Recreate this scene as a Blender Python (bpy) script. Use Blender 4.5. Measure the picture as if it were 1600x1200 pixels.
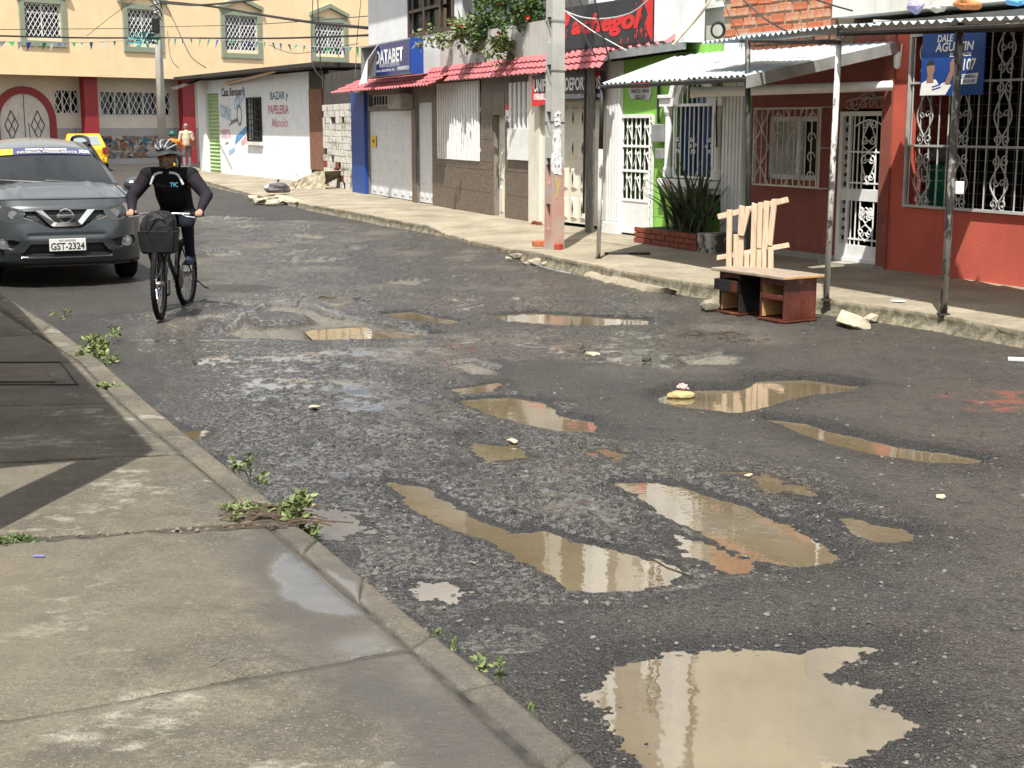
import bpy, math, random, bmesh
import numpy as np
from mathutils import Vector, Matrix, Quaternion
random.seed(7)
rng = np.random.default_rng(11)
for o in list(bpy.data.objects): bpy.data.objects.remove(o)
S = bpy.context.scene
COL = S.collection
# ---------------------------------------------------------------- camera, sky, sun, exposure
CAM_H = 1.85; FPX = 2218.0; HORIZON = 193.0
PITCH = math.atan((600 - HORIZON) / FPX)
cam = bpy.data.cameras.new('camera'); camo = bpy.data.objects.new('camera', cam); COL.objects.link(camo)
cam.sensor_width = 36; cam.lens = FPX / 1600 * 36; cam.clip_start = 0.1; cam.clip_end = 2000
camo.location = (0, 0, CAM_H); camo.rotation_euler = (math.pi / 2 - PITCH, 0, 0)
S.camera = camo
SUN_EL = math.radians(60); SUN_AZ = math.radians(11)      # light travels towards +Y, a little to +X
sd = Vector((math.sin(SUN_AZ) * math.cos(SUN_EL), math.cos(SUN_AZ) * math.cos(SUN_EL), -math.sin(SUN_EL)))
W = bpy.data.worlds.new('World'); S.world = W; W.use_nodes = True
nt = W.node_tree; bg = nt.nodes['Background']
sky = nt.nodes.new('ShaderNodeTexSky'); sky.sky_type = 'NISHITA'; sky.sun_disc = False
sky.sun_elevation = SUN_EL; sky.sun_rotation = math.pi + SUN_AZ
sky.air_density = 1.0; sky.dust_density = 3.0; sky.ozone_density = 1.0
# broken white cloud over the whole sky
tc = nt.nodes.new('ShaderNodeTexCoord'); cn = nt.nodes.new('ShaderNodeTexNoise'); cn.inputs['Scale'].default_value = 3.2
cn.inputs['Detail'].default_value = 7; cn.inputs['Roughness'].default_value = .6
cr = nt.nodes.new('ShaderNodeValToRGB'); cr.color_ramp.elements[0].position = .34; cr.color_ramp.elements[1].position = .54
mx = nt.nodes.new('ShaderNodeMixRGB'); mx.inputs[2].default_value = (9.6, 9.7, 9.7, 1)
nt.links.new(tc.outputs['Generated'], cn.inputs['Vector']); nt.links.new(cn.outputs['Fac'], cr.inputs['Fac'])
nt.links.new(cr.outputs['Color'], mx.inputs[0]); nt.links.new(sky.outputs['Color'], mx.inputs[1])
nt.links.new(mx.outputs[0], bg.inputs['Color']); bg.inputs['Strength'].default_value = 0.08
sl = bpy.data.lights.new('sun', 'SUN'); sl.energy = 4.9; sl.angle = math.radians(0.55); sl.color = (1, .97, .91)
slo = bpy.data.objects.new('sun', sl); COL.objects.link(slo); slo.location = (0, -10, 30)
slo.rotation_euler = sd.to_track_quat('-Z', 'Y').to_euler()
S.view_settings.view_transform = 'Standard'; S.view_settings.look = 'None'
S.view_settings.exposure = 0.72; S.view_settings.gamma = 1
S.render.engine = 'CYCLES'
S.cycles.use_adaptive_sampling = True; S.cycles.adaptive_threshold = .025; S.cycles.time_limit = 840
S.cycles.max_bounces = 6; S.cycles.diffuse_bounces = 3; S.cycles.glossy_bounces = 3; S.cycles.transmission_bounces = 2; S.cycles.caustics_reflective = False; S.cycles.caustics_refractive = False
# ---------------------------------------------------------------- where a line of sight meets the ground or a wall
CP, SP = math.cos(PITCH), math.sin(PITCH)
def ray(px, py):
    a = (px - 800) / FPX; b = (600 - py) / FPX
    return Vector((a, CP + b * SP, -SP + b * CP))
def G(px, py, z=0.0):
    d = ray(px, py); t = (z - CAM_H) / d.z
    return Vector((d.x * t, d.y * t, z))
def D(px, py, depth):                                   # point at a given distance Y from the camera
    d = ray(px, py); t = depth / d.y
    return Vector((d.x * t, depth, CAM_H + d.z * t))
# ---------------------------------------------------------------- mesh helpers
class MB:
    def __init__(s): s.v = []; s.f = []; s.mi = []
    def add(s, vs, fs, m=0):
        b = len(s.v); s.v += [tuple(v) for v in vs]; s.f += [tuple(i + b for i in f) for f in fs]; s.mi += [m] * len(fs); return s
    def box(s, x0, x1, y0, y1, z0, z1, m=0):
        return s.add([(x0,y0,z0),(x1,y0,z0),(x1,y1,z0),(x0,y1,z0),(x0,y0,z1),(x1,y0,z1),(x1,y1,z1),(x0,y1,z1)],
                     [(0,3,2,1),(4,5,6,7),(0,1,5,4),(1,2,6,5),(2,3,7,6),(3,0,4,7)], m)
    def quad(s, a, b, c, d, m=0): return s.add([a,b,c,d], [(0,1,2,3)], m)
    def tube(s, pts, r, n=6, caps=True, m=0):
        pts = [Vector(p) for p in pts]; k = len(pts)
        if not hasattr(r, '__len__'): r = [r] * k
        vs = []; prev = None
        for i in range(k):
            t = (pts[min(i+1,k-1)] - pts[max(i-1,0)]).normalized()
            if prev is None: a = t.orthogonal().normalized()
            else:
                a = prev - t * prev.dot(t)
                a = a.normalized() if a.length > 1e-6 else t.orthogonal().normalized()
            prev = a; b = t.cross(a)
            for j in range(n):
                th = 2 * math.pi * j / n
                vs.append(pts[i] + (a * math.cos(th) + b * math.sin(th)) * r[i])
        fs = [(i*n+j, i*n+(j+1)%n, (i+1)*n+(j+1)%n, (i+1)*n+j) for i in range(k-1) for j in range(n)]
        if caps: fs += [tuple(range(n))[::-1], tuple(range((k-1)*n, k*n))]
        return s.add(vs, fs, m)
    def prism(s, poly, y0, y1, m=0):                    # polygon in XZ extruded along Y
        n = len(poly)
        vs = [(x, y0, z) for x, z in poly] + [(x, y1, z) for x, z in poly]
        return s.add(vs, [tuple(range(n)), tuple(range(n, 2*n))[::-1]] + [(i, n+i, n+(i+1)%n, (i+1)%n) for i in range(n)], m)
    def prismz(s, poly, z0, z1, m=0):
        n = len(poly)
        vs = [(x, y, z0) for x, y in poly] + [(x, y, z1) for x, y in poly]
        return s.add(vs, [tuple(range(n))[::-1], tuple(range(n, 2*n))] + [(i, (i+1)%n, n+(i+1)%n, n+i) for i in range(n)], m)
    def lathe(s, prof, c=(0,0,0), axis='z', n=16, m=0):
        vs = []
        for r, h in prof:
            for j in range(n):
                a = 2*math.pi*j/n; p, q = r*math.cos(a), r*math.sin(a)
                v = {'z':(p,q,h), 'y':(p,h,q), 'x':(h,p,q)}[axis]
                vs.append((c[0]+v[0], c[1]+v[1], c[2]+v[2]))
        k = len(prof)
        fs = [(i*n+j, i*n+(j+1)%n, (i+1)*n+(j+1)%n, (i+1)*n+j) for i in range(k-1) for j in range(n)]
        fs += [tuple(range(n))[::-1], tuple(range((k-1)*n, k*n))]
        return s.add(vs, fs, m)
    def ball(s, c, r, nu=12, nv=8, m=0):
        if not hasattr(r, '__len__'): r = (r, r, r)
        pr = [(max(math.sin(math.pi*i/nv), .02), -math.cos(math.pi*i/nv)) for i in range(nv+1)]
        b = MB().lathe(pr, n=nu)
        return s.add([(c[0]+v[0]*r[0], c[1]+v[1]*r[1], c[2]+v[2]*r[2]) for v in b.v], b.f, m)
    def build(s, name, mats, parent=None, smooth=False, bevel=0, loc=None):
        me = bpy.data.meshes.new(name); me.from_pydata(s.v, [], s.f); me.validate(); me.update()
        if not isinstance(mats, (list, tuple)): mats = [mats]
        for q in mats: me.materials.append(q)
        if len(mats) > 1 and len(me.polygons) == len(s.mi): me.polygons.foreach_set('material_index', s.mi)
        bm = bmesh.new(); bm.from_mesh(me); bmesh.ops.recalc_face_normals(bm, faces=bm.faces); bm.to_mesh(me); bm.free()
        if smooth: me.polygons.foreach_set('use_smooth', [True]*len(me.polygons))
        o = link(name, me, parent)
        if bevel:
            b = o.modifiers.new('bevel', 'BEVEL'); b.width = bevel; b.segments = 2; b.limit_method = 'ANGLE'
        if loc is not None: o.location = loc
        return o
def link(name, data, parent=None):
    o = bpy.data.objects.new(name, data); COL.objects.link(o)
    if parent is not None: o.parent = parent
    return o
def tag(o, label, cat, group=None):
    o['label'] = label; o['category'] = cat
    if group: o['group'] = group
    return o
def thing(name, label, cat, loc=(0,0,0), rz=0.0, group=None):
    o = link(name, None); o.location = loc; o.rotation_euler = (0,0,rz); o.empty_display_size = .2
    return tag(o, label, cat, group)
def struct(o): o['kind'] = 'structure'; return o
def stuff(o): o['kind'] = 'stuff'; return o
def copy_tree(o, parent=None):
    c = o.copy(); COL.objects.link(c)
    if parent is not None: c.parent = parent
    for ch in [q for q in o.children]: copy_tree(ch, c)
    return c
def bez(pts, n=10):                                     # catmull-rom through points
    P = [Vector(p) for p in pts]; out = []
    for i in range(len(P)-1):
        a = P[max(i-1,0)]; b = P[i]; c = P[i+1]; d = P[min(i+2,len(P)-1)]
        for k in range(n):
            t = k/n; out.append(.5*((2*b)+(c-a)*t+(2*a-5*b+4*c-d)*t*t+(3*b-a-3*c+d)*t**3))
    out.append(P[-1]); return out
def spiral(cx, cz, r0, turns, start, y=0, n=14, sgn=1):
    return [(cx + r0*(1-.75*i/n)*math.cos(start+sgn*2*math.pi*turns*i/n), y, cz + r0*(1-.75*i/n)*math.sin(start+sgn*2*math.pi*turns*i/n)) for i in range(n+1)]
# ---------------------------------------------------------------- materials
def M(name, col, rough=.75, var=.18, scale=4, bump=.15, bscale=60, metal=0, spots=None, spot_col=(.1,.08,.06), spot_scale=3, spot_lo=.58, spot_hi=.66, spec=.5, stretch=(1,1,1), coat=0, streak=0):
    m = bpy.data.materials.new(name); m.use_nodes = True; t = m.node_tree; b = t.nodes['Principled BSDF']
    b.inputs['Roughness'].default_value = rough; b.inputs['Metallic'].default_value = metal
    b.inputs['Specular IOR Level'].default_value = spec; b.inputs['Coat Weight'].default_value = coat
    c = t.nodes.new('ShaderNodeTexCoord'); mp = t.nodes.new('ShaderNodeMapping'); mp.inputs['Scale'].default_value = stretch
    oi = t.nodes.new('ShaderNodeObjectInfo')
    t.links.new(c.outputs['Object'], mp.inputs['Vector'])
    def noise(sc, det=6, ro=.6):
        n = t.nodes.new('ShaderNodeTexNoise'); n.inputs['Scale'].default_value = sc; n.inputs['Detail'].default_value = det
        n.inputs['Roughness'].default_value = ro; t.links.new(mp.outputs[0], n.inputs['Vector']); return n
    n1 = noise(scale)
    hsv = t.nodes.new('ShaderNodeMixRGB'); hsv.inputs[1].default_value = tuple(max(0,x*(1-var*1.6)) for x in col) + (1,)
    hsv.inputs[2].default_value = tuple(min(1,x*(1+var*1.2)) for x in col) + (1,)
    rm = t.nodes.new('ShaderNodeMapRange'); rm.inputs[1].default_value = .3; rm.inputs[2].default_value = .7
    t.links.new(n1.outputs['Fac'], rm.inputs[0]); t.links.new(rm.outputs[0], hsv.inputs[0])
    last = hsv.outputs[0]
    if streak:                                           # vertical rain streaks of grime
        mp2 = t.nodes.new('ShaderNodeMapping'); mp2.inputs['Scale'].default_value = (9, 9, .55)
        t.links.new(c.outputs['Object'], mp2.inputs['Vector'])
        n = t.nodes.new('ShaderNodeTexNoise'); n.inputs['Scale'].default_value = 1; n.inputs['Detail'].default_value = 5
        t.links.new(mp2.outputs[0], n.inputs['Vector'])
        r = t.nodes.new('ShaderNodeMapRange'); r.inputs[1].default_value = .5; r.inputs[2].default_value = .78; r.inputs[4].default_value = streak
        t.links.new(n.outputs['Fac'], r.inputs[0])
        nb = noise(.9, 4); rb = t.nodes.new('ShaderNodeMapRange'); rb.inputs[1].default_value = .45; rb.inputs[2].default_value = .6; t.links.new(nb.outputs['Fac'], rb.inputs[0])
        mm = t.nodes.new('ShaderNodeMath'); mm.operation = 'MULTIPLY'; t.links.new(r.outputs[0], mm.inputs[0]); t.links.new(rb.outputs[0], mm.inputs[1]); r = mm
        x = t.nodes.new('ShaderNodeMixRGB'); x.inputs[2].default_value = tuple(q*.3 for q in col) + (1,)
        t.links.new(r.outputs[0], x.inputs[0]); t.links.new(last, x.inputs[1]); last = x.outputs[0]
    if spots is not None:
        n = noise(spot_scale, 9, .68); r = t.nodes.new('ShaderNodeMapRange'); r.inputs[1].default_value = spot_lo; r.inputs[2].default_value = spot_hi; r.inputs[4].default_value = spots
        t.links.new(n.outputs['Fac'], r.inputs[0])
        x = t.nodes.new('ShaderNodeMixRGB'); x.inputs[2].default_value = spot_col + (1,)
        t.links.new(r.outputs[0], x.inputs[0]); t.links.new(last, x.inputs[1]); last = x.outputs[0]
    t.links.new(last, b.inputs['Base Color'])
    if bump:
        n = noise(bscale, 4, .6); bp = t.nodes.new('ShaderNodeBump'); bp.inputs['Strength'].default_value = bump; bp.inputs['Distance'].default_value = .01
        t.links.new(n.outputs['Fac'], bp.inputs['Height']); t.links.new(bp.outputs[0], b.inputs['Normal'])
    return m
def flatm(name, col, rough=.6, metal=0, spec=.5, coat=0): return M(name, col, rough, .06, 8, 0, metal=metal, spec=spec, coat=coat)
m_white   = M('white_paint', (.74,.74,.72), .55, .07, 5, .08, spots=.55, spot_col=(.32,.27,.2), spot_scale=5, spot_lo=.62, spot_hi=.75, streak=.18)
m_whitec  = M('white_wall', (.72,.74,.74), .85, .06, 2, .25, 40, spots=.5, spot_col=(.42,.4,.36), spot_scale=1.2, spot_lo=.6, spot_hi=.8, streak=.2)
m_offw    = M('offwhite_wall', (.62,.6,.55), .85, .1, 2, .25, 40, streak=.35)
m_greyw   = M('grey_render', (.42,.41,.39), .9, .1, 2, .3, 40, streak=.3)
m_cream   = M('cream_wall', (.80,.61,.37), .85, .05, 1.2, .2, 30, streak=.12)
m_creamlo = M('beige_wall', (.68,.62,.52), .85, .06, 1.2, .2, 30)
m_sage    = M('sage_trim', (.24,.275,.205), .8, .06, 3, .1)
m_crimson = M('crimson_paint', (.26,.018,.022), .55, .08, 3, .1, streak=.15)
m_maroon  = M('maroon_wall', (.25,.072,.05), .8, .1, 2, .3, 50, spots=.45, spot_col=(.36,.17,.13), spot_scale=3, spot_lo=.62, spot_hi=.68, streak=.3)
m_red     = M('red_wall', (.50,.098,.064), .8, .09, 2, .4, 50, streak=.22, spots=.6, spot_col=(.62,.3,.24), spot_scale=6, spot_lo=.70, spot_hi=.73)
m_green   = M('green_wall', (.23,.50,.08), .8, .08, 2, .3, 50, streak=.25)
m_blue    = M('blue_paint', (.006,.05,.26), .5, .06, 3, .1, streak=.15)
m_navy    = M('navy_panel', (.012,.03,.17), .3, .05, 3, 0)
m_concrete= M('concrete', (.33,.31,.27), .9, .15, 5, .4, 50, spots=.5, spot_col=(.2,.18,.14), spot_scale=2)
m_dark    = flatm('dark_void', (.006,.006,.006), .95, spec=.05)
m_black   = flatm('black_paint', (.012,.012,.013), .55, spec=.25)
m_glass   = flatm('dark_glass', (.008,.010,.012), .06, spec=.45)
m_glassb  = flatm('blue_curtain_glass', (.012,.03,.09), .15, spec=.6)
m_brown   = M('brown_frame', (.055,.035,.025), .5, .15, 8, .1)
m_pink    = M('pink_roof_tile', (.43,.115,.125), .6, .14, 3, .2, 40, spots=.55, spot_col=(.28,.14,.13), spot_scale=2.5, spot_lo=.55, spot_hi=.75)
m_zinc    = M('zinc_sheet', (.50,.575,.61), .42, .15, 4, .1, 30, metal=.3, spots=.6, spot_col=(.25,.13,.08), spot_scale=1.6, spot_lo=.6, spot_hi=.75)
m_steel   = M('galvanised_steel', (.36,.38,.38), .4, .12, 6, .1, 30, metal=.5, spots=.4, spot_col=(.2,.12,.08), spot_scale=4)
m_rusty   = M('rusted_iron', (.026,.021,.019), .85, .3, 9, .3, 40, spots=.6, spot_col=(.11,.055,.03), spot_scale=9)
m_peel    = M('peeling_white_post', (.56,.56,.53), .6, .1, 6, .2, 50, spots=.95, spot_col=(.05,.045,.04), spot_scale=7, spot_lo=.52, spot_hi=.56, stretch=(1,1,.45))
m_peel2   = M('worn_grey_post', (.36,.35,.32), .6, .15, 6, .2, 50, spots=.95, spot_col=(.035,.03,.028), spot_scale=6, spot_lo=.47, spot_hi=.52, stretch=(1,1,.4))
m_peelk   = M('peeling_black_post', (.02,.02,.02), .6, .2, 6, .2, 50, spots=.9, spot_col=(.22,.19,.16), spot_scale=7, spot_lo=.58, spot_hi=.62, stretch=(1,1,.45))
m_brick   = M('fired_brick', (.46,.135,.06), .9, .22, 14, .5, 40, spots=.7, spot_col=(.42,.33,.25), spot_scale=9, spot_lo=.58, spot_hi=.7)
m_brickd  = M('dark_brick', (.2,.045,.022), .75, .25, 14, .4, 40)
m_mortar  = M('mortar', (.4,.34,.25), .95, .15, 12, .5, 40)
m_mortary = M('yellow_mortar', (.5,.33,.12), .95, .15, 12, .4, 40)
m_stone   = M('mottled_stone_tile', (.125,.10,.078), .5, .35, 26, .25, 40, spots=.75, spot_col=(.27,.16,.085), spot_scale=17, spot_lo=.54, spot_hi=.62, stretch=(1,1,1.7))
m_gate    = M('cream_gate_metal', (.64,.6,.5), .55, .06, 4, .08, streak=.25)
m_plank   = M('pale_pine', (.62,.47,.33), .8, .14, 5, .2, 40, stretch=(8,8,1), spots=.6, spot_col=(.30,.19,.11), spot_scale=3, spot_lo=.54, spot_hi=.68)
m_desk    = M('worn_red_brown_veneer', (.10,.024,.015), .42, .4, 6, .3, 40, spots=.85, spot_col=(.24,.12,.07), spot_scale=7, spot_lo=.57, spot_hi=.68, stretch=(1,1,.6))
m_deskblk = M('worn_black_veneer', (.016,.015,.015), .45, .3, 5, .2, 40, spots=.8, spot_col=(.16,.12,.09), spot_scale=8, spot_lo=.66, spot_hi=.72)
m_desktop = M('weathered_desk_top', (.30,.235,.18), .75, .25, 6, .3, 40, stretch=(1,6,6), spots=.6, spot_col=(.1,.06,.04), spot_scale=3)
m_rawwood = M('raw_plywood', (.46,.27,.11), .75, .2, 5, .2, 40, stretch=(1,1,4))
m_rock    = M('pale_rock', (.42,.37,.27), .95, .25, 7, .8, 30, spots=.7, spot_col=(.22,.18,.12), spot_scale=5)
m_leaf    = M('leaf', (.06,.115,.022), .55, .35, 6, .05)
m_leafy   = M('pale_leaf', (.155,.195,.065), .55, .4, 8, .05)
m_agave   = M('agave_leaf', (.045,.075,.032), .5, .4, 9, .1, spots=.5, spot_col=(.10,.12,.05), spot_scale=14)
m_flower  = flatm('red_flower', (.5,.03,.02), .6)
m_twig    = flatm('dry_twig', (.085,.058,.038), .85)
m_cable   = flatm('cable_black', (.016,.016,.017), .6)
m_cablew  = flatm('cable_white', (.5,.5,.48), .6)
m_rubber  = M('rubber', (.010,.010,.010), .85, .2, 20, .2, 60, spec=.15)
m_chrome  = flatm('chrome', (.75,.76,.77), .12, metal=1)
m_print_w = flatm('print_white', (.82,.82,.8), .5)
m_print_r = flatm('print_red', (.62,.025,.025), .5)
m_print_k = M('print_black', (.028,.028,.032), .45, .2, 2, 0)
m_print_y = flatm('print_yellow', (.75,.5,.03), .5)
m_print_b = flatm('print_blue', (.015,.06,.3), .4)
m_skin    = flatm('skin', (.34,.19,.125), .6)
# ---------------------------------------------------------------- lettering (flat print)
def text(s, mat, parent, x0, x1, z0, z1, y, bold=.0, shear=0, name='lettering', fit=True, tilt=0):
    cu = bpy.data.curves.new('t', 'FONT'); cu.body = s; cu.size = 1; cu.offset = bold; cu.shear = shear; cu.resolution_u = 3
    ob = bpy.data.objects.new('t', cu); COL.objects.link(ob)
    bpy.context.view_layer.update()
    me = bpy.data.meshes.new_from_object(ob.evaluated_get(bpy.context.evaluated_depsgraph_get()))
    bpy.data.objects.remove(ob); bpy.data.curves.remove(cu)
    n = len(me.vertices); a = np.empty(n*3); me.vertices.foreach_get('co', a); a = a.reshape(-1,3)
    lo = a.min(0); hi = a.max(0)
    X = x0 + (a[:,0]-lo[0])/(hi[0]-lo[0])*(x1-x0); Z = z0 + (a[:,1]-lo[1])/(hi[1]-lo[1])*(z1-z0)
    Z = Z + (X-x0)*tilt
    me.vertices.foreach_set('co', np.stack([X, np.full(n, y), Z], 1).ravel()); me.materials.clear(); me.materials.append(mat); me.update()
    return link(name, me, parent)
# ---------------------------------------------------------------- facades: a plane through two points of the pavement
class Facade:
    def __init__(s, a, b, z=0.15):                      # a, b: where the wall foot stands, left and right
        s.a = G(*a, z); s.b = G(*b, z); s.z = z
        d = s.b - s.a; s.len = d.length; s.u = d.normalized(); s.n = Vector((s.u.y, -s.u.x, 0))   # n points to the street
        s.rz = math.atan2(s.u.y, s.u.x)
    def uz(s, px, py, off=0.0):
        d = ray(px, py); o = Vector((0,0,CAM_H)); p0 = s.a + s.n*off
        t = (p0 - o).dot(s.n) / d.dot(s.n); p = o + d*t
        return (p - s.a).dot(s.u), p.z - s.z
    def rect(s, x0, y0, x1, y1, off=0.0):               # left, top, right, bottom
        cx = (x0+x1)/2; cy = (y0+y1)/2
        return s.uz(x0,cy,off)[0], s.uz(x1,cy,off)[0], s.uz(cx,y1,off)[1], s.uz(cx,y0,off)[1]
    def at(s, p):                                        # world point -> local
        q = Vector(p) - s.a; return Vector((q.dot(s.u), -q.dot(s.n), p[2]-s.z))
    def root(s, name, label, cat, group=None): return thing(name, label, cat, s.a, s.rz, group)
def wall_holes(mb, u0, u1, z0, z1, holes, y=0.0, t=.15):
    us = sorted({u0, u1} | {min(max(h[i],u0),u1) for h in holes for i in (0,1)})
    zs = sorted({z0, z1} | {min(max(h[i],z0),z1) for h in holes for i in (2,3)})
    def solid(i, j):
        if i < 0 or j < 0 or i >= len(us)-1 or j >= len(zs)-1: return None
        cu = (us[i]+us[i+1])/2; cz = (zs[j]+zs[j+1])/2
        return not any(h[0] < cu < h[1] and h[2] < cz < h[3] for h in holes)
    for i in range(len(us)-1):
        for j in range(len(zs)-1):
            if not solid(i,j): continue
            a,b,c,d = us[i],us[i+1],zs[j],zs[j+1]
            mb.quad((a,y,c),(b,y,c),(b,y,d),(a,y,d))
            for (di,dj,p,q) in ((-1,0,(a,c),(a,d)),(1,0,(b,c),(b,d)),(0,-1,(a,c),(b,c)),(0,1,(a,d),(b,d))):
                if solid(i+di,j+dj) is not True: mb.quad((p[0],y,p[1]),(q[0],y,q[1]),(q[0],y+t,q[1]),(p[0],y+t,p[1]))
    return mb
def frame(mb, r, w, y0, y1):
    a,b,c,d = r
    mb.box(a,a+w,y0,y1,c,d); mb.box(b-w,b,y0,y1,c,d); mb.box(a+w,b-w,y0,y1,c,c+w); mb.box(a+w,b-w,y0,y1,d-w,d); return mb
def shell(mb, u0, u1, z0, z1, d, y=0.0):                # side walls, back and roof of a house body
    mb.quad((u0,y,z0),(u0,y,z1),(u0,d,z1),(u0,d,z0)); mb.quad((u1,y,z0),(u1,d,z0),(u1,d,z1),(u1,y,z1))
    mb.quad((u0,d,z0),(u0,d,z1),(u1,d,z1),(u1,d,z0)); mb.quad((u0,y,z1),(u1,y,z1),(u1,d,z1),(u0,d,z1)); return mb
# ================================================================ GROUND
def _hash(ix, iy, seed):
    n = (ix.astype(np.int64)*374761393 + iy.astype(np.int64)*668265263 + seed*1442695041) & 0x7fffffff
    n = ((n ^ (n >> 13)) * 1274126177) & 0x7fffffff
    return ((n ^ (n >> 16)) & 0xffff) / 65535.0
def vnoise(x, y, seed=0):
    ix = np.floor(x); iy = np.floor(y); fx = x-ix; fy = y-iy; fx = fx*fx*(3-2*fx); fy = fy*fy*(3-2*fy)
    a = _hash(ix,iy,seed); b = _hash(ix+1,iy,seed); c = _hash(ix,iy+1,seed); d = _hash(ix+1,iy+1,seed)
    return (a*(1-fx)+b*fx)*(1-fy) + (c*(1-fx)+d*fx)*fy
def fbm(x, y, sc, oct=4, seed=0, gain=.5):
    s = 0; a = 1; tot = 0; ca, sa = math.cos(.6), math.sin(.6); x = x*sc; y = y*sc
    for k in range(oct):
        s = s + a*(vnoise(x, y, seed+k)-.5); tot += a; a *= gain
        x, y = (x*ca-y*sa)*2.03+11.3, (x*sa+y*ca)*2.03+5.7
    return s/tot*2
def poly_sd(P, x, y):                                   # signed distance, negative inside
    P = np.array(P); n = len(P); d2 = np.full(x.shape, 1e9); ins = np.zeros(x.shape, bool)
    for i in range(n):
        a = P[i]; b = P[(i+1) % n]; e = b-a; wx = x-a[0]; wy = y-a[1]
        t = np.clip((wx*e[0]+wy*e[1])/(e@e+1e-12), 0, 1)
        d2 = np.minimum(d2, (wx-e[0]*t)**2+(wy-e[1]*t)**2)
        c = ((a[1] > y) != (b[1] > y)) & (x < (b[0]-a[0])*(y-a[1])/((b[1]-a[1])+1e-12)+a[0]); ins ^= c
    d = np.sqrt(d2); return np.where(ins, -d, d)
def gp(pix, z=0.0): return [tuple(G(px,py,z)[:2]) for px,py in pix]
def sstep(a, b, x): t = np.clip((x-a)/(b-a), 0, 1); return t*t*(3-2*t)
PUDDLES = [  # outline seen on the road, depth, how full, label
 ([(605,748),(660,755),(690,775),(740,800),(800,825),(850,822),(900,838),(960,850),(1020,870),(1062,890),(1050,905),(985,918),(930,920),(890,912),(850,890),(800,862),(760,840),(700,822),(660,800),(630,775)], .05, .42, 'long muddy puddle'),
 ([(965,750),(1010,747),(1060,752),(1110,770),(1170,790),(1230,815),(1275,840),(1300,860),(1290,872),(1240,878),(1190,870),(1140,850),(1090,825),(1050,805),(1010,780)], .055, .42, 'deep puddle'),
 ([(1040,822),(1080,835),(1130,855),(1180,872),(1190,885),(1140,890),(1090,872),(1050,850)], .04, .4, 'puddle'),
 ([(1310,803),(1340,805),(1400,820),(1430,830),(1415,838),(1370,840),(1335,830)], .045, .45, 'puddle'),
 ([(720,622),(800,618),(850,626),(872,645),(930,656),(932,672),(880,672),(830,660),(770,645),(735,632)], .05, .4, 'puddle'),
 ([(700,605),(780,597),(770,608),(720,612)], .04, .4, 'puddle'),
 ([(1025,612),(1070,602),(1160,602),(1180,588),(1260,585),(1345,597),(1310,608),(1250,612),(1200,628),(1150,640),(1080,632),(1035,625)], .08, .5, 'puddle'),
 ([(1205,652),(1260,658),(1320,675),(1400,695),(1480,705),(1550,715),(1520,722),(1440,716),(1370,705),(1300,690),(1240,668)], .05, .42, 'puddle'),
 ([(925,1075),(985,1030),(1060,1010),(1200,1012),(1300,1002),(1395,1008),(1330,1030),(1290,1055),(1360,1080),(1410,1110),(1400,1150),(1330,1190),(1200,1240),(1050,1240),(990,1180)], .03, .34, 'puddle'),
 ([(770,490),(830,486),(1010,496),(1016,505),(900,507),(800,501)], .06, .4, 'puddle'),
 ([(488,513),(560,509),(640,519),(690,518),(640,527),(500,525)], .06, .45, 'puddle'),
 ([(740,690),(800,695),(828,712),(760,717)], .035, .4, 'puddle'),
 ([(650,905),(700,908),(730,925),(700,940),(655,930)], .035, .4, 'puddle'),
 ([(490,795),(560,808),(582,828),(520,838),(480,834)], .03, .35, 'puddle'),
 ([(935,702),(985,706),(965,714)], .03, .4, 'puddle'),
 ([(600,487),(640,484),(720,499),(700,505),(640,500)], .06, .4, 'puddle'),
 ([(285,672),(318,672),(310,682),(290,682)], .03, .4, 'puddle'),
 ([(340,714),(375,716),(368,726),(350,724)], .03, .4, 'puddle'),
 ([(1160,735),(1200,742),(1290,772),(1270,782),(1210,760)], .028, .3, 'puddle'),
]
HOLES = [  # dry potholes with a pale stony floor
 ([(345,516),(368,494),(420,468),(480,472),(540,490),(640,512),(690,519),(600,528),(480,530),(380,527)], .05),
 ([(690,562),(740,556),(785,570),(780,585),(745,584),(715,572)], .04),
 ([(590,437),(640,432),(680,436),(650,445),(600,443)], .04),
 ([(440,402),(500,400),(550,404),(500,409),(450,407)], .04),
 ([(320,392),(370,391),(380,397),(330,399)], .04),
 ([(355,350),(400,348),(420,352),(380,356)], .04), ([(450,362),(510,366),(505,372),(455,369)], .03),
 ([(540,382),(580,384),(560,390),(535,388)], .03),
 ([(1040,556),(1120,546),(1180,552),(1160,566),(1070,568)], .03),
]
ISLAND = [(378,500),(400,489),(450,488),(492,497),(495,505),(450,511),(405,510)]
py = np.concatenate([np.array([3500,2600,2000,1750,1600,1500,1430]), np.arange(1390, 960, -2.3), np.arange(960, 520, -1.15), np.arange(520, 206, -1.45), np.array([205,203,201,199])])
Yr = CAM_H*FPX/(py-HORIZON)
ta = np.concatenate([np.linspace(-1.6,-.43,26)[:-1], np.arange(-.43,.43,.0013), np.linspace(.43,1.6,26)])
YY, TT = np.meshgrid(Yr, ta, indexing='ij'); XX = TT*YY
x = XX.ravel(); y = YY.ravel(); N = len(x)
wob = fbm(x,y,2.2,4,91)*.06 + fbm(x,y,14,3,92)*.022
hbig = fbm(x,y,.35,3,1)*.016; inpud2 = np.zeros(N)
h = hbig + fbm(x,y,9,4,2,.6)*.0045
rough = sstep(.5,-.35, poly_sd(gp([(300,560),(560,545),(720,590),(960,690),(1260,745),(1420,840),(1220,905),(980,935),(700,960),(560,870),(420,760)]), x, y) + fbm(x,y,1.5,3,5)*.5)
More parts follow.
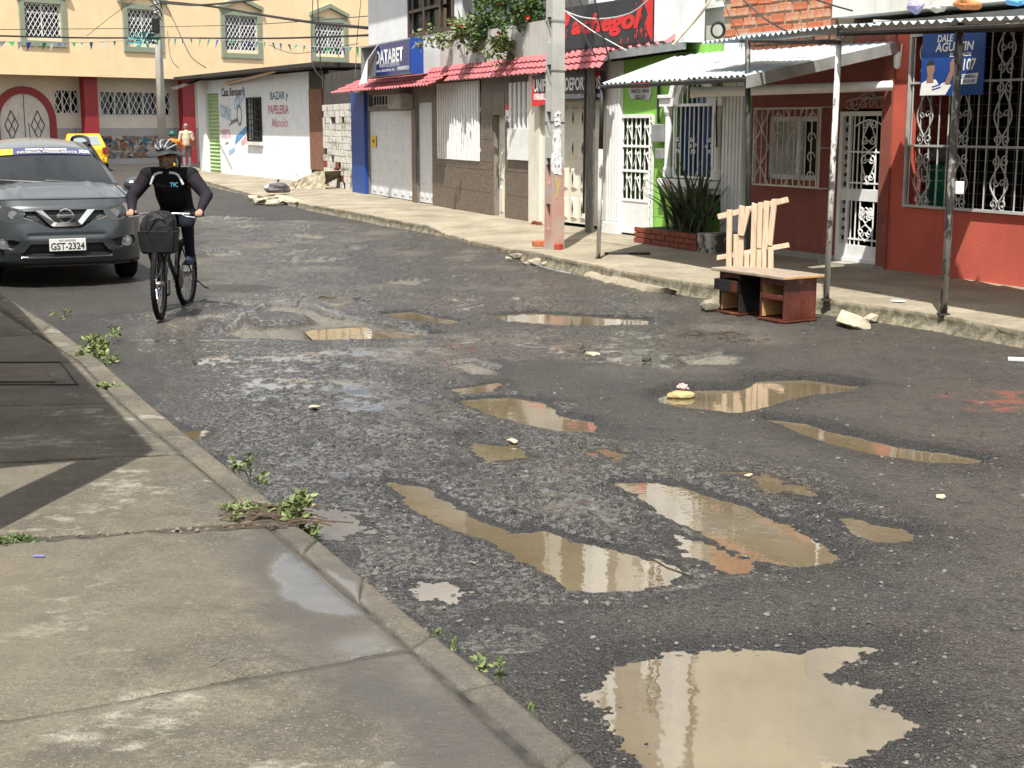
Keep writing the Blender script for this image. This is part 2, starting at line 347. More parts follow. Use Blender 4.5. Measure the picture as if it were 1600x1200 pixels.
rough2 = .7*sstep(1.2,-.8, poly_sd(gp([(300,340),(700,360),(1080,470),(1150,530),(700,545),(330,520)]), x, y) + fbm(x,y,.8,3,6)*1.2)
rr = np.maximum(rough, rough2)
h += rr*(fbm(x,y,4.0,3,8,.5)*.012 + fbm(x,y,15,4,9,.68)*.026 - .004)
h += (1-rr)*fbm(x,y,22,3,10)*.004
pale = np.zeros(N); dark = np.zeros(N); wet = sstep(.15,.75, rr*.9 + fbm(x,y,.5,4,13)*.6)*.55
for P, dep in HOLES:
    sdv = poly_sd(gp(P), x, y) + wob*1.2
    k = sstep(.03,-.05, sdv); h = h*(1-k*.5) - dep*k; pale = np.maximum(pale, sstep(.0,-.12,sdv)); dark = np.maximum(dark, sstep(.16,.0,np.abs(sdv))*.6)
for isl in (ISLAND, [(268,483),(300,473),(350,473),(366,482),(330,491),(285,493)], [(298,506),(330,497),(354,503),(350,514),(315,517)], [(560,500),(620,490),(700,505),(660,512),(600,510)]):
    sdi = poly_sd(gp(isl), x, y) + wob; k = sstep(.06,-.10,sdi); h = h*(1-k)+(.03+fbm(x,y,5,3,77)*.012)*k; pale *= 1-k; dark = np.maximum(dark, k*.85)
SD = []; lev = []; inpud = np.zeros(N)
SHALLOW = {2:.12, 5:.15, 8:.085, 11:.09, 12:.10, 13:.07, 14:.08, 16:.1, 17:.1, 18:.06}
hn1 = fbm(x,y,17,4,57,.65); hn2 = fbm(x,y,6,3,58)
for i_,(P, dep, full, lab) in enumerate(PUDDLES):
    sdv = poly_sd(gp(P), x, y); near = sdv < .8
    sdv = sdv + wob*.8; lv = -dep*full; sl_ = SHALLOW.get(i_, .30)
    h = np.where(inpud > .5, h, h-(hbig*.95)*sstep(.7,.12,sdv)*(1-inpud2)); inpud2 = np.maximum(inpud2, sstep(.7,.12,sdv))
    hp = lv + sl_*sdv + hn1*.0075 + hn2*.004
    hp = np.maximum(hp, -dep + hn2*.004)
    h = np.where(sdv < .16, np.minimum(h, hp), h)
    h = np.where(sdv < -.02, np.minimum(hp, h), h)
    SD.append(sdv)
    inpud = np.maximum(inpud, sstep(.10,.0,sdv)); lev.append(lv)
    wet = np.maximum(wet, sstep(.6,.0,sdv)); dark = np.maximum(dark, sstep(.26,.02,np.abs(sdv))*.75)
    h += (sstep(.03,.1,sdv)*sstep(.3,.14,sdv)*.007)*(sl_ > .2)
msd = np.min(SD,axis=0)
for sdv, lv in zip(SD,lev): h = np.where((sdv < .45) & (msd > .11), np.maximum(h, lv+.0025), h)
def seam(p,q,w,dz,dk):
    global h, dark
    a = np.array(G(*p)[:2]); e = np.array(G(*q)[:2])-a; t_ = np.clip(((x-a[0])*e[0]+(y-a[1])*e[1])/(e@e),0,1)
    d_ = np.hypot(x-a[0]-t_*e[0], y-a[1]-t_*e[1]) + fbm(x,y,2.5,4,93)*.06; k = sstep(w,w*.3,np.abs(d_)); h = h-dz*k*(inpud < .1); dark = np.maximum(dark, k*dk)
seam((170,530),(480,530),.035,.008,1); seam((690,531),(1120,556),.03,.006,.8); seam((330,470),(470,468),.03,.008,1); seam((640,505),(560,478),.05,.012,1); seam((1130,575),(1300,600),.04,.008,.8); seam((20,450),(210,448),.03,.004,.9)
seam((640,960),(900,1010),.012,.004,.6); seam((900,1010),(1300,985),.012,.004,.6); seam((1250,900),(1600,1010),.012,.004,.5)
# thin films of water standing in the broken surface
glint = sstep(.5,-.4, poly_sd(gp([(230,500),(560,535),(700,620),(760,700),(700,770),(560,800),(470,830),(420,760),(330,650)]),x,y)+fbm(x,y,1.2,3,42)*.5)
flv = -.0125 + fbm(x,y,1.6,4,41)*.010 + glint*.0012
film = ((h < flv) & (rr > .25) & (pale < .3) & (inpud < .02)).astype(float)*sstep(2.0,4,y)
h = np.where(film > 0, np.maximum(h, flv-.0), h)
pale2 = sstep(.12,.5, fbm(x,y,1.3,5,51,.62)+.05)*rough2*1.2
pale = np.clip(np.maximum(pale, pale2*.8),0,1)
redp = sstep(.1,-.25, poly_sd(gp([(1480,615),(1560,605),(1640,612),(1640,640),(1540,638)]),x,y)+fbm(x,y,5,4,61)*.35)*sstep(-.1,.2,fbm(x,y,9,3,62))
R, C = YY.shape
idx = np.arange(N).reshape(R,C)
quads = np.stack([idx[:-1,:-1], idx[:-1,1:], idx[1:,1:], idx[1:,:-1]], -1).reshape(-1,4)
me = bpy.data.meshes.new('road'); me.vertices.add(N); me.vertices.foreach_set('co', np.stack([x,y,h],1).astype(np.float32).ravel())
me.loops.add(len(quads)*4); me.loops.foreach_set('vertex_index', quads.astype(np.int32).ravel())
me.polygons.add(len(quads)); me.polygons.foreach_set('loop_start', (np.arange(len(quads))*4).astype(np.int32))
me.polygons.foreach_set('use_smooth', np.ones(len(quads),bool)); me.update(calc_edges=True)
for nm, arr in (('wet',wet),('pale',pale),('film',film),('dark',dark),('redp',redp),('rr',np.clip(rr*.75+glint*.6,0,1)*(inpud<.5)*(1-np.clip(pale*1.3,0,1)))):
    at = me.attributes.new(nm,'FLOAT','POINT'); at.data.foreach_set('value', arr.astype(np.float32))
def attr(t, nm): a = t.nodes.new('ShaderNodeAttribute'); a.attribute_name = nm; return a.outputs['Fac']
def mixc(t, f, a, b):
    m = t.nodes.new('ShaderNodeMixRGB')
    if isinstance(f,float): m.inputs[0].default_value = f
    else: t.links.new(f, m.inputs[0])
    for i,v in ((1,a),(2,b)):
        if isinstance(v,tuple): m.inputs[i].default_value = v+(1,)
        else: t.links.new(v, m.inputs[i])
    return m.outputs[0]
def nz(t, vec, sc, det=5, ro=.6):
    n = t.nodes.new('ShaderNodeTexNoise'); n.inputs['Scale'].default_value = sc; n.inputs['Detail'].default_value = det; n.inputs['Roughness'].default_value = ro
    t.links.new(vec, n.inputs['Vector']); return n.outputs['Fac']
def rng_(t, v, a, b, c=0, d=1):
    r = t.nodes.new('ShaderNodeMapRange'); t.links.new(v, r.inputs[0])
    for i,q in ((1,a),(2,b),(3,c),(4,d)): r.inputs[i].default_value = q
    return r.outputs[0]
def mth(t, op, a, b):
    m = t.nodes.new('ShaderNodeMath'); m.operation = op
    for i,v in ((0,a),(1,b)):
        if isinstance(v,(int,float)): m.inputs[i].default_value = v
        else: t.links.new(v, m.inputs[i])
    return m.outputs[0]
m_road = bpy.data.materials.new('wet_asphalt'); m_road.use_nodes = True; t = m_road.node_tree; b = t.nodes['Principled BSDF']
co = t.nodes.new('ShaderNodeTexCoord').outputs['Object']
agg = t.nodes.new('ShaderNodeTexVoronoi'); agg.inputs['Scale'].default_value = 115; t.links.new(co, agg.inputs['Vector'])
sepc = t.nodes.new('ShaderNodeSeparateColor'); t.links.new(agg.outputs['Color'], sepc.inputs[0])
ag2 = t.nodes.new('ShaderNodeTexVoronoi'); ag2.inputs['Scale'].default_value = 46; t.links.new(co, ag2.inputs['Vector'])
sep2 = t.nodes.new('ShaderNodeSeparateColor'); t.links.new(ag2.outputs['Color'], sep2.inputs[0])
c = mixc(t, rng_(t, nz(t,co,1.1,6), .35,.65), (.043,.041,.039), (.095,.087,.075))
c = mixc(t, rng_(t, nz(t,co,.45,5), .44,.62,0,.6), c, (.10,.082,.062))
c = mixc(t, rng_(t, sepc.outputs[0], .6,1.0,0,.6), c, (.115,.108,.098))
c = mixc(t, rng_(t, sepc.outputs[1], .55,.8,0,.8), c, (.016,.016,.016))
c = mixc(t, rng_(t, sep2.outputs[0], .78,.97,0,.4), c, (.11,.10,.09))
xs_ = t.nodes.new('ShaderNodeSeparateXYZ'); t.links.new(co, xs_.inputs[0])
c = mixc(t, mth(t,'MULTIPLY', rng_(t, mth(t,'ADD', xs_.outputs[0], mth(t,'MULTIPLY', nz(t,co,.5,4), 2.4)), 1.4,3.4,0,.65), rng_(t, nz(t,co,2.2,5), .35,.6,.35,1)), c, (.098,.082,.063))
c = mixc(t, rng_(t, nz(t,co,10,5,.7), .5,.68,0,.7), c, (.02,.02,.02))
c = mixc(t, rng_(t, nz(t,co,75,3), .68,.76,0,.6), c, (.2,.19,.175))
pl = mixc(t, rng_(t, nz(t,co,28,4),.4,.6), (.17,.15,.118), (.34,.305,.245))
c = mixc(t, attr(t,'pale'), c, pl)
c = mixc(t, mth(t,'MULTIPLY',attr(t,'dark'),.7), c, (.028,.029,.031))
c = mixc(t, mth(t,'MULTIPLY',attr(t,'redp'),.7), c, (.3,.09,.05))
wetf = attr(t,'wet'); film_ = attr(t,'film'); rrf = attr(t,'rr')
c = mixc(t, mth(t,'MULTIPLY', rrf, rng_(t, nz(t,co,21,6,.75), .40,.62,.25,.9)), c, (.030,.032,.035))
fine = mth(t,'MULTIPLY', mth(t,'MULTIPLY', rng_(t, nz(t,co,27,7,.78), .52,.45,0,1), rng_(t, nz(t,co,2.3,5,.65), .34,.52,0,1)), mth(t,'GREATER_THAN', rrf, .3))
film_ = mth(t,'MAXIMUM', film_, fine)
c = mixc(t, mth(t,'MULTIPLY',wetf,.35), c, (.035,.034,.032))
c = mixc(t, mth(t,'MULTIPLY',film_,.45), c, (.085,.072,.052))
t.links.new(c, b.inputs['Base Color'])
ro = mth(t,'SUBTRACT',.62, mth(t,'MULTIPLY',wetf,.36)); ro = mth(t,'MULTIPLY', ro, mth(t,'SUBTRACT',1,mth(t,'MULTIPLY',film_,.86)))
t.links.new(ro, b.inputs['Roughness']); b.inputs['IOR'].default_value = 1.55; t.links.new(mth(t,'ADD',.4,mth(t,'MULTIPLY',film_,.6)), b.inputs['Specular IOR Level'])
hh = mth(t,'ADD', nz(t,co,70,3), mth(t,'ADD', mth(t,'MULTIPLY', agg.outputs['Distance'], -1.0), mth(t,'MULTIPLY', ag2.outputs['Distance'], -1.6)))
bp = t.nodes.new('ShaderNodeBump'); bp.inputs['Distance'].default_value = .02; t.links.new(hh, bp.inputs['Height'])
t.links.new(mth(t,'SUBTRACT',.95, mth(t,'MULTIPLY',film_,.94)), bp.inputs['Strength']); t.links.new(bp.outputs[0], b.inputs['Normal'])
me.materials.append(m_road); road = struct(link('road', me))
# land underneath everything, out to the horizon
m_land = M('dry_earth', (.2,.17,.12), .95, .2, .2, .3, 5)
gb = MB(); gb.quad((-900,-900,-.35),(900,-900,-.35),(900,900,-.35),(-900,900,-.35)); struct(gb.build('ground', m_land))
# muddy water
m_mud = bpy.data.materials.new('muddy_water'); m_mud.use_nodes = True; t = m_mud.node_tree; b = t.nodes['Principled BSDF']
co = t.nodes.new('ShaderNodeTexCoord').outputs['Object']
t.links.new(mixc(t, rng_(t,nz(t,co,1.4,4),.35,.65), (.108,.083,.049), (.152,.119,.073)), b.inputs['Base Color'])
b.inputs['Roughness'].default_value = .025; b.inputs['IOR'].default_value = 2.0; b.inputs['Specular IOR Level'].default_value = .8
bp = t.nodes.new('ShaderNodeBump'); bp.inputs['Strength'].default_value = .03; bp.inputs['Distance'].default_value = .02
t.links.new(nz(t,co,9,2), bp.inputs['Height']); t.links.new(bp.outputs[0], b.inputs['Normal'])
for i_,((P, dep, full, lab), lv) in enumerate(zip(PUDDLES, lev)):
    Q = np.array(gp(P)); n = len(Q); ar_ = sum(Q[i][0]*Q[(i+1)%n][1]-Q[(i+1)%n][0]*Q[i][1] for i in range(n)); e = np.roll(Q,-1,0)-np.roll(Q,1,0)
    nr = np.stack([e[:,1],-e[:,0]],1)*(1 if ar_ > 0 else -1); nr /= np.linalg.norm(nr,axis=1,keepdims=True); Q = Q+nr*(.16 if i_ in SHALLOW else .1)
    mb = MB(); mb.add([(a,b_,lv) for a,b_ in Q], [tuple(range(n))]); struct(mb.build('puddle', m_mud))
# loose stones on the road
def icosa():
    p = (1+5**.5)/2
    v = [(-1,p,0),(1,p,0),(-1,-p,0),(1,-p,0),(0,-1,p),(0,1,p),(0,-1,-p),(0,1,-p),(p,0,-1),(p,0,1),(-p,0,-1),(-p,0,1)]
    f = [(0,11,5),(0,5,1),(0,1,7),(0,7,10),(0,10,11),(1,5,9),(5,11,4),(11,10,2),(10,7,6),(7,1,8),(3,9,4),(3,4,2),(3,2,6),(3,6,8),(3,8,9),(4,9,5),(2,4,11),(6,2,10),(8,6,7),(9,8,1)]
    return np.array(v)/1.9, np.array(f)
IV, IF = icosa()
def pebbles(name, pts, rad, mat):
    n = len(pts); V = np.repeat(IV[None],n,0)*(1+rng.uniform(-.25,.25,(n,12,1)))
    s = rad[:,None,None]*np.stack([rng.uniform(.8,1.5,n),rng.uniform(.7,1.1,n),rng.uniform(.4,.8,n)],1)[:,None,:]
    V = V*s; a = rng.uniform(0,6.28,n); ca,sa = np.cos(a)[:,None],np.sin(a)[:,None]
    V = np.stack([V[...,0]*ca-V[...,1]*sa, V[...,0]*sa+V[...,1]*ca, V[...,2]],-1) + pts[:,None,:]
    F = (IF[None]+np.arange(n)[:,None,None]*12).reshape(-1,3)
    me = bpy.data.meshes.new(name); me.from_pydata(V.reshape(-1,3).tolist(),[],F.tolist()); me.materials.append(mat); return stuff(link(name, me))
def road_h(px_, py_):                                    # nearest road height
    i = np.clip(np.searchsorted(Yr, py_), 1, R-1); j = np.clip(np.searchsorted(ta, px_/py_), 1, C-1)
    return h.reshape(R,C)[i,j]
n = 5200; pyy = 203+ (1250-203)*rng.random(n)**.9; pxx = rng.uniform(150,1650,n)
pp = np.array([G(a,b_)[:2] for a,b_ in zip(pxx,pyy)]); ok = pp[:,1] < 26; pp = pp[ok]
rad = .0028+.009*rng.random(len(pp))**6+ .0010*np.minimum(pp[:,1],14)*.28
pebbles('road_gravel', np.column_stack([pp, road_h(pp[:,0],pp[:,1])+rad*.15]), rad, M('dark_gravel', (.11,.105,.095), .8, .6, 9, .3))
# ---------------------------------------------------------------- pavement on the near side
LZ = .15
OUT = [(-330,235),(-120,382),(-40,432),(7,461),(80,506),(168,573),(245,640),(336,713),(418,776),(455,812),(496,840),(567,900),(675,987),(775,1062),(900,1167),(1010,1262),(1300,1500)]
INN = [(-352,245),(-150,395),(-60,446),(-8,474),(60,522),(126,566),(190,630),(285,708),(378,785),(423,822),(470,863),(558,937),(640,1009),(717,1075),(858,1200),(960,1300),(1230,1560)]
pav = struct(link('near_pavement', None)); 
m_slab = bpy.data.materials.new('stained_concrete_paving'); m_slab.use_nodes = True; t = m_slab.node_tree; b = t.nodes['Principled BSDF']
co = t.nodes.new('ShaderNodeTexCoord').outputs['Object']
mp = t.nodes.new('ShaderNodeMapping'); mp.inputs['Scale'].default_value = (1,1.35,1); mp.inputs['Rotation'].default_value = (0,0,-.25); t.links.new(co, mp.inputs['Vector']); st = mp.outputs[0]
c = mixc(t, rng_(t,nz(t,co,1.6,7,.65),.34,.66), (.066,.057,.043), (.175,.152,.112))
c = mixc(t, rng_(t,nz(t,co,22,5,.7),.4,.7,0,.55), c, (.09,.078,.056))
c = mixc(t, rng_(t,nz(t,co,140,3),.52,.7,0,.6), c, (.23,.21,.165))
c = mixc(t, rng_(t,nz(t,co,48,6,.8),.5,.66,0,.85), c, (.04,.035,.027))
c = mixc(t, rng_(t,nz(t,co,33,6,.8),.53,.68,0,.7), c, (.25,.225,.175))
c = mixc(t, rng_(t,nz(t,co,4.5,7,.72),.48,.66,0,.75), c, (.055,.048,.036))
c = mixc(t, rng_(t,nz(t,co,1.7,8,.7),.52,.62,0,.6), c, (.06,.053,.041))
c = mixc(t, rng_(t,nz(t,co,.7,4),.5,.66,0,.5), c, (.19,.16,.11))
c = mixc(t, mth(t,'MULTIPLY', rng_(t,nz(t,st,1.5,8,.66),.56,.61,0,1), rng_(t,nz(t,st,9,7,.75),.42,.56,0,.8)), c, (.34,.32,.255))
vc = t.nodes.new('ShaderNodeTexVoronoi'); vc.feature = 'DISTANCE_TO_EDGE'; vc.inputs['Scale'].default_value = .8
wv = t.nodes.new('ShaderNodeVectorMath'); wv.operation = 'ADD'; nzc = t.nodes.new('ShaderNodeTexNoise'); nzc.inputs['Scale'].default_value = 3; nzc.inputs['Detail'].default_value = 6
t.links.new(co, nzc.inputs['Vector']); t.links.new(co, wv.inputs[0]); t.links.new(nzc.outputs['Color'], wv.inputs[1]); t.links.new(wv.outputs[0], vc.inputs['Vector'])
crk = mth(t,'MULTIPLY', rng_(t, vc.outputs['Distance'], .0,.006,1,0), rng_(t,nz(t,co,1.3,3),.5,.56,0,.8))
c = mixc(t, crk, c, (.03,.027,.02))
c = mixc(t, rng_(t,nz(t,co,230,2),.56,.66,0,.8), c, (.03,.027,.021))
c = mixc(t, rng_(t,nz(t,co,95,3),.62,.68,0,.75), c, (.3,.275,.21))
c = mixc(t, rng_(t,nz(t,co,.55,5,.6),.46,.6,0,.5), c, (.165,.138,.095))
wetf = attr(t,'wet'); film_ = attr(t,'film')
c = mixc(t, mth(t,'MULTIPLY',wetf,.72), c, (.062,.058,.052)); c = mixc(t, mth(t,'MULTIPLY',film_,.5), c, (.13,.125,.115))
t.links.new(c, b.inputs['Base Color'])
t.links.new(mth(t,'SUBTRACT', mth(t,'SUBTRACT',.85, mth(t,'MULTIPLY',wetf,.45)), mth(t,'MULTIPLY',film_,.34)), b.inputs['Roughness'])
bp = t.nodes.new('ShaderNodeBump'); bp.inputs['Distance'].default_value = .016; t.links.new(mth(t,'ADD',nz(t,co,70,5,.75),mth(t,'MULTIPLY',nz(t,st,14,6,.7),1.2)), bp.inputs['Height'])
t.links.new(mth(t,'SUBTRACT',.7,mth(t,'MULTIPLY',film_,.68)), bp.inputs['Strength']); t.links.new(bp.outputs[0], b.inputs['Normal'])
FILM = gp([(408,885),(430,862),(475,860),(505,872),(545,912),(585,960),(530,966),(480,952),(438,925),(412,905)], LZ)
FILM2 = gp([(535,990),(600,985),(660,1020),(700,1060),(660,1062),(590,1040),(540,1020)], LZ)
WETP = gp([(370,870),(420,820),(640,990),(990,1290),(700,1290),(590,1180),(520,1080),(440,1000),(380,930)], LZ)
def slab(name, A, B, Cc, Dd, step=.03, drop=.007, rag=0.0, gapseed=0):   # A,B far edge left/right; C,D near edge right/left (XY)
    A,B,Cc,Dd = [np.array(q) for q in (A,B,Cc,Dd)]
    nu = max(2,int(min(130, max(np.linalg.norm(B-A),np.linalg.norm(Cc-Dd))/step))); nv = max(2,int(min(150, np.linalg.norm(Dd-A)/step)))
    u = np.linspace(0,1,nu+1); v = np.linspace(0,1,nv+1); U,V = np.meshgrid(u,v)
    P = (A*(1-U[...,None])+B*U[...,None])*(1-V[...,None]) + (Dd*(1-U[...,None])+Cc*U[...,None])*V[...,None]
    X = P[...,0]; Y = P[...,1]
    wu = np.minimum(U,1-U)*np.linalg.norm(B-A); wv = np.minimum(V,1-V)*np.linalg.norm(Dd-A); e = np.minimum(wu,wv)
    Z = LZ + fbm(X,Y,.9,3,70)*.004 + fbm(X,Y,8,3,71)*.0012 - drop*np.exp(-e/.012)
    if rag:                                             # broken edge along the near or far side
        k = np.exp(-wv/.05); Y = Y + k*fbm(X,Y*0+gapseed,5,4,gapseed)*rag; Z = Z - k*np.abs(fbm(X,Y,9,3,gapseed+3))*.02
    sdw = poly_sd(WETP,X,Y)+fbm(X,Y,1.7,4,73)*.22; wet = sstep(.12,-.12,sdw)
    film = np.maximum(sstep(.02,-.03,poly_sd(FILM,X,Y)+fbm(X,Y,3,4,74)*.09), .75*sstep(.05,-.12,poly_sd(FILM2,X,Y)+fbm(X,Y,4,4,75)*.2))
    n0,n1 = U.shape; idx = np.arange(n0*n1).reshape(n0,n1)
    q = np.stack([idx[:-1,:-1],idx[1:,:-1],idx[1:,1:],idx[:-1,1:]],-1).reshape(-1,4).tolist()
    ring = list(idx[0,:])+list(idx[1:,-1])+list(idx[-1,::-1][1:])+list(idx[::-1,0][1:-1]); m_ = len(ring); base = n0*n1
    vs = np.stack([X,Y,Z],-1).reshape(-1,3); sk = vs[ring].copy(); sk[:,2] = -.12
    q += [(int(ring[i]),int(ring[(i+1)%m_]),base+(i+1)%m_,base+i) for i in range(m_)]
    me = bpy.data.meshes.new(name); me.from_pydata(np.vstack([vs,sk]).tolist(),[],q); me.polygons.foreach_set('use_smooth',[True]*((n0-1)*(n1-1))+[False]*m_)
    for nm,arr in (('wet',wet),('film',film)):
        a = me.attributes.new(nm,'FLOAT','POINT'); a.data.foreach_set('value', np.concatenate([arr.ravel(),np.zeros(m_)]).astype(np.float32))
    me.materials.append(m_slab); return link(name, me, pav)
outw = [np.array(q) for q in gp(OUT,LZ)]; innw = [np.array(q) for q in gp(INN,LZ)]
def lerp_line(L, yv):
    for a,b_ in zip(L[:-1],L[1:]):
        if (a[1]-yv)*(b_[1]-yv) <= 0: k = (yv-a[1])/(b_[1]-a[1]); return a+(b_-a)*k
    return L[-1]
def joint(pl, pr): # line through two ground points, ends on the kerb joint and runs to the left
    a = np.array(G(*pl,LZ)[:2]); b_ = np.array(G(*pr,LZ)[:2]); d = (a-b_)/np.linalg.norm(a-b_); return b_, b_+d*3.2
js = [joint((-352-60,246),(-352,245)), joint((-260,397),(-150,395)), joint((-130,447),(-60,446)), joint((0,525),(58,522)), joint((0,567),(126,566)), joint((0,633),(190,630)), joint((0,721),(285,708)), joint((60,840),(418,817)), joint((0,1124),(645,1012)), joint((-100,1700),(1230,1560))]
for i in range(len(js)-1):
    (br,bl),(cr,cl) = js[i],js[i+1]; g1 = .006 if i != 7 else .03; g2 = .006 if i != 6 else .03
    def tow(p,q,g): d = np.array(q)-np.array(p); return np.array(p)+d/np.linalg.norm(d)*g
    A,B,Cc,Dd = tow(bl,cl,g1),tow(br,cr,g1),tow(cr,br,g2),tow(cl,bl,g2)
    B = B+np.array([-.012,0]); Cc = Cc+np.array([-.012,0])
    slab('slab', A,B,Cc,Dd, .03 if i > 2 else .12, rag=.05 if i in (6,7) else 0, gapseed=20+i)
for i0,i1 in ((0,3),(3,6),(6,8),(8,10),(10,12),(12,13),(13,16)):
    # kerb stones follow the bends of the kerb
    for a in range(i0,i1): slab('kerb_stone', tow(innw[a],innw[a+1],.004 if a==i0 else 0)+np.array([.006,0]), tow(outw[a],outw[a+1],.004 if a==i0 else 0), tow(outw[a+1],outw[a],.004 if a+1==i1 else 0), tow(innw[a+1],innw[a],.004 if a+1==i1 else 0)+np.array([.006,0]), .025 if a>3 else .1, drop=.012)
bw = [np.array(q) for q in gp([(a-4,b_+3) for a,b_ in OUT],LZ)]; mb = MB()
for a in range(len(bw)-1):
    L = np.array([-3.0,-1.2]); mb.quad((*bw[a],.137),(*bw[a+1],.137),(*(bw[a+1]+L),.137),(*(bw[a]+L),.137))
mb.build('bedding', M('joint_mortar',(.05,.044,.034),.9,.5,12,.5), pav)
# earth and rubble in the open crack between the slabs
(cr_,cl_) = js[7]; mb = MB(); d = (cl_-cr_)/3.2; nrm = np.array([-d[1],d[0]])
for k in range(32):
    p = cr_+d*.1*k; q = cr_+d*.1*(k+1)
    mb.quad((*(p-nrm*.14),.139),(*(q-nrm*.14),.139),(*(q+nrm*.14),.139),(*(p+nrm*.14),.139))
eb = mb.build('crack_soil', M('dark_soil',(.05,.042,.03),.95,.4,20,.6), pav)
pts = np.array([np.append(cr_+d*rng.uniform(.0,2.9)+nrm*rng.normal(0,.022), .137+rng.uniform(-.004,.013)) for _ in range(150)])
o = pebbles('crack_rubble', pts, .004+.011*rng.random(150)**2, M('crumbled_concrete',(.15,.125,.095),.9,.35,9,.5)); o.parent = pav
# sunken cover in the pavement
c4 = [G(*q,LZ+.003) for q in ((-60,571),(70,571),(87,597),(-60,597))]
mb = MB(); mb.prismz([q[:2] for q in c4], LZ+.001, LZ+.011); cv = mb.build('access_cover', M('iron_stained_cover',(.105,.078,.06),.8,.25,7,.5,40), pav, bevel=.003)
c5 = [G(*q,LZ+.003) for q in ((-60,566),(95,566),(122,601),(-60,601))]; mb = MB()
for i in range(4):
    a,b_ = c5[i],c5[(i+1)%4]; mb.tube([a,b_],.008,4)
mb.build('cover_rim', M('rim_dark',(.05,.045,.04),.8), pav)
# ---------------------------------------------------------------- pavement on the far side
KERB = [(2400,660,.15),(1760,548,.15),(1600,516,.15),(1475,492,.15),(1380,478,.15),(1287,466,.15),(1210,457,.15),(1126,447,.15),(1040,434,.15),(960,420,.15),(881,404,.15),(823,391,.15),(800,389,.07),(740,377,.05),(690,363,.06),(669,352,.13),(600,340,.14),(502,322,.14),(440,313,.07),(394,303,.07),(330,285,.12),(270,268,.12),(235,262,.12)]
WALLF = [(2400,560),(1700,462),(1600,448),(1168,392),(945,362),(850,350),(700,324),(556,300),(507,289),(430,278),(313,267),(260,259),(232,257)]
kp = [np.array(G(a,b_,z)) for a,b_,z in KERB]
def resample(P, n):
    P = np.array(P); L = np.concatenate([[0],np.cumsum(np.linalg.norm(np.diff(P,axis=0),axis=1))]); s = np.linspace(0,1,n)*L[-1]
    return np.stack([np.interp(s,L,P[:,k]) for k in range(P.shape[1])],1)
kr = resample(kp, 420)
wl = np.array([np.array(G(a,b_,.15)) for a,b_ in WALLF]); off = []
for p in kr:                                             # matching point on the wall line: nearest, carried a little inside
    best = None
    for a,b_ in zip(wl[:-1],wl[1:]):
        e = b_-a; t_ = np.clip(((p-a)@e)/(e@e),0,1); q = a+e*t_
        if best is None or np.linalg.norm(q-p) < best[0]: best = (np.linalg.norm(q-p), q)
    off.append(best[1])
off = np.array(off); dv = off-kr; dv[:,2] = 0; ln = np.linalg.norm(dv,axis=1,keepdims=True); off = off+dv/ln*.6; off[:,2] = .15
m = 40; tt = np.linspace(0,1,m+1)**1.3
V = kr[:,None,:]*(1-tt[None,:,None]) + off[:,None,:]*tt[None,:,None]
rise = np.clip(tt/.45,0,1)[None,:]; V[...,2] = kr[:,None,2]*(1-rise)+.15*rise
X,Y = V[...,0],V[...,1]; V[...,2] += fbm(X,Y,.8,3,80)*.008 + fbm(X,Y,6,3,81)*.003
V[:,0,:2] += (fbm(X[:,0],Y[:,0],3,4,83)*.035)[:,None]*np.array([[-.8,-.5]])
V[:,0,2] -= np.abs(fbm(X[:,0],Y[:,0],4,4,84))*.03
# front face of the kerb, rough and a little undercut
face = []
for k,(dz,dy) in enumerate(((0,0),(.25,.02),(.55,.0),(.8,-.03),(1.0,-.10))):
    q = V[:,0,:].copy(); z0 = q[:,2].copy(); dirn = -dv/ln; q[:,:2] += dirn[:,:2]*(.012 - dy*1.0*np.minimum(z0,.15)[:,None]/.15 + (fbm(q[:,0],q[:,1]+k*7,5,4,86+k)*.03)[:,None]) if k else 0
    q[:,2] = z0 - (z0+.03)*dz; face.append(q)
F = np.stack(face[::-1][:-1],1); V = np.concatenate([F,V],1)
n0,n1 = V.shape[:2]; idx = np.arange(n0*n1).reshape(n0,n1)
q = np.stack([idx[:-1,:-1],idx[:-1,1:],idx[1:,1:],idx[1:,:-1]],-1).reshape(-1,4)
me = bpy.data.meshes.new('far_pavement'); me.from_pydata(V.reshape(-1,3).tolist(),[],q.tolist()); me.polygons.foreach_set('use_smooth',[True]*len(q))
kerbm = np.zeros((n0,n1)); kerbm[:,:4] = 1; kerbm[:,4] = .6
a = me.attributes.new('face','FLOAT','POINT'); a.data.foreach_set('value', kerbm.ravel().astype(np.float32))
m_fp = bpy.data.materials.new('tan_concrete'); m_fp.use_nodes = True; t = m_fp.node_tree; b = t.nodes['Principled BSDF']; co = t.nodes.new('ShaderNodeTexCoord').outputs['Object']
c = mixc(t, rng_(t,nz(t,co,1.1,7,.65),.35,.65), (.2,.168,.118), (.36,.31,.225))
c = mixc(t, rng_(t,nz(t,co,12,5,.7),.45,.7,0,.5), c, (.13,.11,.075))
c = mixc(t, mth(t,'MULTIPLY',attr(t,'face'),rng_(t,nz(t,co,9,6,.75),.42,.56,.25,.95)), c, (.075,.068,.04))
t.links.new(c, b.inputs['Base Color']); b.inputs['Roughness'].default_value = .9
bp = t.nodes.new('ShaderNodeBump'); bp.inputs['Strength'].default_value = .6; bp.inputs['Distance'].default_value = .012; t.links.new(nz(t,co,45,5,.7),bp.inputs['Height']); t.links.new(bp.outputs[0],b.inputs['Normal'])
me.materials.append(m_fp); struct(link('far_pavement', me))
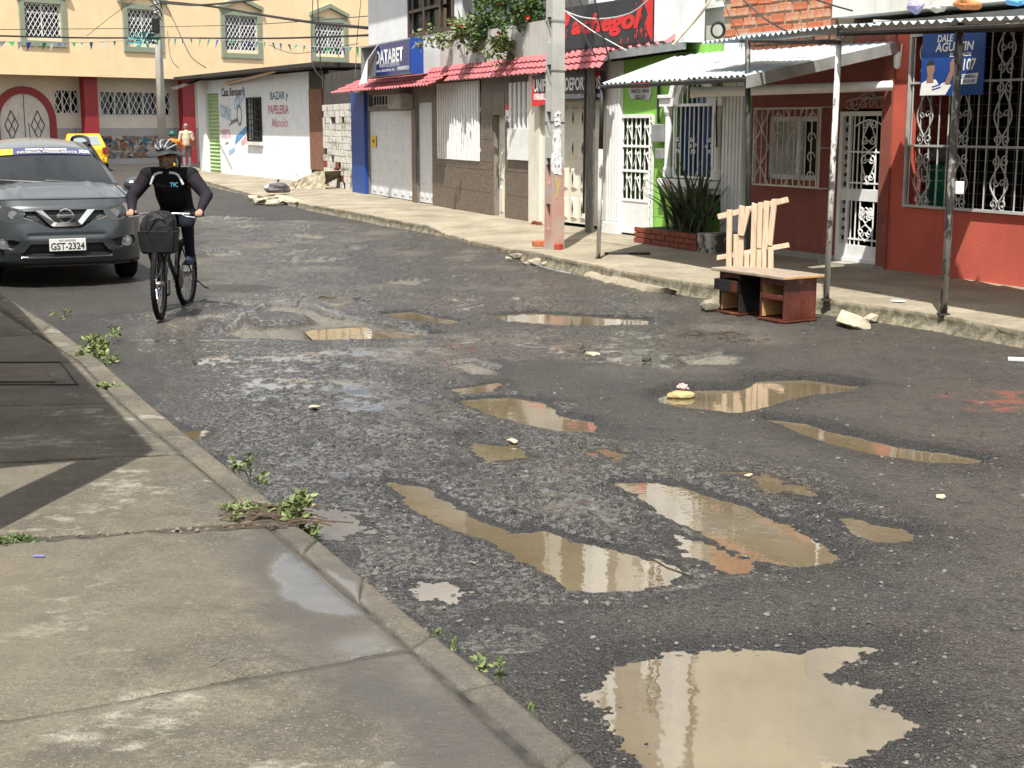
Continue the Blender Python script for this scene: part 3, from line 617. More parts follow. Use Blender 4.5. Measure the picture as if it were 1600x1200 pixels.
# sloping concrete gutter apron in front of the kerb
AP = [(1062,455),(1000,440),(950,428),(900,415),(868,407)]; AQ = [(1055,462),(1000,456),(960,447),(905,432),(862,418)]
mb = MB(); A = resample([np.array(G(a,b_,.06)) for a,b_ in AP],24); B = resample([np.array(G(a,b_,-.02)) for a,b_ in AQ],24); vs=[]; 
for i in range(24):
    for k in range(7):
        f = k/6; p = A[i]*(1-f)+B[i]*f; p = p.copy(); p[2] += math.sin(f*3.1)*.035+rng.normal(0,.006); vs.append(p)
mb.add(vs,[(i*7+k,i*7+k+1,(i+1)*7+k+1,(i+1)*7+k) for i in range(23) for k in range(6)]); struct(mb.build('gutter_apron', m_fp, smooth=True))
# ================================================================ BUILDINGS
F_hut = Facade((313,267),(507,287)); F_pier = Facade((507,289),(556,299)); F_st = Facade((556,300),(850,350))
F_gate = Facade((850,350),(945,362)); F_gr = Facade((945,362),(1168,392)); F_red = Facade((1168,392),(1640,452))
F_cr = Facade((-707,281),(735,244.7), 0.0)
def lattice(mb, r, pitch, rad, y, asp=1.5):
    a,b,c,d = r; W_,H_ = b-a, d-c
    for sg in (1,-1):
        k = -H_/asp
        while k < W_:
            p = []; 
            for tt in (0,1): p.append((k + tt*H_/asp, tt*H_))
            (x0,z0),(x1,z1) = p
            lo, hi = max(0,(0-x0)/(x1-x0)), min(1,(W_-x0)/(x1-x0))
            if hi > lo+.02:
                q0 = (x0+(x1-x0)*lo, H_*lo); q1 = (x0+(x1-x0)*hi, H_*hi)
                f = (lambda u: a+u) if sg > 0 else (lambda u: b-u)
                mb.tube([(f(q0[0]),y,c+q0[1]),(f(q1[0]),y,c+q1[1])], rad, 4, False)
            k += pitch
    return mb
def bars(mb, r, n, rad, y, vertical=True, k=5):
    a,b,c,d = r
    for i in range(n):
        f = (i+.5)/n
        if vertical: mb.tube([(a+(b-a)*f,y,c),(a+(b-a)*f,y,d)], rad, k)
        else: mb.tube([(a,y,c+(d-c)*f),(b,y,c+(d-c)*f)], rad, k)
    return mb
def inset(r, k): return (r[0]+k, r[1]-k, r[2]+k, r[3]-k)
def boxr(r, y0, y1): return MB().box(r[0],r[1],y0,y1,r[2],r[3])
# ---------------------------------------------------------------- cream building at the end of the street
B = F_cr.root('cream_building', 'cream two-storey building with sage window frames at the end of the street', 'building')
wz0 = F_cr.uz(150,120)[1]; UL = F_cr.uz(-500,100)[0]; UR = F_cr.uz(640,100)[0]; REC = 1.4
wins = [F_cr.rect(38,5,95,60), F_cr.rect(199,15,247,70), F_cr.rect(351,25,402,80), F_cr.rect(491,35,537,86)]
pitch_w = wins[1][0]-wins[0][0]; wins.insert(0, tuple(v-pitch_w*(1 if i<2 else 0) for i,v in enumerate(wins[0])))
mb = wall_holes(MB(), UL, UR, wz0, 9.5, wins, 0, .25); shell(mb, UL, UR, wz0, 9.5, 9)
mb.quad((UL,0,wz0),(UR,0,wz0),(UR,9,wz0),(UL,9,wz0)); mb.build('upper_wall', m_cream, B)
for i, r in enumerate(wins):
    g = boxr(r,.18,.2).build('window', m_glass, B)
    o = (r[0]-.24,r[1]+.24,r[2]-.34,r[3]+.24); frame(MB(), o, .245, -.07, .02).build('frame', m_sage, g, bevel=.01)
    mb = MB(); frame(mb, r, .05, .08,.12); mb.box((r[0]+r[1])/2-.03,(r[0]+r[1])/2+.03,.1,.13,r[2],r[3]); mb.box(r[0],r[1],.1,.13,r[2]+(r[3]-r[2])*.72,r[2]+(r[3]-r[2])*.72+.05); mb.build('sash', m_white, g)
    lattice(MB(), r, .22, .014, .04).build('grille', m_print_w, g)
    c_ = (r[0]+r[1])/2; e = r[3]+.36; ap = e+.55; mb = MB()
    for s_ in (-1,1): mb.prism([(c_,ap),(c_,ap-.2),(c_+s_*1.28,e-.08),(c_+s_*1.28,e+.1)], -.16, .01)
    mb.build('gable_moulding', m_sage, B)
lo = lambda *a: F_cr.rect(*a, off=-REC)
ws = [lo(84,140,123,178), lo(156,143,266,181)]; dr = lo(-2,146,77,262); dcx = (dr[0]+dr[1])/2; drad = (dr[1]-dr[0])/2
mb = wall_holes(MB(), UL, UR, -.1, wz0, ws, REC, .25); mb.build('lower_wall', m_creamlo, B)
for r in ws:
    g = boxr(r,REC+.15,REC+.17).build('window', m_glass, B); mb = MB(); frame(mb,r,.05,REC-.02,REC+.05)
    for k in range(1, max(2,int((r[1]-r[0])/.9))+1): 
        x_ = r[0]+(r[1]-r[0])*k/(max(2,int((r[1]-r[0])/.9))+1); mb.box(x_-.03,x_+.03,REC-.02,REC+.03,r[2],r[3])
    mb.build('frame', m_offw, g); mb = MB(); lattice(mb, r, .3, .017, REC-.03, 1.8); mb.build('grille', m_print_w, g)
# arched door with a red surround
zs = dr[3]-drad; pol = [(dcx+drad*math.cos(a), zs+drad*math.sin(a)) for a in np.linspace(0,math.pi,18)]
d_ = MB().prism([(dr[1],-.1)]+pol+[(dr[0],-.1)], REC-.06, REC+.02).build('door', m_offw, B)
mb = MB(); R1 = drad+.3
for a0,a1 in zip(np.linspace(0,math.pi,19)[:-1],np.linspace(0,math.pi,19)[1:]):
    mb.prism([(dcx+q*math.cos(a),zs+q*math.sin(a)) for q,a in ((drad,a0),(R1,a0),(R1,a1),(drad,a1))], REC-.14, REC+.02)
mb.box(dcx-R1,dcx-drad,REC-.14,REC+.02,-.1,zs); mb.box(dcx+drad,dcx+R1,REC-.14,REC+.02,-.1,zs); mb.build('arch_surround', m_crimson, B)
mb = MB()
for s_ in (-1,1):
    cx_ = dcx+s_*drad*.52; cz_ = zs-.15
    for q in ((0,0,.34,.62),): 
        P_ = [(cx_,cz_+.62),(cx_+.32,cz_),(cx_,cz_-.62),(cx_-.32,cz_)]
        for a_,b_ in zip(P_,P_[1:]+P_[:1]): mb.tube([(a_[0],REC-.075,a_[1]),(b_[0],REC-.075,b_[1])],.022,4)
        mb.tube([(cx_-.16,REC-.075,cz_+.31),(cx_+.16,REC-.075,cz_-.31)],.018,4); mb.tube([(cx_+.16,REC-.075,cz_+.31),(cx_-.16,REC-.075,cz_-.31)],.018,4)
mb.tube([(dcx,REC-.07,0),(dcx,REC-.07,zs+drad)],.015,4); mb.build('door_ornament', m_brown, d_)
for q in ((134,122,155,262),(287,125,306,262)):
    r = F_cr.rect(*q,off=-.5); MB().box(r[0],r[1],.5,.85,-.1,wz0).build('column', m_crimson, B)
r = lo(84,200,262,262); MB().box(r[0],UR,REC-.03,REC+.02,-.1,r[3]).build('plinth', M('grey_tile_plinth',(.36,.35,.34),.5,.05,2,.05), B)
r = lo(158,212,248,247); mb = MB(); k = 0
nx, nzz = 22, 8; gx = np.linspace(r[0],r[1],nx+1); gz = np.linspace(r[2],r[3],nzz+1)
J = {(i,j):(gx[i]+(rng.uniform(-.12,.12) if 0<i<nx else 0), gz[j]+(rng.uniform(-.07,.07) if 0<j<nzz else 0)) for i in range(nx+1) for j in range(nzz+1)}
for i in range(nx):
    for j in range(nzz):
        q = [J[i,j],J[i+1,j],J[i+1,j+1],J[i,j+1]]; cc = (sum(p[0] for p in q)/4,sum(p[1] for p in q)/4); q = [(cc[0]+(p[0]-cc[0])*.95,cc[1]+(p[1]-cc[1])*.95) for p in q]
        if rng.random() < .5:
            for tri in ((0,1,2),(0,2,3)): mb.prism([q[a] for a in tri], REC-.055, REC-.04, int(rng.choice(6,p=[.3,.22,.2,.1,.1,.08])))
        else: mb.prism(q, REC-.055, REC-.04, int(rng.choice(6,p=[.3,.22,.2,.1,.1,.08])))
mp_ = [flatm('mosaic_%d'%i, c) for i,c in enumerate([(.26,.2,.15),(.42,.38,.34),(.14,.1,.08),(.02,.03,.06),(.02,.14,.22),(.28,.09,.03)])]
stuff(mb.build('mosaic', mp_, B))
# ---------------------------------------------------------------- white painted hut
H = F_hut.root('painted_hut', 'low white hut with painted bazaar lettering and green shutter', 'building')
uz = F_hut.uz; ue = uz(484,200)[0]; top = uz(400,119)[1]
sh_ = F_hut.rect(323,146,343,266); wn = F_hut.rect(388,154,409,219); bd = F_hut.rect(486,139,506,265)
peel = M('peeling_plaster', (.74,.765,.775), .85, .05, 2, .25, 30, spots=.8, spot_col=(.36,.31,.24), spot_scale=2.2, spot_lo=.64, spot_hi=.68, streak=.1)
mb = wall_holes(MB(), 0, ue, -.2, top, [(sh_[0],sh_[1],-.3,sh_[3]), wn], 0, .2); shell(mb,0,F_hut.len,-.2,top,5); mb.build('wall', peel, H)
s_o = boxr((sh_[0],sh_[1],-.2,sh_[3]),.12,.14).build('shutter', M('pale_green_metal',(.36,.5,.25),.55,.06,3,.1), H)
for k in range(22):
    z_ = sh_[3]-(k+.5)*(sh_[3]+.1)/22; MB().tube([(sh_[0],.115,z_),(sh_[1],.115,z_)],.045,5).build('slat', s_o.data.materials[0], s_o)
w_o = boxr(wn,.15,.17).build('window', m_glass, H); mb = MB(); frame(mb,inset(wn,-.04),.06,-.06,-.02); bars(mb,wn,5,.014,-.04); bars(mb,wn,7,.014,-.04,False); mb.build('grille', m_black, w_o)
MB().box(wn[0]-.06,wn[1]+.1,-.1,.1,wn[2]-.16,wn[2]-.05).build('sill', m_offw, w_o)
m_pt = [flatm('paint_black',(.03,.03,.03),.8), flatm('paint_teal',(.09,.17,.23),.8), flatm('paint_rose',(.50,.16,.2),.8), flatm('paint_pink',(.62,.36,.40),.8), flatm('paint_blue',(.10,.29,.55),.8), flatm('paint_sky',(.32,.46,.63),.8)]
def ft(F, s, m_, q, par, off=.006, **k):
    r = F.rect(*q, off=off); return text(s, m_, par, r[0],r[1],r[2],r[3], -off, **k)
ft(F_hut,"Casa Benquer's",m_pt[0],(346,136,382,154),H,shear=.15,bold=.02); ft(F_hut,'BAZAR y',m_pt[1],(422,143,450,159),H,bold=.02)
ft(F_hut,'PAPELERIA',m_pt[2],(419,164,451,178),H,bold=.02); ft(F_hut,'Manolo',m_pt[3],(424,184,450,199),H,shear=.3,bold=.02)
ft(F_hut,'COPIAS',m_pt[5],(344,161,361,182),H,bold=.03,tilt=-.15); ft(F_hut,'COLOR',m_pt[5],(366,155,384,174),H,bold=.03,tilt=.35); ft(F_hut,'OFERTA',m_pt[3],(345,202,360,216),H,bold=.04)
mb = MB()
def poly_px(mb, pts, off, m=0):
    q = [F_hut.uz(a,b_,off) for a,b_ in pts]; mb.prism(q, -off-.002, -off, m)
poly_px(mb,[(367,226),(369,213),(385,196),(387,204),(375,218)],.006,0); poly_px(mb,[(357,198),(362,188),(371,184),(371,190),(364,193)],.006,1)
poly_px(mb,[(352,224),(356,221),(357,223),(353,226)],.006,1); poly_px(mb,[(357,236),(367,230),(367,236),(358,243)],.006,2); poly_px(mb,[(376,222),(384,212),(385,222),(378,228)],.006,3)
cx_,cz_ = F_hut.uz(374,180,.006); rr_ = F_hut.uz(378,180,.006)[0]-cx_
for a0 in range(14):
    a1=(a0+1)/14*6.2832; a0=a0/14*6.2832; mb.prism([(cx_+q*rr_*math.cos(a),cz_+q*1.3*rr_*math.sin(a)) for q,a in ((.72,a0),(1,a0),(1,a1),(.72,a1))],-.008,-.006,1)
mb.build('painted_mural', [m_pt[4],flatm('paint_grey',(.2,.2,.21),.8),m_pt[5],m_pt[3]], H)
MB().box(bd[0],bd[1],-.05,.02,bd[2],bd[3]).build('brown_door', M('rusty_brown_door',(.19,.085,.05),.8,.15,5,.3,spots=.5,spot_col=(.3,.18,.13),spot_scale=6), H)
MB().box(ue,F_hut.len,.02,.2,-.2,top).build('door_wall', M('dark_boards',(.07,.06,.05),.9), H)  # plain dark brown boards around the door
zr = F_hut.uz(400,111,.5)[1]
roof = MB(); roof.box(F_hut.uz(277,107,.6)[0]-.2, F_hut.len+1.2, -.7, 5, zr-.05, zr+.06); roof.build('roof_sheet', m_rusty, H)
mb = MB(); a_=F_hut.uz(352,131,.12); b_=F_hut.uz(430,111,.5); mb.tube([(a_[0],-.12,a_[1]),(b_[0],-.5,b_[1])],.045,6); mb.build('loose_roof_pole', m_plank, H)
sm = MB(); q0=F_hut.uz(273,141,1.2); q1=F_hut.uz(312,122,.1); sm.quad((q0[0],-1.2,q0[1]),(q1[0],-1.2,q0[1]+.1),(q1[0],.0,q1[1]),(q0[0],.0,q1[1])); sm.build('side_awning', m_rusty, H)
# ramp of rubble beside the brown door
rp = thing('stone_ramp','rough stone and concrete ramp below the brown door','ramp',(0,0,0))
P0=G(440,296,.12); P1=G(508,297,.12); topz=CAM_H-(267-HORIZON)/FPX*P1.y*1.02
back=Vector((F_hut.n.x,F_hut.n.y,0))*-1.1; mb=MB(); nX=18
vs=[]; 
for i in range(nX+1):
    f=i/nX; p=P0.lerp(P1,f); hz=.1+(topz-.1)*min(1,f*1.25)
    for k in range(6):
        g=k/5; z_=hz*g; jit=rng.normal(0,.012,3); vs.append((p.x+jit[0],p.y+jit[1],.05+z_))
    vs.append((p.x+back.x,p.y+back.y,.05+hz+.02))
mb.add(vs,[(i*7+k,(i+1)*7+k,(i+1)*7+k+1,i*7+k+1) for i in range(nX) for k in range(6)]); mb.build('ramp_body', m_rock, rp)
# ---------------------------------------------------------------- bare pier of whitewashed brick
Pp = F_pier.root('whitewashed_pier','crumbling whitewashed brick wall between the hut and the blue pillar','wall')
tz = F_pier.uz(530,170)[1]; tz2 = F_pier.uz(530,112)[1]
MB().box(0,F_pier.len,.03,.3,-.1,tz2).build('core', M('dark_core',(.055,.045,.04),.9,.3,4), Pp)
bw_, bh_ = .36,.17; wm = M('whitewashed_brick',(.60,.58,.52),.9,.1,5,.5,40,spots=.75,spot_col=(.16,.13,.09),spot_scale=3.2,spot_lo=.5,spot_hi=.6); j=0; z_=0
bm_ = MB().box(-.5,.5,0,1,-.5,.5)
while z_ < tz-.02:
    u_ = -.18*(j%2)
    while u_ < F_pier.len:
        a_,b_ = max(0,u_), min(F_pier.len,u_+bw_-.008)
        if b_-a_ > .06 and rng.random() > .1:
            mb = MB().box(a_,b_,-rng.uniform(.01,.022),.03,z_,z_+bh_-.007); mb.build('brick', m_brickd if rng.random()<.16 and z_<.6 else wm, Pp, bevel=.008)
        u_ += bw_
    z_ += bh_; j += 1
# ---------------------------------------------------------------- house with the blue shop, stone tiles and balcony
T = F_st.root('stone_tiled_house','two-storey house with stone-tiled front, white slatted windows and balcony','building'); R_ = F_st.rect
TOPZ = 6.6; upz = F_st.uz(760,112)[1]
rd = R_(576,173,644,308); nd = R_(652,160,676,317); w1 = R_(686,128,752,250); cd = R_(772,180,790,339); w2 = R_(798,128,833,250); vt = R_(576,147,640,165)
holes = [(rd[0],rd[1],-.2,rd[3]),(nd[0],nd[1],-.2,nd[3]),w1,(cd[0],cd[1],-.2,cd[3]),w2,vt]
mb = wall_holes(MB(),0,F_st.len,-.2,upz,holes,0,.22); shell(mb,0,F_st.len,-.2,upz,6); mb.build('ground_floor_wall', M('grimy_render',(.2,.185,.16),.9,.2,3,.3,streak=.3), T)
r = R_(556,145,575,302); MB().box(0,r[1],-.09,.05,-.1,r[3]).build('blue_pillar', m_blue, T)
m_wdoor = M('white_steel_door',(.66,.68,.7),.5,.06,4,.05,spots=.5,spot_col=(.4,.36,.3),spot_scale=4,spot_lo=.62,spot_hi=.75,streak=.2)
def pressed_door(F, r, nx, nz_, mat, par, y=.05, name='door', groove=.03, sx=.55, sz=.6, proud=.018):
    d = MB().box(r[0],r[1],y,y+.04,r[2],r[3]).build(name, mat, par)
    cw,ch = (r[1]-r[0])/nx,(r[3]-r[2])/nz_
    for i in range(nx):
        for j in range(nz_):
            a,c = r[0]+cw*(i+.5), r[2]+ch*(j+.5); w_,h_ = cw*sx/2,ch*sz/2; mb = MB(); k=.35
            v = [(a-w_,y,c-h_),(a+w_,y,c-h_),(a+w_,y,c+h_),(a-w_,y,c+h_)] + [(a-w_*k,y-proud,c-h_*.8),(a+w_*k,y-proud,c-h_*.8),(a+w_*k,y-proud,c+h_*.8),(a-w_*k,y-proud,c+h_*.8)]
            mb.add(v,[(4,5,6,7),(0,1,5,4),(1,2,6,5),(2,3,7,6),(3,0,4,7)]); mb.build('panel', mat, d)
    return d
d_ = pressed_door(F_st,rd,6,8,m_wdoor,T,name='metal_gate',sx=.5,sz=.35)
z_=R_(582,215,587,230); 
r = R_(579,212,586,230,); MB().box(r[0],r[1],.022,.03,r[2],r[3]).build('sticker', m_print_y, d_); text('!',m_print_k,d_,r[0]+.08,r[1]-.08,r[2]+.1,r[3]-.1,.02)
pressed_door(F_st,nd,3,7,m_wdoor,T,sx=.6,sz=.3)
v_ = MB(); bars(v_,vt,14,.018,.1); [frame(v_,(vt[0]+k*(vt[1]-vt[0])/3,vt[0]+(k+1)*(vt[1]-vt[0])/3,vt[2],vt[3]),.03,.08,.12) for k in range(3)]; v_.build('vent_grille', m_steel, T)
r = R_(626,147,646,170,); MB().box(r[0],r[1],-.3,0,r[2],r[3]).build('meter_box', m_concrete, T, bevel=.015)
def slats(F, r, n, par, fill, ysl, lowsolid=0):
    g = MB().box(r[0],r[1],.16,.18,r[2],r[3]).build('window', m_glass, par); p = (r[1]-r[0])/n
    for i in range(n):
        c_ = r[0]+p*(i+.5); MB().box(c_-p*fill/2,c_+p*fill/2,ysl,ysl+.05,r[2],r[3]).build('slat', m_white, g, bevel=.01)
    mb = MB(); 
    for f in (.12,.62): mb.box(r[0],r[1],ysl+.055,ysl+.08,r[2]+(r[3]-r[2])*f,r[2]+(r[3]-r[2])*f+.07)
    if lowsolid: mb.box(r[0],r[1],ysl-.012,ysl+.06,r[2],r[2]+lowsolid)
    mb.build('rail', m_white, g); return g
slats(F_st,w1,17,T,.52,-.06); slats(F_st,w2,5,T,.45,-.06,.55)
pressed_door(F_st,cd,2,3,m_gate,T,y=.1,sx=.7,sz=.85)
# stone tiles, one by one
tw, th = .62,.42; proto = {}
def tile_rect(r):
    z_ = r[2]
    while z_ < r[3]-.03:
        u_ = r[0]
        while u_ < r[1]-.03:
            b_,d2 = min(u_+tw,r[1]),min(z_+th,r[3])
            MB().box(u_+.003,b_-.003,-.02-rng.uniform(0,.004),.0,z_+.003,d2-.003).build('stone_tile', m_stone, T); u_ += tw
        z_ += th
wtop = upz-.35
for q in ((nd[1]+.03,cd[0]-.02,0,w1[2]),(w1[1]+.02,cd[0]-.02,w1[2],wtop),(cd[1]+.02,w2[0]-.02,0,wtop),(w2[0]-.02,R_(834,240,834,250)[0],0,w2[2]),(cd[0]-.02,cd[1]+.02,cd[3],wtop),(nd[1]+.03,w1[0]-.02,w1[2],wtop),(rd[1]+.03,nd[0]-.03,0,wtop*.9)): tile_rect(q)
r = R_(790,164,798,191,.03); s_ = MB().box(r[0],r[1],-.035,-.024,r[2],r[3]).build('notice', m_print_w, T); MB().box(r[0],r[1],-.04,-.036,r[3]-(r[3]-r[2])*.28,r[3]).build('notice_header', m_print_r, s_); text('?',m_print_k,s_,r[0]+.05,r[1]-.05,r[2]+.1,r[3]-.4,-.04)
r = R_(834,140,851,347); MB().box(r[0],F_st.len+.02,-.1,.1,-.1,upz).build('white_column', M('stained_cream_column',(.66,.62,.53),.7,.06,4,.1,streak=.35), T)
# upper storey
ul = F_st.uz(576,60)[0]; uw = R_(638,-62,709,50); 
mb = wall_holes(MB(),ul,uw[1]+.5,upz-.05,TOPZ,[uw],0,.2); shell(mb,ul,uw[1]+.5,upz,TOPZ,6); mb.build('upper_wall', m_whitec, T)
g = MB().box(uw[0],uw[1],.1,.12,uw[2],uw[3]).build('window', m_glass, T); mb = MB(); frame(mb,inset(uw,-.03),.07,-.02,.06)
for f in (.36,.72): x_=uw[0]+(uw[1]-uw[0])*f; mb.box(x_-.05,x_+.05,-.015,.05,uw[2],uw[3])
for f in (.35,.68): z_=uw[2]+(uw[3]-uw[2])*f; mb.box(uw[0],uw[0]+(uw[1]-uw[0])*.72,-.012,.05,z_-.03,z_+.03)
mb.build('frame', m_brown, g)
bl = uw[1]+.5; br = F_st.len+F_gate.len*.35; pz = F_st.uz(800,40,.1)[1]
MB().box(uw[1]-.6,br,-.08,0,upz-.12,upz+.05).build('balcony_slab', m_greyw, T)
mb = MB(); mb.box(uw[1]-.6,br,-.1,.03,upz+.052,pz); mb.box(uw[1]-.6,uw[1]-.5,.03,.3,upz+.052,pz); mb.build('balcony_parapet', M('stained_parapet',(.52,.50,.46),.85,.08,2,.3,streak=.45), T)
MB().box(bl+.003,br,1.2,1.4,upz,TOPZ).build('balcony_back_wall', m_greyw, T); MB().box(ul-.2,br+.2,-.8,6.2,TOPZ,TOPZ+.15).build('roof_slab', m_greyw, T)
# ---------------------------------------------------------------- sports shop with the cream gate
Gt = F_gate.root('sports_shop','shop front closed by a cream pressed-metal gate behind the concrete pole','building')
gz = F_gate.uz(900,128)[1]; gr = (.35,F_gate.len-.1,.06,F_gate.uz(905,160)[1])
mb = wall_holes(MB(),.0,F_gate.len,-.2,gz+.3,[(gr[0],gr[1],-.3,gr[3])],.02,.2); shell(mb,0,F_gate.len,-.2,gz+.3,6,.02); mb.build('wall', m_offw, Gt)
pressed_door(F_gate,gr,5,4,m_gate,Gt,y=.12,name='metal_gate',sx=.75,sz=.72,proud=.03)
d2 = [o for o in Gt.children if o.name.startswith('metal_gate')][0]; mb = MB()
for i in range(5):
    for j in range(4):
        c_ = gr[0]+(gr[1]-gr[0])*(i+.5)/5; z_ = gr[2]+(gr[3]-gr[2])*(j+.5)/4; mb.prism([(c_-.018,z_),(c_,z_-.1),(c_+.018,z_),(c_,z_+.1)],.08,.086)
mb.build('slot', m_dark, d2)
MB().box(0,.33,-.05,.05,-.1,gr[3]+.1).build('door_post', m_gate, Gt)
MB().box(0,F_gate.len,.9,6,gz+.3,TOPZ).build('upper_wall', m_offw, Gt)
# ---------------------------------------------------------------- green house
N_ = F_gr.root('green_house','small lime green house with white pilasters and arched window','building'); R_ = F_gr.rect
gt = F_gr.uz(1050,100)[1]+.25; dd = R_(961,179,1020,378); ww = R_(1056,164,1119,279); acx = (ww[0]+ww[1])/2; ar = (ww[1]-ww[0])/2*.72
mb = wall_holes(MB(),0,F_gr.len,-.2,gt,[(dd[0],dd[1],-.3,dd[3]),ww,(acx-ar*.9,acx+ar*.9,ww[3]-.01,ww[3]+ar*.75)],0,.2); shell(mb,0,F_gr.len,-.2,gt,6); mb.build('wall', m_green, N_)
for q,nm in (((952,128,973,377),5),((1133,120,1166,388),6)):
    r = R_(*q); w_ = r[1]-r[0]; mb = MB(); mb.box(r[0],r[1],-.06,.0,-.1,gt)
    for k in range(nm): c_ = r[0]+w_*(k+.5)/nm; mb.box(c_-w_/nm*.34,c_+w_/nm*.34,-.074,-.06,.2,gt)
    mb.box(r[0]-.03,r[1]+.03,-.11,.0,-.1,.17); mb.build('pilaster', m_white, N_, bevel=.006)
# door: barred gate over a dark hall
do = MB(); fr=(dd[0],dd[1],.03,dd[3]); pz_ = dd[2]+(dd[3]-dd[2])*.33; frame(do,fr,.055,-.03,.03); do.box(dd[0]+.05,dd[1]-.05,-.01,.02,.05,pz_); do.box(dd[1]-.2,dd[1]-.05,-.012,.021,pz_,pz_+.45)
door = do.build('door', m_white, N_, bevel=.005)
mb = MB(); rg=(dd[0]+.05,dd[1]-.05,pz_,dd[3]-.05); bars(mb,rg,8,.011,-.0)
for f in (.0,.36,.66): z_=rg[2]+(rg[3]-rg[2])*f; mb.box(rg[0],rg[1],-.02,.015,z_-.018,z_+.018)
for f in (.2,.5,.82):
    zc = rg[2]+(rg[3]-rg[2])*f
    for k in range(4):
        xc = rg[0]+(rg[1]-rg[0])*(k+.5)/4
        for s_ in (-1,1):
            mb.tube(spiral(xc+s_*.035,zc+.1,.032,1,0 if s_<0 else math.pi,-.02,10,s_),.007,4); mb.tube([(xc+s_*.01,-.02,zc+.08),(xc+s_*.1,-.02,zc-.1)],.007,4)
mb.build('grille', m_print_w, door)
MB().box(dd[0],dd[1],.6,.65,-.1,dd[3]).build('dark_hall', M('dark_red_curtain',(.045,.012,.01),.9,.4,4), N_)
sg = MB(); sr=(dd[1]+.01,dd[1]+.12,.05,dd[3]-.02); frame(sg,sr,.02,-.09,-.06); bars(sg,sr,10,.008,-.075,False); sg.build('side_grille', m_white, N_)
# arched window
wdw = MB().box(ww[0]-.02,ww[1]+.02,.1,.12,ww[2],ww[3]+ar).build('window', m_glassb, N_)
mb = MB()
for k in range(7): c_=ww[0]+(ww[1]-ww[0])*k/7; mb.box(c_+.02,c_+(ww[1]-ww[0])/14,.085,.098,ww[2],ww[3])
mb.build('curtain', M('blue_curtain',(.012,.04,.16),.8,.2,6), wdw)
mb = MB()
for a0,a1 in zip(np.linspace(0,math.pi,15)[:-1],np.linspace(0,math.pi,15)[1:]):
    for q0,q1,yy in ((ar,ar*1.32,-.07),(ar*1.32,ar*1.6,-.11)): mb.prism([(acx+q*math.cos(a),ww[3]+q*math.sin(a)) for q,a in ((q0,a0),(q1,a0),(q1,a1),(q0,a1))], yy, .02)
    mb.prism([(acx+q*math.cos(a),ww[3]+q*math.sin(a)) for q,a in ((ar*.98,a0),(ar*.98,a1),(ar*1.6,a1),(ar*1.6,a0))], .0, .01)
for s_ in (-1,1):
    e = acx+s_*ar*1.3; f_ = acx+s_*(ww[1]-ww[0])*.78; a_,b_=sorted((e,f_)); mb.box(a_,b_,-.12,.02,ww[3]-.02,ww[3]+.1); mb.box(a_,b_,-.15,.02,ww[3]+.1,ww[3]+.15)
    x_ = acx+s_*(ww[1]-ww[0])*.62; mb.lathe([(.075,ww[2]),(.075,ww[2]+.12),(.055,ww[2]+.16),(.05,ww[3]-.16),(.075,ww[3]-.1),(.08,ww[3]-.02)],(x_,-.05,0),n=10)
mb.box(ww[0]-.24,ww[1]+.24,-.16,.02,ww[2]-.12,ww[2]-.02); mb.box(ww[0]-.2,ww[1]+.2,-.11,.02,ww[2]-.2,ww[2]-.12); mb.build('window_surround', m_white, wdw, bevel=.006)
mb = MB(); bars(mb,(ww[0],ww[1],ww[2],ww[3]),9,.011,-.03)
for k in range(6): 
    x_=acx-ar+ar*2*(k+.5)/6; mb.tube([(x_,-.03,ww[3]),(x_,-.03,ww[3]+math.sqrt(max(0,ar*ar-(x_-acx)**2)))],.011,5)
mb.box(ww[0],ww[1],-.05,-.02,ww[3]-.02,ww[3]+.02); mb.box(ww[0],ww[1],-.05,-.02,ww[2]+.0,ww[2]+.03); mb.box(ww[0],ww[0]+.03,-.05,-.02,ww[2],ww[3]); mb.box(ww[1]-.03,ww[1],-.05,-.02,ww[2],ww[3])
for k in (.1,.5,.9):
    x_=ww[0]+(ww[1]-ww[0])*k; z_=ww[2]+(ww[3]-ww[2])*.45
    for a in range(6): c_=(x_+.06*math.cos(a*1.047),z_+.09*math.sin(a*1.047)); mb.tube(spiral(c_[0],c_[1],.035,1,a,-.045,8),.007,4)
mb.build('grille', m_print_w, wdw)
for q in ((1021,194,1038,222),(1027,232,1037,248)):
    r = R_(*q,.1); MB().box(r[0],r[1],-.14,0,r[2],r[3]).build('meter_box', m_steel, N_, bevel=.012)
mb = MB(); a_=F_gr.uz(1030,122,.02); b_=F_gr.uz(1029,192,.02); mb.tube([(a_[0],-.03,a_[1]),(b_[0],-.03,b_[1])],.022,6); mb.build('conduit', m_cable, N_); mb = MB()
a_=F_gr.uz(1124,120,.1); b_=F_gr.uz(1120,230,.1); mb.tube(bez([(a_[0],-.1,a_[1]),(a_[0]-.02,-.12,(a_[1]+b_[1])/2),(b_[0],-.1,b_[1])]),.014,5); mb.build('hanging_cable', m_cable, N_)
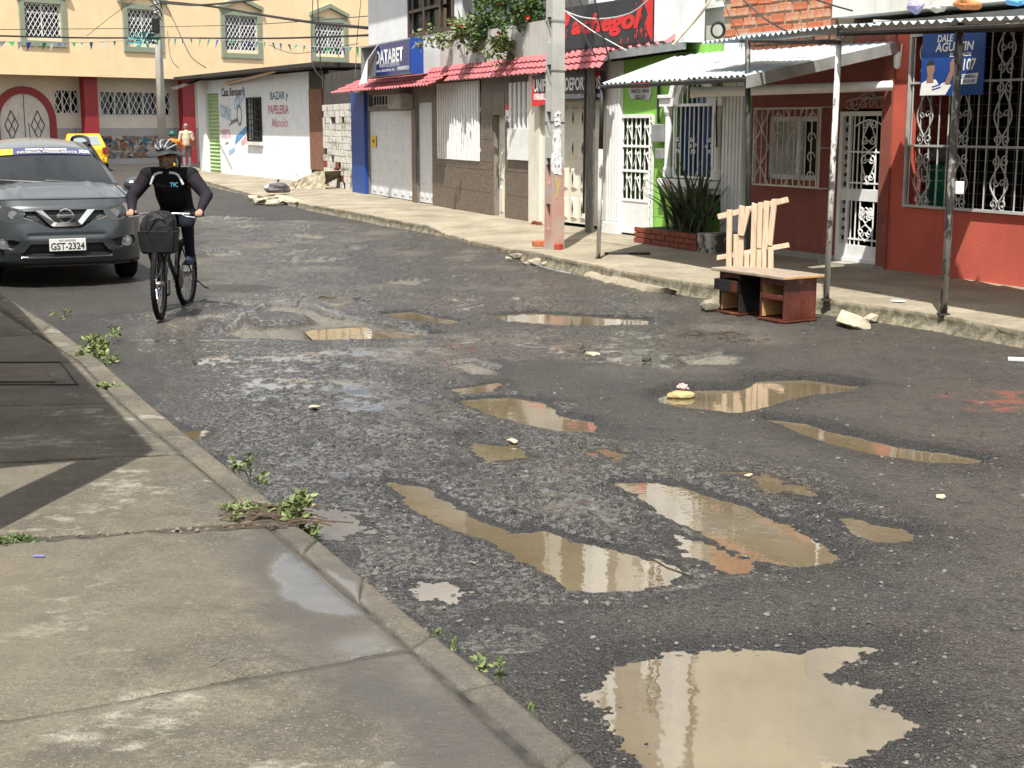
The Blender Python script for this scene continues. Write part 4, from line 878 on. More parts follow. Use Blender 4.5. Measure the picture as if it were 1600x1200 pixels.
# upper floor of the green house: pale wall, white columns and balcony grille high above
r1 = F_gr.uz(1022,30)[0]; mb = MB(); mb.box(0,F_gr.len-.2,.3,6,gt,TOPZ+2); mb.build('upper_wall', m_offw, N_)
for x_ in (-.15,F_gr.uz(1078,30)[0]+.02): MB().box(x_,x_+.28,-.25,.05,gt+.02,TOPZ+1.9).build('column', m_whitec, N_)
for k in range(4): MB().box(.6,F_gr.len-.95,.22,.3,gt+.5+k*.9,gt+.56+k*.9).build('moulding', m_white, N_)
[(lambda r: (lambda g: frame(bars(bars(MB(),r,3,.03,.22),r,3,.03,.22,False),r,.07,.18,.26).build('frame',m_print_w,g))(boxr(r,.25,.31).build('window',m_glass,N_)))(r) for r in ((F_gr.uz(1000,30)[0]+.05,F_gr.uz(1040,30)[0],4.7,7.5),(F_gr.uz(1044,30)[0],F_gr.uz(1078,30)[0],4.7,7.5))]; MB().box(-.3,F_gr.len,-.4,6,TOPZ+2,TOPZ+2.15).build('roof_slab', m_whitec, N_)
# ---------------------------------------------------------------- red house
Rr = F_red.root('red_house','maroon and red house with white wrought-iron grilles','building'); R_ = F_red.rect
rt = F_red.uz(1300,52)[1]; us = F_red.uz(1399,250)[0]; UE = F_red.len+2.5
wr = R_(1196,182,1276,281); dr = R_(1311,170,1390,411); bw2 = R_(1426,46,1652,331); bw2=(bw2[0],F_red.len+1.6,bw2[2],bw2[3])
mb = wall_holes(MB(),0,us,-.2,rt,[wr,(dr[0],dr[1],-.3,dr[3])],0,.18); shell(mb,0,us,-.2,rt,6); mb.build('maroon_wall', m_maroon, Rr)
mb = wall_holes(MB(),us,UE,-.2,rt,[bw2],-.06,.24); shell(mb,us+.01,UE,-.2,rt,6,-.06); mb.build('red_wall', m_red, Rr)
r = R_(1382,130,1401,420); MB().box(r[0],us+.0,-.085,.0,-.1,rt).build('pilaster', m_maroon, Rr)
MB().box(0,us,-.015,0,-.1,.08).build('skirting', m_concrete, Rr)
g = MB().box(wr[0],wr[1],.14,.16,wr[2],wr[3]).build('window', m_glass, Rr); mb = MB(); frame(mb,wr,.06,.06,.12); x_=wr[0]+(wr[1]-wr[0])*.6; mb.box(x_-.04,x_+.04,.05,.11,wr[2],wr[3]); mb.build('frame', m_white, g)
mb = MB()
for k in range(7): c_=wr[0]+.08+(x_-wr[0]-.1)*k/7; mb.tube([(c_,.13,wr[2]),(c_,.13,wr[3])],.032,6)
mb.build('curtain', M('pale_curtain',(.46,.46,.44),.8), g)
gq = R_(1177,168,1281,292,.16); mb = MB(); frame(mb,gq,.022,-.17,-.15); bars(mb,gq,12,.009,-.16)
n_=4
for k in range(n_):
    a,b_ = gq[0]+(gq[1]-gq[0])*k/n_,gq[0]+(gq[1]-gq[0])*(k+1)/n_
    for f0,f1 in ((.02,.5),(.5,.98)):
        z0,z1 = gq[2]+(gq[3]-gq[2])*f0,gq[2]+(gq[3]-gq[2])*f1
        if k%2==0: mb.tube([(a,-.165,z0),(b_,-.165,z1)],.008,4); mb.tube([(b_,-.165,z0),(a,-.165,z1)],.008,4)
        else:
            for s_ in (0,1): mb.tube(spiral((a+b_)/2,z0+(z1-z0)*(.25+.5*s_),.085,1.0,0,-.165,14),.008,4)
for a in (gq[0],gq[1]):
    for z_ in (gq[2],gq[3],(gq[2]+gq[3])/2): mb.tube([(a,-.16,z_),(a,0,z_)],.009,4)
mb.build('grille', M('cream_iron',(.55,.52,.47),.6), g)
# door with scrollwork
dz = dr[3]-.03; do = MB(); frame(do,(dr[0],dr[1],.03,dz),.055,-.03,.03); zk=lambda f: .03+(dz-.03)*f
do.box(dr[0]+.05,dr[1]-.05,-.01,.02,.05,zk(.115)); do.box(dr[0]+.05,dr[1]-.05,-.012,.02,zk(.41),zk(.49)); do.box(dr[0]+.15,dr[0]+.19,-.02,.02,.05,dz); door = do.build('door', m_white, Rr, bevel=.004)
mb = MB(); L,Rg = dr[0]+.19,dr[1]-.05; c_=(L+Rg)/2
for (f0,f1) in ((.115,.41),(.49,.98)):
    for k in (.08,.2,.32,.68,.8,.92): mb.tube([(L+(Rg-L)*k,0,zk(f0)),(L+(Rg-L)*k,0,zk(f1))],.009,5)
    mb.box(L,Rg,-.012,.012,zk(f0+.04)-.01,zk(f0+.04)+.01)
    m_ = (f0+f1)/2
    for ff in ((f0+.09),(f0+.2),(m_+.08),(f1-.06)):
        if ff > f1-.03: continue
        for s_ in (-1,1):
            mb.tube(spiral(c_+s_*.07,zk(ff),.058,1.3,math.pi if s_>0 else 0,-.012,16,s_),.0085,4)
    mb.tube(bez([(c_,-.01,zk(f0+.03)),(c_-.12,-.01,zk(m_-.05)),(c_,-.01,zk(m_)),(c_-.12,-.01,zk(m_+.06)),(c_,-.01,zk(f1-.04))],6),.0085,4); mb.tube(bez([(c_,-.01,zk(f0+.03)),(c_+.12,-.01,zk(m_-.05)),(c_,-.01,zk(m_)),(c_+.12,-.01,zk(m_+.06)),(c_,-.01,zk(f1-.04))],6),.0085,4)
mb.box(L,Rg,-.012,.012,zk(.735)-.01,zk(.735)+.01)
mb.tube(bez([(L+.05,-.01,zk(.9)),(c_,-.01,zk(.945)),(Rg-.05,-.01,zk(.9))],6),.01,4)
for k in range(14): mb.tube(spiral(dr[0]+.1,zk(.13+.06*k),.035,1.2,k,-.0,10,1 if k%2 else -1),.007,4)
mb.build('grille', m_print_w, door)
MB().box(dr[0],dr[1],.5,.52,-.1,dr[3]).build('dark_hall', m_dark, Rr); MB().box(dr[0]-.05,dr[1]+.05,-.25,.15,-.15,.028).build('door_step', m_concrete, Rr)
cr_ = R_(1322,144,1391,168,.03); mb = MB(); c_=(cr_[0]+cr_[1])/2; w_=cr_[1]-cr_[0]; h_=cr_[3]-cr_[2]
mb.tube([(cr_[0],-.03,cr_[2]+h_*.35),(cr_[0]+w_*.15,-.03,cr_[2]+h_*.6),(cr_[1]-w_*.15,-.03,cr_[2]+h_*.6),(cr_[1],-.03,cr_[2]+h_*.35)],.01,4)
for s_ in (-1,1):
    for q,rr_ in ((.42,.08),(.28,.09),(.1,.06)): mb.tube(spiral(c_+s_*w_*q,cr_[2]+h_*.28,rr_,1.3,0,-.03,14,s_),.008,4)
    mb.tube(spiral(c_+s_*.06,cr_[2]+h_*.75,.06,1.2,0,-.03,12,s_),.008,4); mb.tube([(c_,-.03,cr_[3]),(c_+s_*.2,-.03,cr_[2]+h_*.6)],.008,4)
mb.build('crest', M('pinkish_iron',(.4,.3,.27),.6), door)
# large shop window: iron grille, mesh, goods before a black sheet painted as the room's darkness
mb = MB(); a,b_,c_,d_ = bw2; frame(mb,bw2,.03,-.1,-.06); nb=26; bars(mb,bw2,nb,.009,-.08)
for f in (.01,.36,.72): mb.box(a,b_,-.095,-.065,c_+(d_-c_)*f-.012,c_+(d_-c_)*f+.012)
for k in range(2,nb,4):
    xc=a+(b_-a)*(k)/nb
    for f,hh_ in ((.165,.42),(.54,.5),(.9,.4)):
        zc=c_+(d_-c_)*f
        for s_ in (-1,1):
            mb.tube(bez([(xc,-.09,zc-hh_*.5),(xc+s_*.12,-.09,zc-.02),(xc,-.09,zc+hh_*.5)],7),.009,4)
            for t_ in (-1,1): mb.tube(spiral(xc+s_*.065,zc+t_*hh_*.55,.06,1.2,math.pi/2*t_,-.09,12,s_*t_),.008,4)
            mb.tube(spiral(xc+s_*.045,zc,.045,1.1,0,-.09,10,s_),.007,4)
gw = MB().box(us+.05,UE-.05,.8,.85,c_-.5,rt-.05).build('window', m_dark, Rr)  # black backing sheet, its colour stands in for the unlit room
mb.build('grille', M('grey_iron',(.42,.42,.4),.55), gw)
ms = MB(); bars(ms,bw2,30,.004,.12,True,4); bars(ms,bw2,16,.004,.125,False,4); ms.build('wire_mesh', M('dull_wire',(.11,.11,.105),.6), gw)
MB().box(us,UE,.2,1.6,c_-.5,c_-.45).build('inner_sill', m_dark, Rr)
# bricks of the bare storey above
bz0 = rt; bwl = (F_red.uz(1131,40)[0], F_red.uz(1334,40)[0]); MB().box(bwl[0],bwl[1],.0,.3,bz0-.3,4.45).build('brick_backing', m_mortar, Rr); MB().box(bwl[0]-.2,bwl[1],-.05,.3,4.45,TOPZ+1.6).build('upper_cream_wall', M('cream_render',(.70,.64,.52),.85,.08,2,.3,streak=.2), Rr)
u0 = bwl[0]; bm1 = None; z_=bz0-.2; j=0
pb = [MB().box(0,.27,-.03,.01,0,.105).build('brick', m_brick, Rr, bevel=.012)]; pb[0].location=(u0+.02,0,z_); cnt=0
m_br2 = M('pale_fired_brick',(.52,.20,.10),.9,.25,14,.5,40,spots=.8,spot_col=(.44,.36,.27),spot_scale=7,spot_lo=.5,spot_hi=.66)
pb2 = MB().box(0,.27,-.03,.01,0,.105); bd2=None
while z_ < 4.33 and cnt < 240:
    u_ = u0+.02-.15*(j%2)
    while u_ < bwl[1]-.27:
        if u_ > u0:
            c2 = pb[0].copy(); COL.objects.link(c2); c2.location=(u_+rng.uniform(-.01,.01),rng.uniform(-.008,.012),z_+rng.uniform(-.006,.006)); c2.rotation_euler=(0,rng.uniform(-.02,.02),rng.uniform(-.02,.02)); c2.scale=(rng.uniform(.9,1.03),1,rng.uniform(.88,1.05)); cnt+=1
            if rng.random()<.4:
                if bd2 is None: bd2=pb[0].data.copy(); bd2.materials.clear(); bd2.materials.append(m_br2)
                c2.data=bd2
        u_ += .295
    z_ += .13; j+=1
bpy.data.objects.remove(pb[0])
r = R_(1335,-60,1640,14); MB().box(bwl[1]+.01,UE,-.35,5,F_red.uz(1460,12,.35)[1],TOPZ-.6).build('upper_white_beam', m_offw, Rr)
MB().box(-.2,UE,-.1,6,rt,rt+.08).build('roof_slab', m_greyw, Rr)
a_=F_red.at(D(1403,88,G(1403,420,.15).y-.1)); mb=MB(); mb.lathe([(.02,0),(.045,.02),(.05,.09),(.035,.12)],(a_.x,a_.y,a_.z-.1),n=12); mb.ball((a_.x,a_.y,a_.z-.1),.045); mb.box(a_.x-.03,a_.x+.03,a_.y,-.05,a_.z+.02,a_.z+.05)
for s_ in (-1,1): mb.tube([(a_.x+s_*.05,a_.y,a_.z),(a_.x+s_*.06,a_.y,a_.z+.14)],.009,5)
tag(mb.build('security_camera', m_print_w, None), 'small white dome camera with two aerials by the red corner','camera'); bpy.data.objects['security_camera'].parent=None
o=bpy.data.objects['security_camera']; o.location=F_red.a; o.rotation_euler=(0,0,F_red.rz)
# ================================================================ AWNINGS
def sheet_mesh(p00, p10, p11, p01, period, amp, steps=0, step_h=.03):
    """p00-p10 front edge, p01-p11 back edge; ribs run front to back"""
    p00,p10,p11,p01 = [Vector(p) for p in (p00,p10,p11,p01)]; L = (p10-p00).length; nu = max(6,int(L/period*8)); mb = MB()
    nrm = (p10-p00).cross(p01-p00).normalized(); 
    if nrm.z < 0: nrm = -nrm
    rows = [(0,0),(1,0)] if not steps else sum([[(k/steps,step_h),((k+1)/steps-.001,0)] for k in range(steps)],[])
    vs = []
    for f,dh in rows:
        for i in range(nu+1):
            g = i/nu; p = (p00.lerp(p10,g)).lerp(p01.lerp(p11,g),f); ph = g*L/period*2*math.pi
            vs.append(p + nrm*(amp*math.sin(ph)+dh))
    n = nu+1
    return mb.add(vs,[(r*n+i,r*n+i+1,(r+1)*n+i+1,(r+1)*n+i) for r in range(len(rows)-1) for i in range(nu)])
def awning(name, label, cs, npan, period, amp, mat, steps=0, group=None, overlap=.0):
    a,b,c,d = [Vector(q) for q in cs]; t = thing(name,label,'awning',a,0,group); o = a.copy()
    for k in range(npan):
        f0,f1 = k/npan,(k+1)/npan; lift = Vector((0,0,.006*(k%2)))
        sheet_mesh(a.lerp(b,f0)-o+lift,a.lerp(b,f1)-o+lift,d.lerp(c,f1)-o+lift,d.lerp(c,f0)-o+lift,period,amp,steps).build('roof_sheet',mat,t,smooth=not steps)
    return t
def loc2w(F,u,off,z): return F.a + F.u*u + F.n*off + Vector((0,0,z))
e=.27; u0=F_st.uz(664,129,e)[0]; u1=F_st.uz(938,109,e)[0]; zf=F_st.uz(770,121,e)[1]; zb=F_st.uz(770,95,.11)[1]
awning('tiled_awning','pink tile awning above the slatted windows and stone tiles',[loc2w(F_st,u0,e,zf),loc2w(F_st,u1,e,zf),loc2w(F_st,u1,.11,zb),loc2w(F_st,u0,.11,zb)],6,.21,.022,m_pink,3)
e=.62; u0=F_st.uz(517,146,e)[0]; u1=F_st.uz(671,135,e)[0]; zf=F_st.uz(590,141,e)[1]; zb=F_st.uz(640,117,.1)[1]
awning('tiled_awning','lower pink tile awning over the blue pillar and white steel gate',[loc2w(F_st,u0,e,zf),loc2w(F_st,u1,e,zf),loc2w(F_st,u1,.02,zb),loc2w(F_st,u0+.6,.02,zb)],4,.21,.022,m_pink,4)
# grey gutter with a short tile strip behind the pole
t_ = thing('gutter_canopy','flat grey metal gutter over the sports shop sign','awning'); a=(lambda q:loc2w(F_gate,q[0],.32,q[1]))(F_gate.uz(878,103,.32)); b=(lambda q:loc2w(F_gate,q[0],.32,q[1]))(F_gate.uz(1068,77,.32)); bk=F_gate.n*-.3
mb=MB(); ax=(b-a).normalized(); hh=Vector((0,0,.13))
mb.add([a,b,b+hh,a+hh,a+bk*.15,b+bk*.15,b+bk*.15+hh,a+bk*.15+hh],[(0,1,2,3),(0,4,5,1),(4,7,6,5),(0,3,7,4),(1,5,6,2)]); mb.build('gutter',m_steel,t_)
sheet_mesh(a+hh*.9,b+hh*.9,b+bk*.9+hh*2.2,a+bk*.9+hh*2.2,.24,.03).build('roof_sheet',m_pink,t_,smooth=True)
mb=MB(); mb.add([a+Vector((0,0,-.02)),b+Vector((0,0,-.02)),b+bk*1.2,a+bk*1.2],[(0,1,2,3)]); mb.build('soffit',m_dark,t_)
# low zinc awning over the green house
zfr = D(940,131,17.95); pfr = D(1166,118,15.1); wallp = lambda px,py: (lambda q: F_red.a+F_red.u*q[0]+Vector((0,0,q[1])))(F_red.uz(px,py,0.05))
A1=[zfr,pfr,wallp(1402,64),loc2w(F_gr,F_gr.uz(1120,78)[0]-.9,.02,F_gr.uz(1133,80)[1])]
aw1=awning('zinc_awning','low bluish corrugated zinc awning over the green house',A1,5,.11,.014,m_zinc)
o=A1[0]; mb=MB(); p=A1[1]-o; q=A1[2]-o; dn=Vector((0,0,-.13)); sd_=F_red.u*.02
mb.add([p,q,q+dn,p+dn,p+sd_,q+sd_,q+dn+sd_,p+dn+sd_],[(0,1,2,3),(4,7,6,5),(0,4,5,1),(3,2,6,7),(1,5,6,2),(0,3,7,4)]); mb.build('fascia_board',M('grey_fascia',(.3,.3,.28),.7),aw1)
mb=MB(); mb.tube([A1[0]-o+Vector((0,0,-.04)),A1[1]-o+Vector((0,0,-.04))],.025,5); mb.tube([(A1[0]+A1[3])/2-o+Vector((0,0,-.05)),(A1[1]+A1[2])/2-o+Vector((0,0,-.05))],.03,5); mb.build('purlin',m_rusty,aw1)
# high zinc awning over the red house
fl=D(1094,67,16.5); fm=D(1313,41,13.65); fr_=D(1600,27,11.6); fr2=fr_+(fr_-fm)*.9
offm=-F_red.at(fm)[1]-.08; bkv=-F_red.n*offm+Vector((0,0,.12))
aw2=thing('zinc_awning','high rusty zinc awning on posts in front of the red house','awning',fl)
ugap=F_red.uz(1493,345,.06)[0]+.83
for (p,q,np_) in ((fl,fm,4),(fm,fr_,5),(fr_,fr2,5)):
    for k in range(np_):
        a=p.lerp(q,k/np_)-fl; b=p.lerp(q,(k+1)/np_)-fl; lf=Vector((0,0,.005*(k%2)))
        um=F_red.at((p.lerp(q,(k+.5)/np_)))[0]
        dp_=(.3,.3,.75,1)[k] if (p-fl).length<.01 else 1
        if um < ugap: sheet_mesh(a+lf,b+lf,b+bkv*dp_+lf,a+bkv*dp_+lf,.115,.016).build('roof_sheet',m_zinc,aw2,smooth=True)
        else:
            f0=1-(.80+.12*max(0,um-ugap))/offm
            sheet_mesh(a+lf,b+lf,b+bkv*(f0-.05)+lf,a+bkv*f0+lf,.115,.016).build('roof_sheet',m_zinc,aw2,smooth=True); sheet_mesh(a+bkv*(1-.60/offm)+lf,b+bkv*(1-.60/offm)+lf,b+bkv+lf,a+bkv+lf,.115,.016).build('roof_sheet',m_zinc,aw2,smooth=True)
mb=MB(); dn=Vector((0,0,-.06))
mb.tube([D(1158,64,15.4)-fl,D(1312,66,13.8)-fl],.02,5); mb.tube([fm-fl+dn,fr2-fl+dn],.018,5)
for k in range(4): p=fm.lerp(fr2,k/3)-fl+dn; mb.tube([p,p+bkv],.028,5)
mb.build('frame_beam',m_rusty,aw2)
# rags, tarp and rubbish lying on the high awning
def blob(name,label,cat,c,r,mat,seed,sub=3,amp=.3,flat=0,group=None,parent=None):
    bm=bmesh.new(); bmesh.ops.create_icosphere(bm,subdivisions=sub,radius=1); rs=np.random.default_rng(seed); ph=rs.uniform(0,6,(9,)); dv=rs.normal(0,1,(9,3))
    for v in bm.verts:
        n_=sum(math.sin(dv[i].dot(np.array(v.co))*(1.2+.5*i)+ph[i])/(1+.45*i) for i in range(9)); v.co*=1+amp*n_*.4
        v.co.x*=r[0]; v.co.y*=r[1]; v.co.z*=r[2]
        if flat and v.co.z<-r[2]*flat: v.co.z=-r[2]*flat
    me=bpy.data.meshes.new(name); bm.to_mesh(me); bm.free(); me.materials.append(mat); o=link(name,me,parent); o.location=c
    if label: tag(o,label,cat,group)
    return o
topz=lambda px,py,d: D(px,py,d)
blob('rag','crumpled lilac rag on the high awning','cloth',topz(1432,10,13.0),(.07,.07,.06),M('lilac_cloth',(.32,.3,.5),.9,.2,9),3,amp=.5)
blob('foam_lump','dirty white foam lump on the high awning','foam',topz(1465,14,12.8),(.08,.07,.035),M('dirty_foam',(.5,.48,.42),.9,.2,9),4,amp=.5)
blob('rag','rusty orange rag bundle on the high awning','cloth',topz(1510,6,12.6),(.1,.07,.05),M('orange_cloth',(.45,.17,.06),.9,.3,9),5,amp=.5)
blob('plastic_sheet','light blue plastic scrap at the right end of the high awning','plastic',topz(1592,3,12.2),(.08,.06,.03),M('blue_plastic',(.08,.3,.6),.5,.2,9),6,amp=.5)
# ---------------------------------------------------------------- posts
def post(label,base,top,r,mat,topmat=None,k=.0):
    t=thing('awning_post',label,'post',base,0,'posts holding up the awnings'); v=top-base
    MB().tube([(0,0,0),v*(1-k)],r,10).build('shaft',mat,t,smooth=True)
    if topmat: MB().tube([v*(1-k),v],r*.98,10).build('upper_shaft',topmat,t,smooth=True)
    MB().box(-r*1.4,r*1.4,-r*1.4,r*1.4,-.01,.01).build('base_plate',m_rusty,t); return t
post('thin white post at the kerb in front of the cream gate',G(935,404,.15),D(941,133,17.95),.028,m_peel,m_peelk,.36)
b_=G(1170,443,.15); post('black post behind the wooden pallet',b_,D(1168,62,b_.y),.03,m_peelk)
b_=G(1291,468,.15); post('white post between the desk and the maroon door',b_,D(1312,44,b_.y),.029,m_peel)
p4=post('flaking grey post in front of the blue poster',G(1474,491,.15),D(1501,32,G(1474,491,.15).y),.034,m_peel2)
q=D(1496,293,12.62)-G(1474,491,.15); MB().box(q.x-.035,q.x+.035,q.y-.08,q.y-.03,q.z-.055,q.z+.055).build('switch_box',m_print_w,p4,bevel=.008)
# grey dead post beside the green house
b_=F_gr.a+F_gr.n*.28+F_gr.u*.0; t_=thing('timber_post','dark grey weathered timber post left of the green house','post',b_); MB().box(-.07,.07,-.07,.07,0,2.6).build('shaft',M('grey_timber',(.16,.15,.13),.9,.3,5,.5,stretch=(8,8,1)),t_,bevel=.01); MB().tube([(-.1,-.06,.3),(-.09,-.06,2.9)],.02,6).build('conduit',m_cable,t_)
# long white drain pipe
a=F_red.at(D(1080,144,15.9)); b=F_red.at(D(1396,134,14.9)); t_=F_red.root('drain_pipe','long white plastic pipe across the green and maroon fronts','pipe')
a_w=D(1078,144.5,17.0); b_w=loc2w(F_red,F_red.uz(1394,134,.12)[0],.12,F_red.uz(1394,134,.12)[1]); a_=F_red.at(a_w); b_=F_red.at(b_w)
MB().tube([a_,b_],.058,14,False).build('pipe_wall',m_print_w,t_,smooth=True); MB().tube([a_,a_.lerp(b_,.3)],.05,14,False).build('bore',m_concrete,t_); MB().tube([a_.lerp(b_,.0),a_.lerp(b_,.03)],.066,14,False).build('socket',m_print_w,t_)
# ---------------------------------------------------------------- concrete utility pole (rectangular, with recesses)
pb_=G(866,389,.15); up=thing('utility_pole','rectangular concrete utility pole with torn posters and pink painted foot','pole',pb_,F_gate.rz)
for (z0,z1,mt) in ((0,1.15,M('pink_stained_concrete',(.44,.25,.2),.85,.12,4,.4,30,spots=.9,spot_col=(.36,.33,.29),spot_scale=3,spot_lo=.45,spot_hi=.6)),(1.15,9.0,M('pole_concrete',(.40,.395,.365),.85,.1,3,.3,40,streak=.25))):
    mb=MB(); w=lambda z:.098-.0025*z; dp=lambda z:.102-.0025*z; hs=[]
    k=.28
    while k<9: hs.append((k,k+.34)); k+=.62
    zs=sorted({z0,z1}|{q for h_ in hs for q in h_ if z0<q<z1})
    for a,b in zip(zs[:-1],zs[1:]):
        m_=(a+b)/2; ho=any(h_[0]<m_<h_[1] for h_ in hs)
        A=[(-w(a),-dp(a),a),(w(a),-dp(a),a),(w(a),dp(a),a),(-w(a),dp(a),a)]; B_=[(-w(b),-dp(b),b),(w(b),-dp(b),b),(w(b),dp(b),b),(-w(b),dp(b),b)]
        mb.quad(A[1],A[2],B_[2],B_[1]); mb.quad(A[2],A[3],B_[3],B_[2]); mb.quad(A[3],A[0],B_[0],B_[3])
        if not ho: mb.quad(A[0],A[1],B_[1],B_[0])
        else:
            i=.035; y_=-dp(a); X=w(a)-i; mb.quad((-w(a),y_,a),(-X,y_,a),(-X,y_,b),(-w(b),y_,b)); mb.quad((X,y_,a),(w(a),y_,a),(w(b),y_,b),(X,y_,b))
            yi=y_+.06; mb.quad((-X,yi,a),(X,yi,a),(X,yi,b),(-X,yi,b)); mb.quad((-X,y_,a),(-X,yi,a),(-X,yi,b),(-X,y_,b)); mb.quad((X,y_,a),(X,yi,a),(X,yi,b),(X,y_,b)); mb.quad((-X,y_,a),(X,y_,a),(X,yi,a),(-X,yi,a)); mb.quad((-X,y_,b),(X,y_,b),(X,yi,b),(-X,yi,b))
    mb.build('shaft' if z0 else 'pink_foot',mt,up)
for z in (1.72,2.4,3.05): 
    mb=MB(); e=.004; P_=[(-.098-e,-.102-e,z),(.098+e,-.102-e,z+.01),(.098+e,.102+e,z),(-.098-e,.102+e,z)]; mb.tube(P_+P_[:1],.008,4,False); mb.build('wire_band',m_steel,up)
for (z0,z1,sx,sd_) in ((1.28,1.62,.17,1),(1.02,1.3,.2,2),(1.68,1.86,.12,3)):
    rs=np.random.default_rng(sd_+40); n_=7; mb=MB(); vs=[]
    for i in range(n_):
        for j in range(n_):
            yy=-sx*.9+sx*1.3*i/(n_-1)+rs.normal(0,.012); zz=z0+(z1-z0)*j/(n_-1)+rs.normal(0,.012); vs.append((.099+abs(rs.normal(0,.005)),yy*.6,zz))
    mb.add(vs,[(i*n_+j,i*n_+j+1,(i+1)*n_+j+1,(i+1)*n_+j) for i in range(n_-1) for j in range(n_-1) if rs.random()>.1]); mb.build('torn_poster',M('torn_paper_%d'%sd_,(.68,.69,.69),.8,.08,9,.1,spots=.5,spot_col=(.25,.38,.5),spot_scale=11),up)
text('y',flatm('yellow_graffiti',(.5,.4,.1),.8),up,-.05,.05,.7,.98,0,bold=.01).matrix_local=Matrix.Translation((.0995,-.0,0))@Matrix.Rotation(math.pi/2,4,'Z')
# far round pole
pf=G(256,262,0.0); fp=thing('utility_pole','tall round grey concrete pole at the far corner','pole',pf); MB().lathe([(.2,0),(.11,11)],n=14).build('shaft',M('grey_pole_concrete',(.5,.49,.46),.85,.12,1.5,.3,20,streak=.3),fp,smooth=True)
q=D(249,40,pf.y)-pf; mb=MB(); mb.box(q.x-.25,q.x+.05,-.3,-.1,q.z-.3,q.z+.3); mb.build('junction_box',m_black,fp,bevel=.03)
mb=MB(); 
for k in range(9):
    zz=q.z+.2+.12*k; mb.tube(bez([(.2,-.15,zz),(.05+.25*rng.random(),-.3,zz+.2),(-.25,-.1,zz+.5*rng.random())],5),.025,4)
mb.build('cable_tangle',m_cable,fp)
# ---------------------------------------------------------------- cables
def cable(label,pts,r,mat=m_cable):
    P=bez(pts,9); o=MB().tube(P,r*.72,5).build('cable',mat); return tag(o,label,'cable','overhead cables')
Zf=pf.y-.2
cable('thick black cable level with the bunting, left of the far pole',[D(-160,52,44),D(0,56,50),D(130,59,55),D(250,59,Zf)],.045)
cable('thick black cable from the far pole to the white upper wall above the bunting',[D(250,59,Zf),D(400,60,48),D(500,58,41),D(577,55,36)],.04)
cable('thin wire above the thick cable, left of the far pole',[D(-160,45,44),D(0,46,50),D(250,44,Zf)],.018)
cable('heavy cable bundle sagging from the far pole top to the white wall',[D(250,2,Zf),D(330,10,53),D(400,22,48),D(480,34,42),D(577,44,36)],.06)
cable('upper cable bundle leaving the far pole almost level',[D(250,4,Zf),D(300,8,55),D(360,4,50),D(440,-6,45)],.05)
cable('thin wire from the far pole rising to the white wall',[D(250,42,Zf),D(400,38,48),D(577,25,36)],.016)
cable('drop wire curving from the far pole down to the hut roof',[D(258,8,Zf),D(268,25,57),D(285,62,52),D(300,90,50),D(322,106,47)],.022)
cable('short drop wire beside the far pole',[D(262,48,Zf),D(264,75,57),D(269,95,52),D(279,106,48)],.018)
cable('slanting wire across the first cream windows',[D(136,56,55),D(175,25,54),D(210,0,52),D(240,-20,50)],.014)
cable('vertical wire in front of the fourth cream window',[D(489,-10,38),D(487,60,38),D(490,105,37.5),D(520,138,36)],.016)
cable('straight vertical wire right of the fourth cream window',[D(496,-10,38),D(499,60,38),D(501,108,38)],.02)
cable('wire hanging beside the white upper wall',[D(565,-10,36.5),D(558,60,36),D(555,122,35.5)],.014)
cable('faint wire drooping below the bunting',[D(420,70,45),D(450,82,44),D(480,82,43),D(560,68,37)],.012)
cable('black cable falling across the letter a of the black sign',[D(886,-6,19.4),D(905,38,19.3),D(931,90,19.2)],.016)
cable('black cable falling across the middle of the black sign',[D(903,-6,19.0),D(918,30,19),D(928,62,19.1)],.012)
cable('black cable crossing the letter h of the black sign',[D(928,-6,18.6),D(938,40,18.7),D(953,97,18.8)],.016)
cable('white cable sagging over the top of the black sign',[D(882,17,19.2),D(910,27,18.9),D(945,29,18.6),D(985,20,18.2),D(1014,-2,17.9)],.012,m_cablew)
cable('white cable slanting below the lettering of the black sign',[D(884,19,19.2),D(925,48,18.9),D(950,63,18.7),D(979,79,18.4)],.012,m_cablew)
cable('thick black cable crossing the bare brick wall',[D(1158,-4,17.2),D(1190,25,17),D(1215,41,16.8),D(1240,53,16.6),D(1272,63,16)],.016)
cable('black cable at the top right of the bare brick wall',[D(1268,-3,16),D(1300,8,15.8),D(1332,17,15.6)],.014)
cable('thin wire on the left of the bare brick wall',[D(1128,-4,18),D(1142,30,17.8),D(1155,55,17.5)],.008)
cable('pale conduit slanting up the grey wall beside the bricks',[D(1052,70,18.3),D(1085,33,18.2),D(1104,9,18.1),D(1112,-8,18.1)],.028,M('cream_conduit',(.5,.42,.3),.6))
mb=MB(); c_=D(1122,47,17.9)
for k in range(3): mb.tube([(c_.x+(.09-.01*k)*math.cos(a),c_.y+.02*k,c_.z+(.1-.01*k)*math.sin(a)) for a in np.linspace(0,6.28,18)],.008,4)
tag(mb.build('cable_coil',m_cable),'coiled black cable on the grey wall beside the bricks','cable')
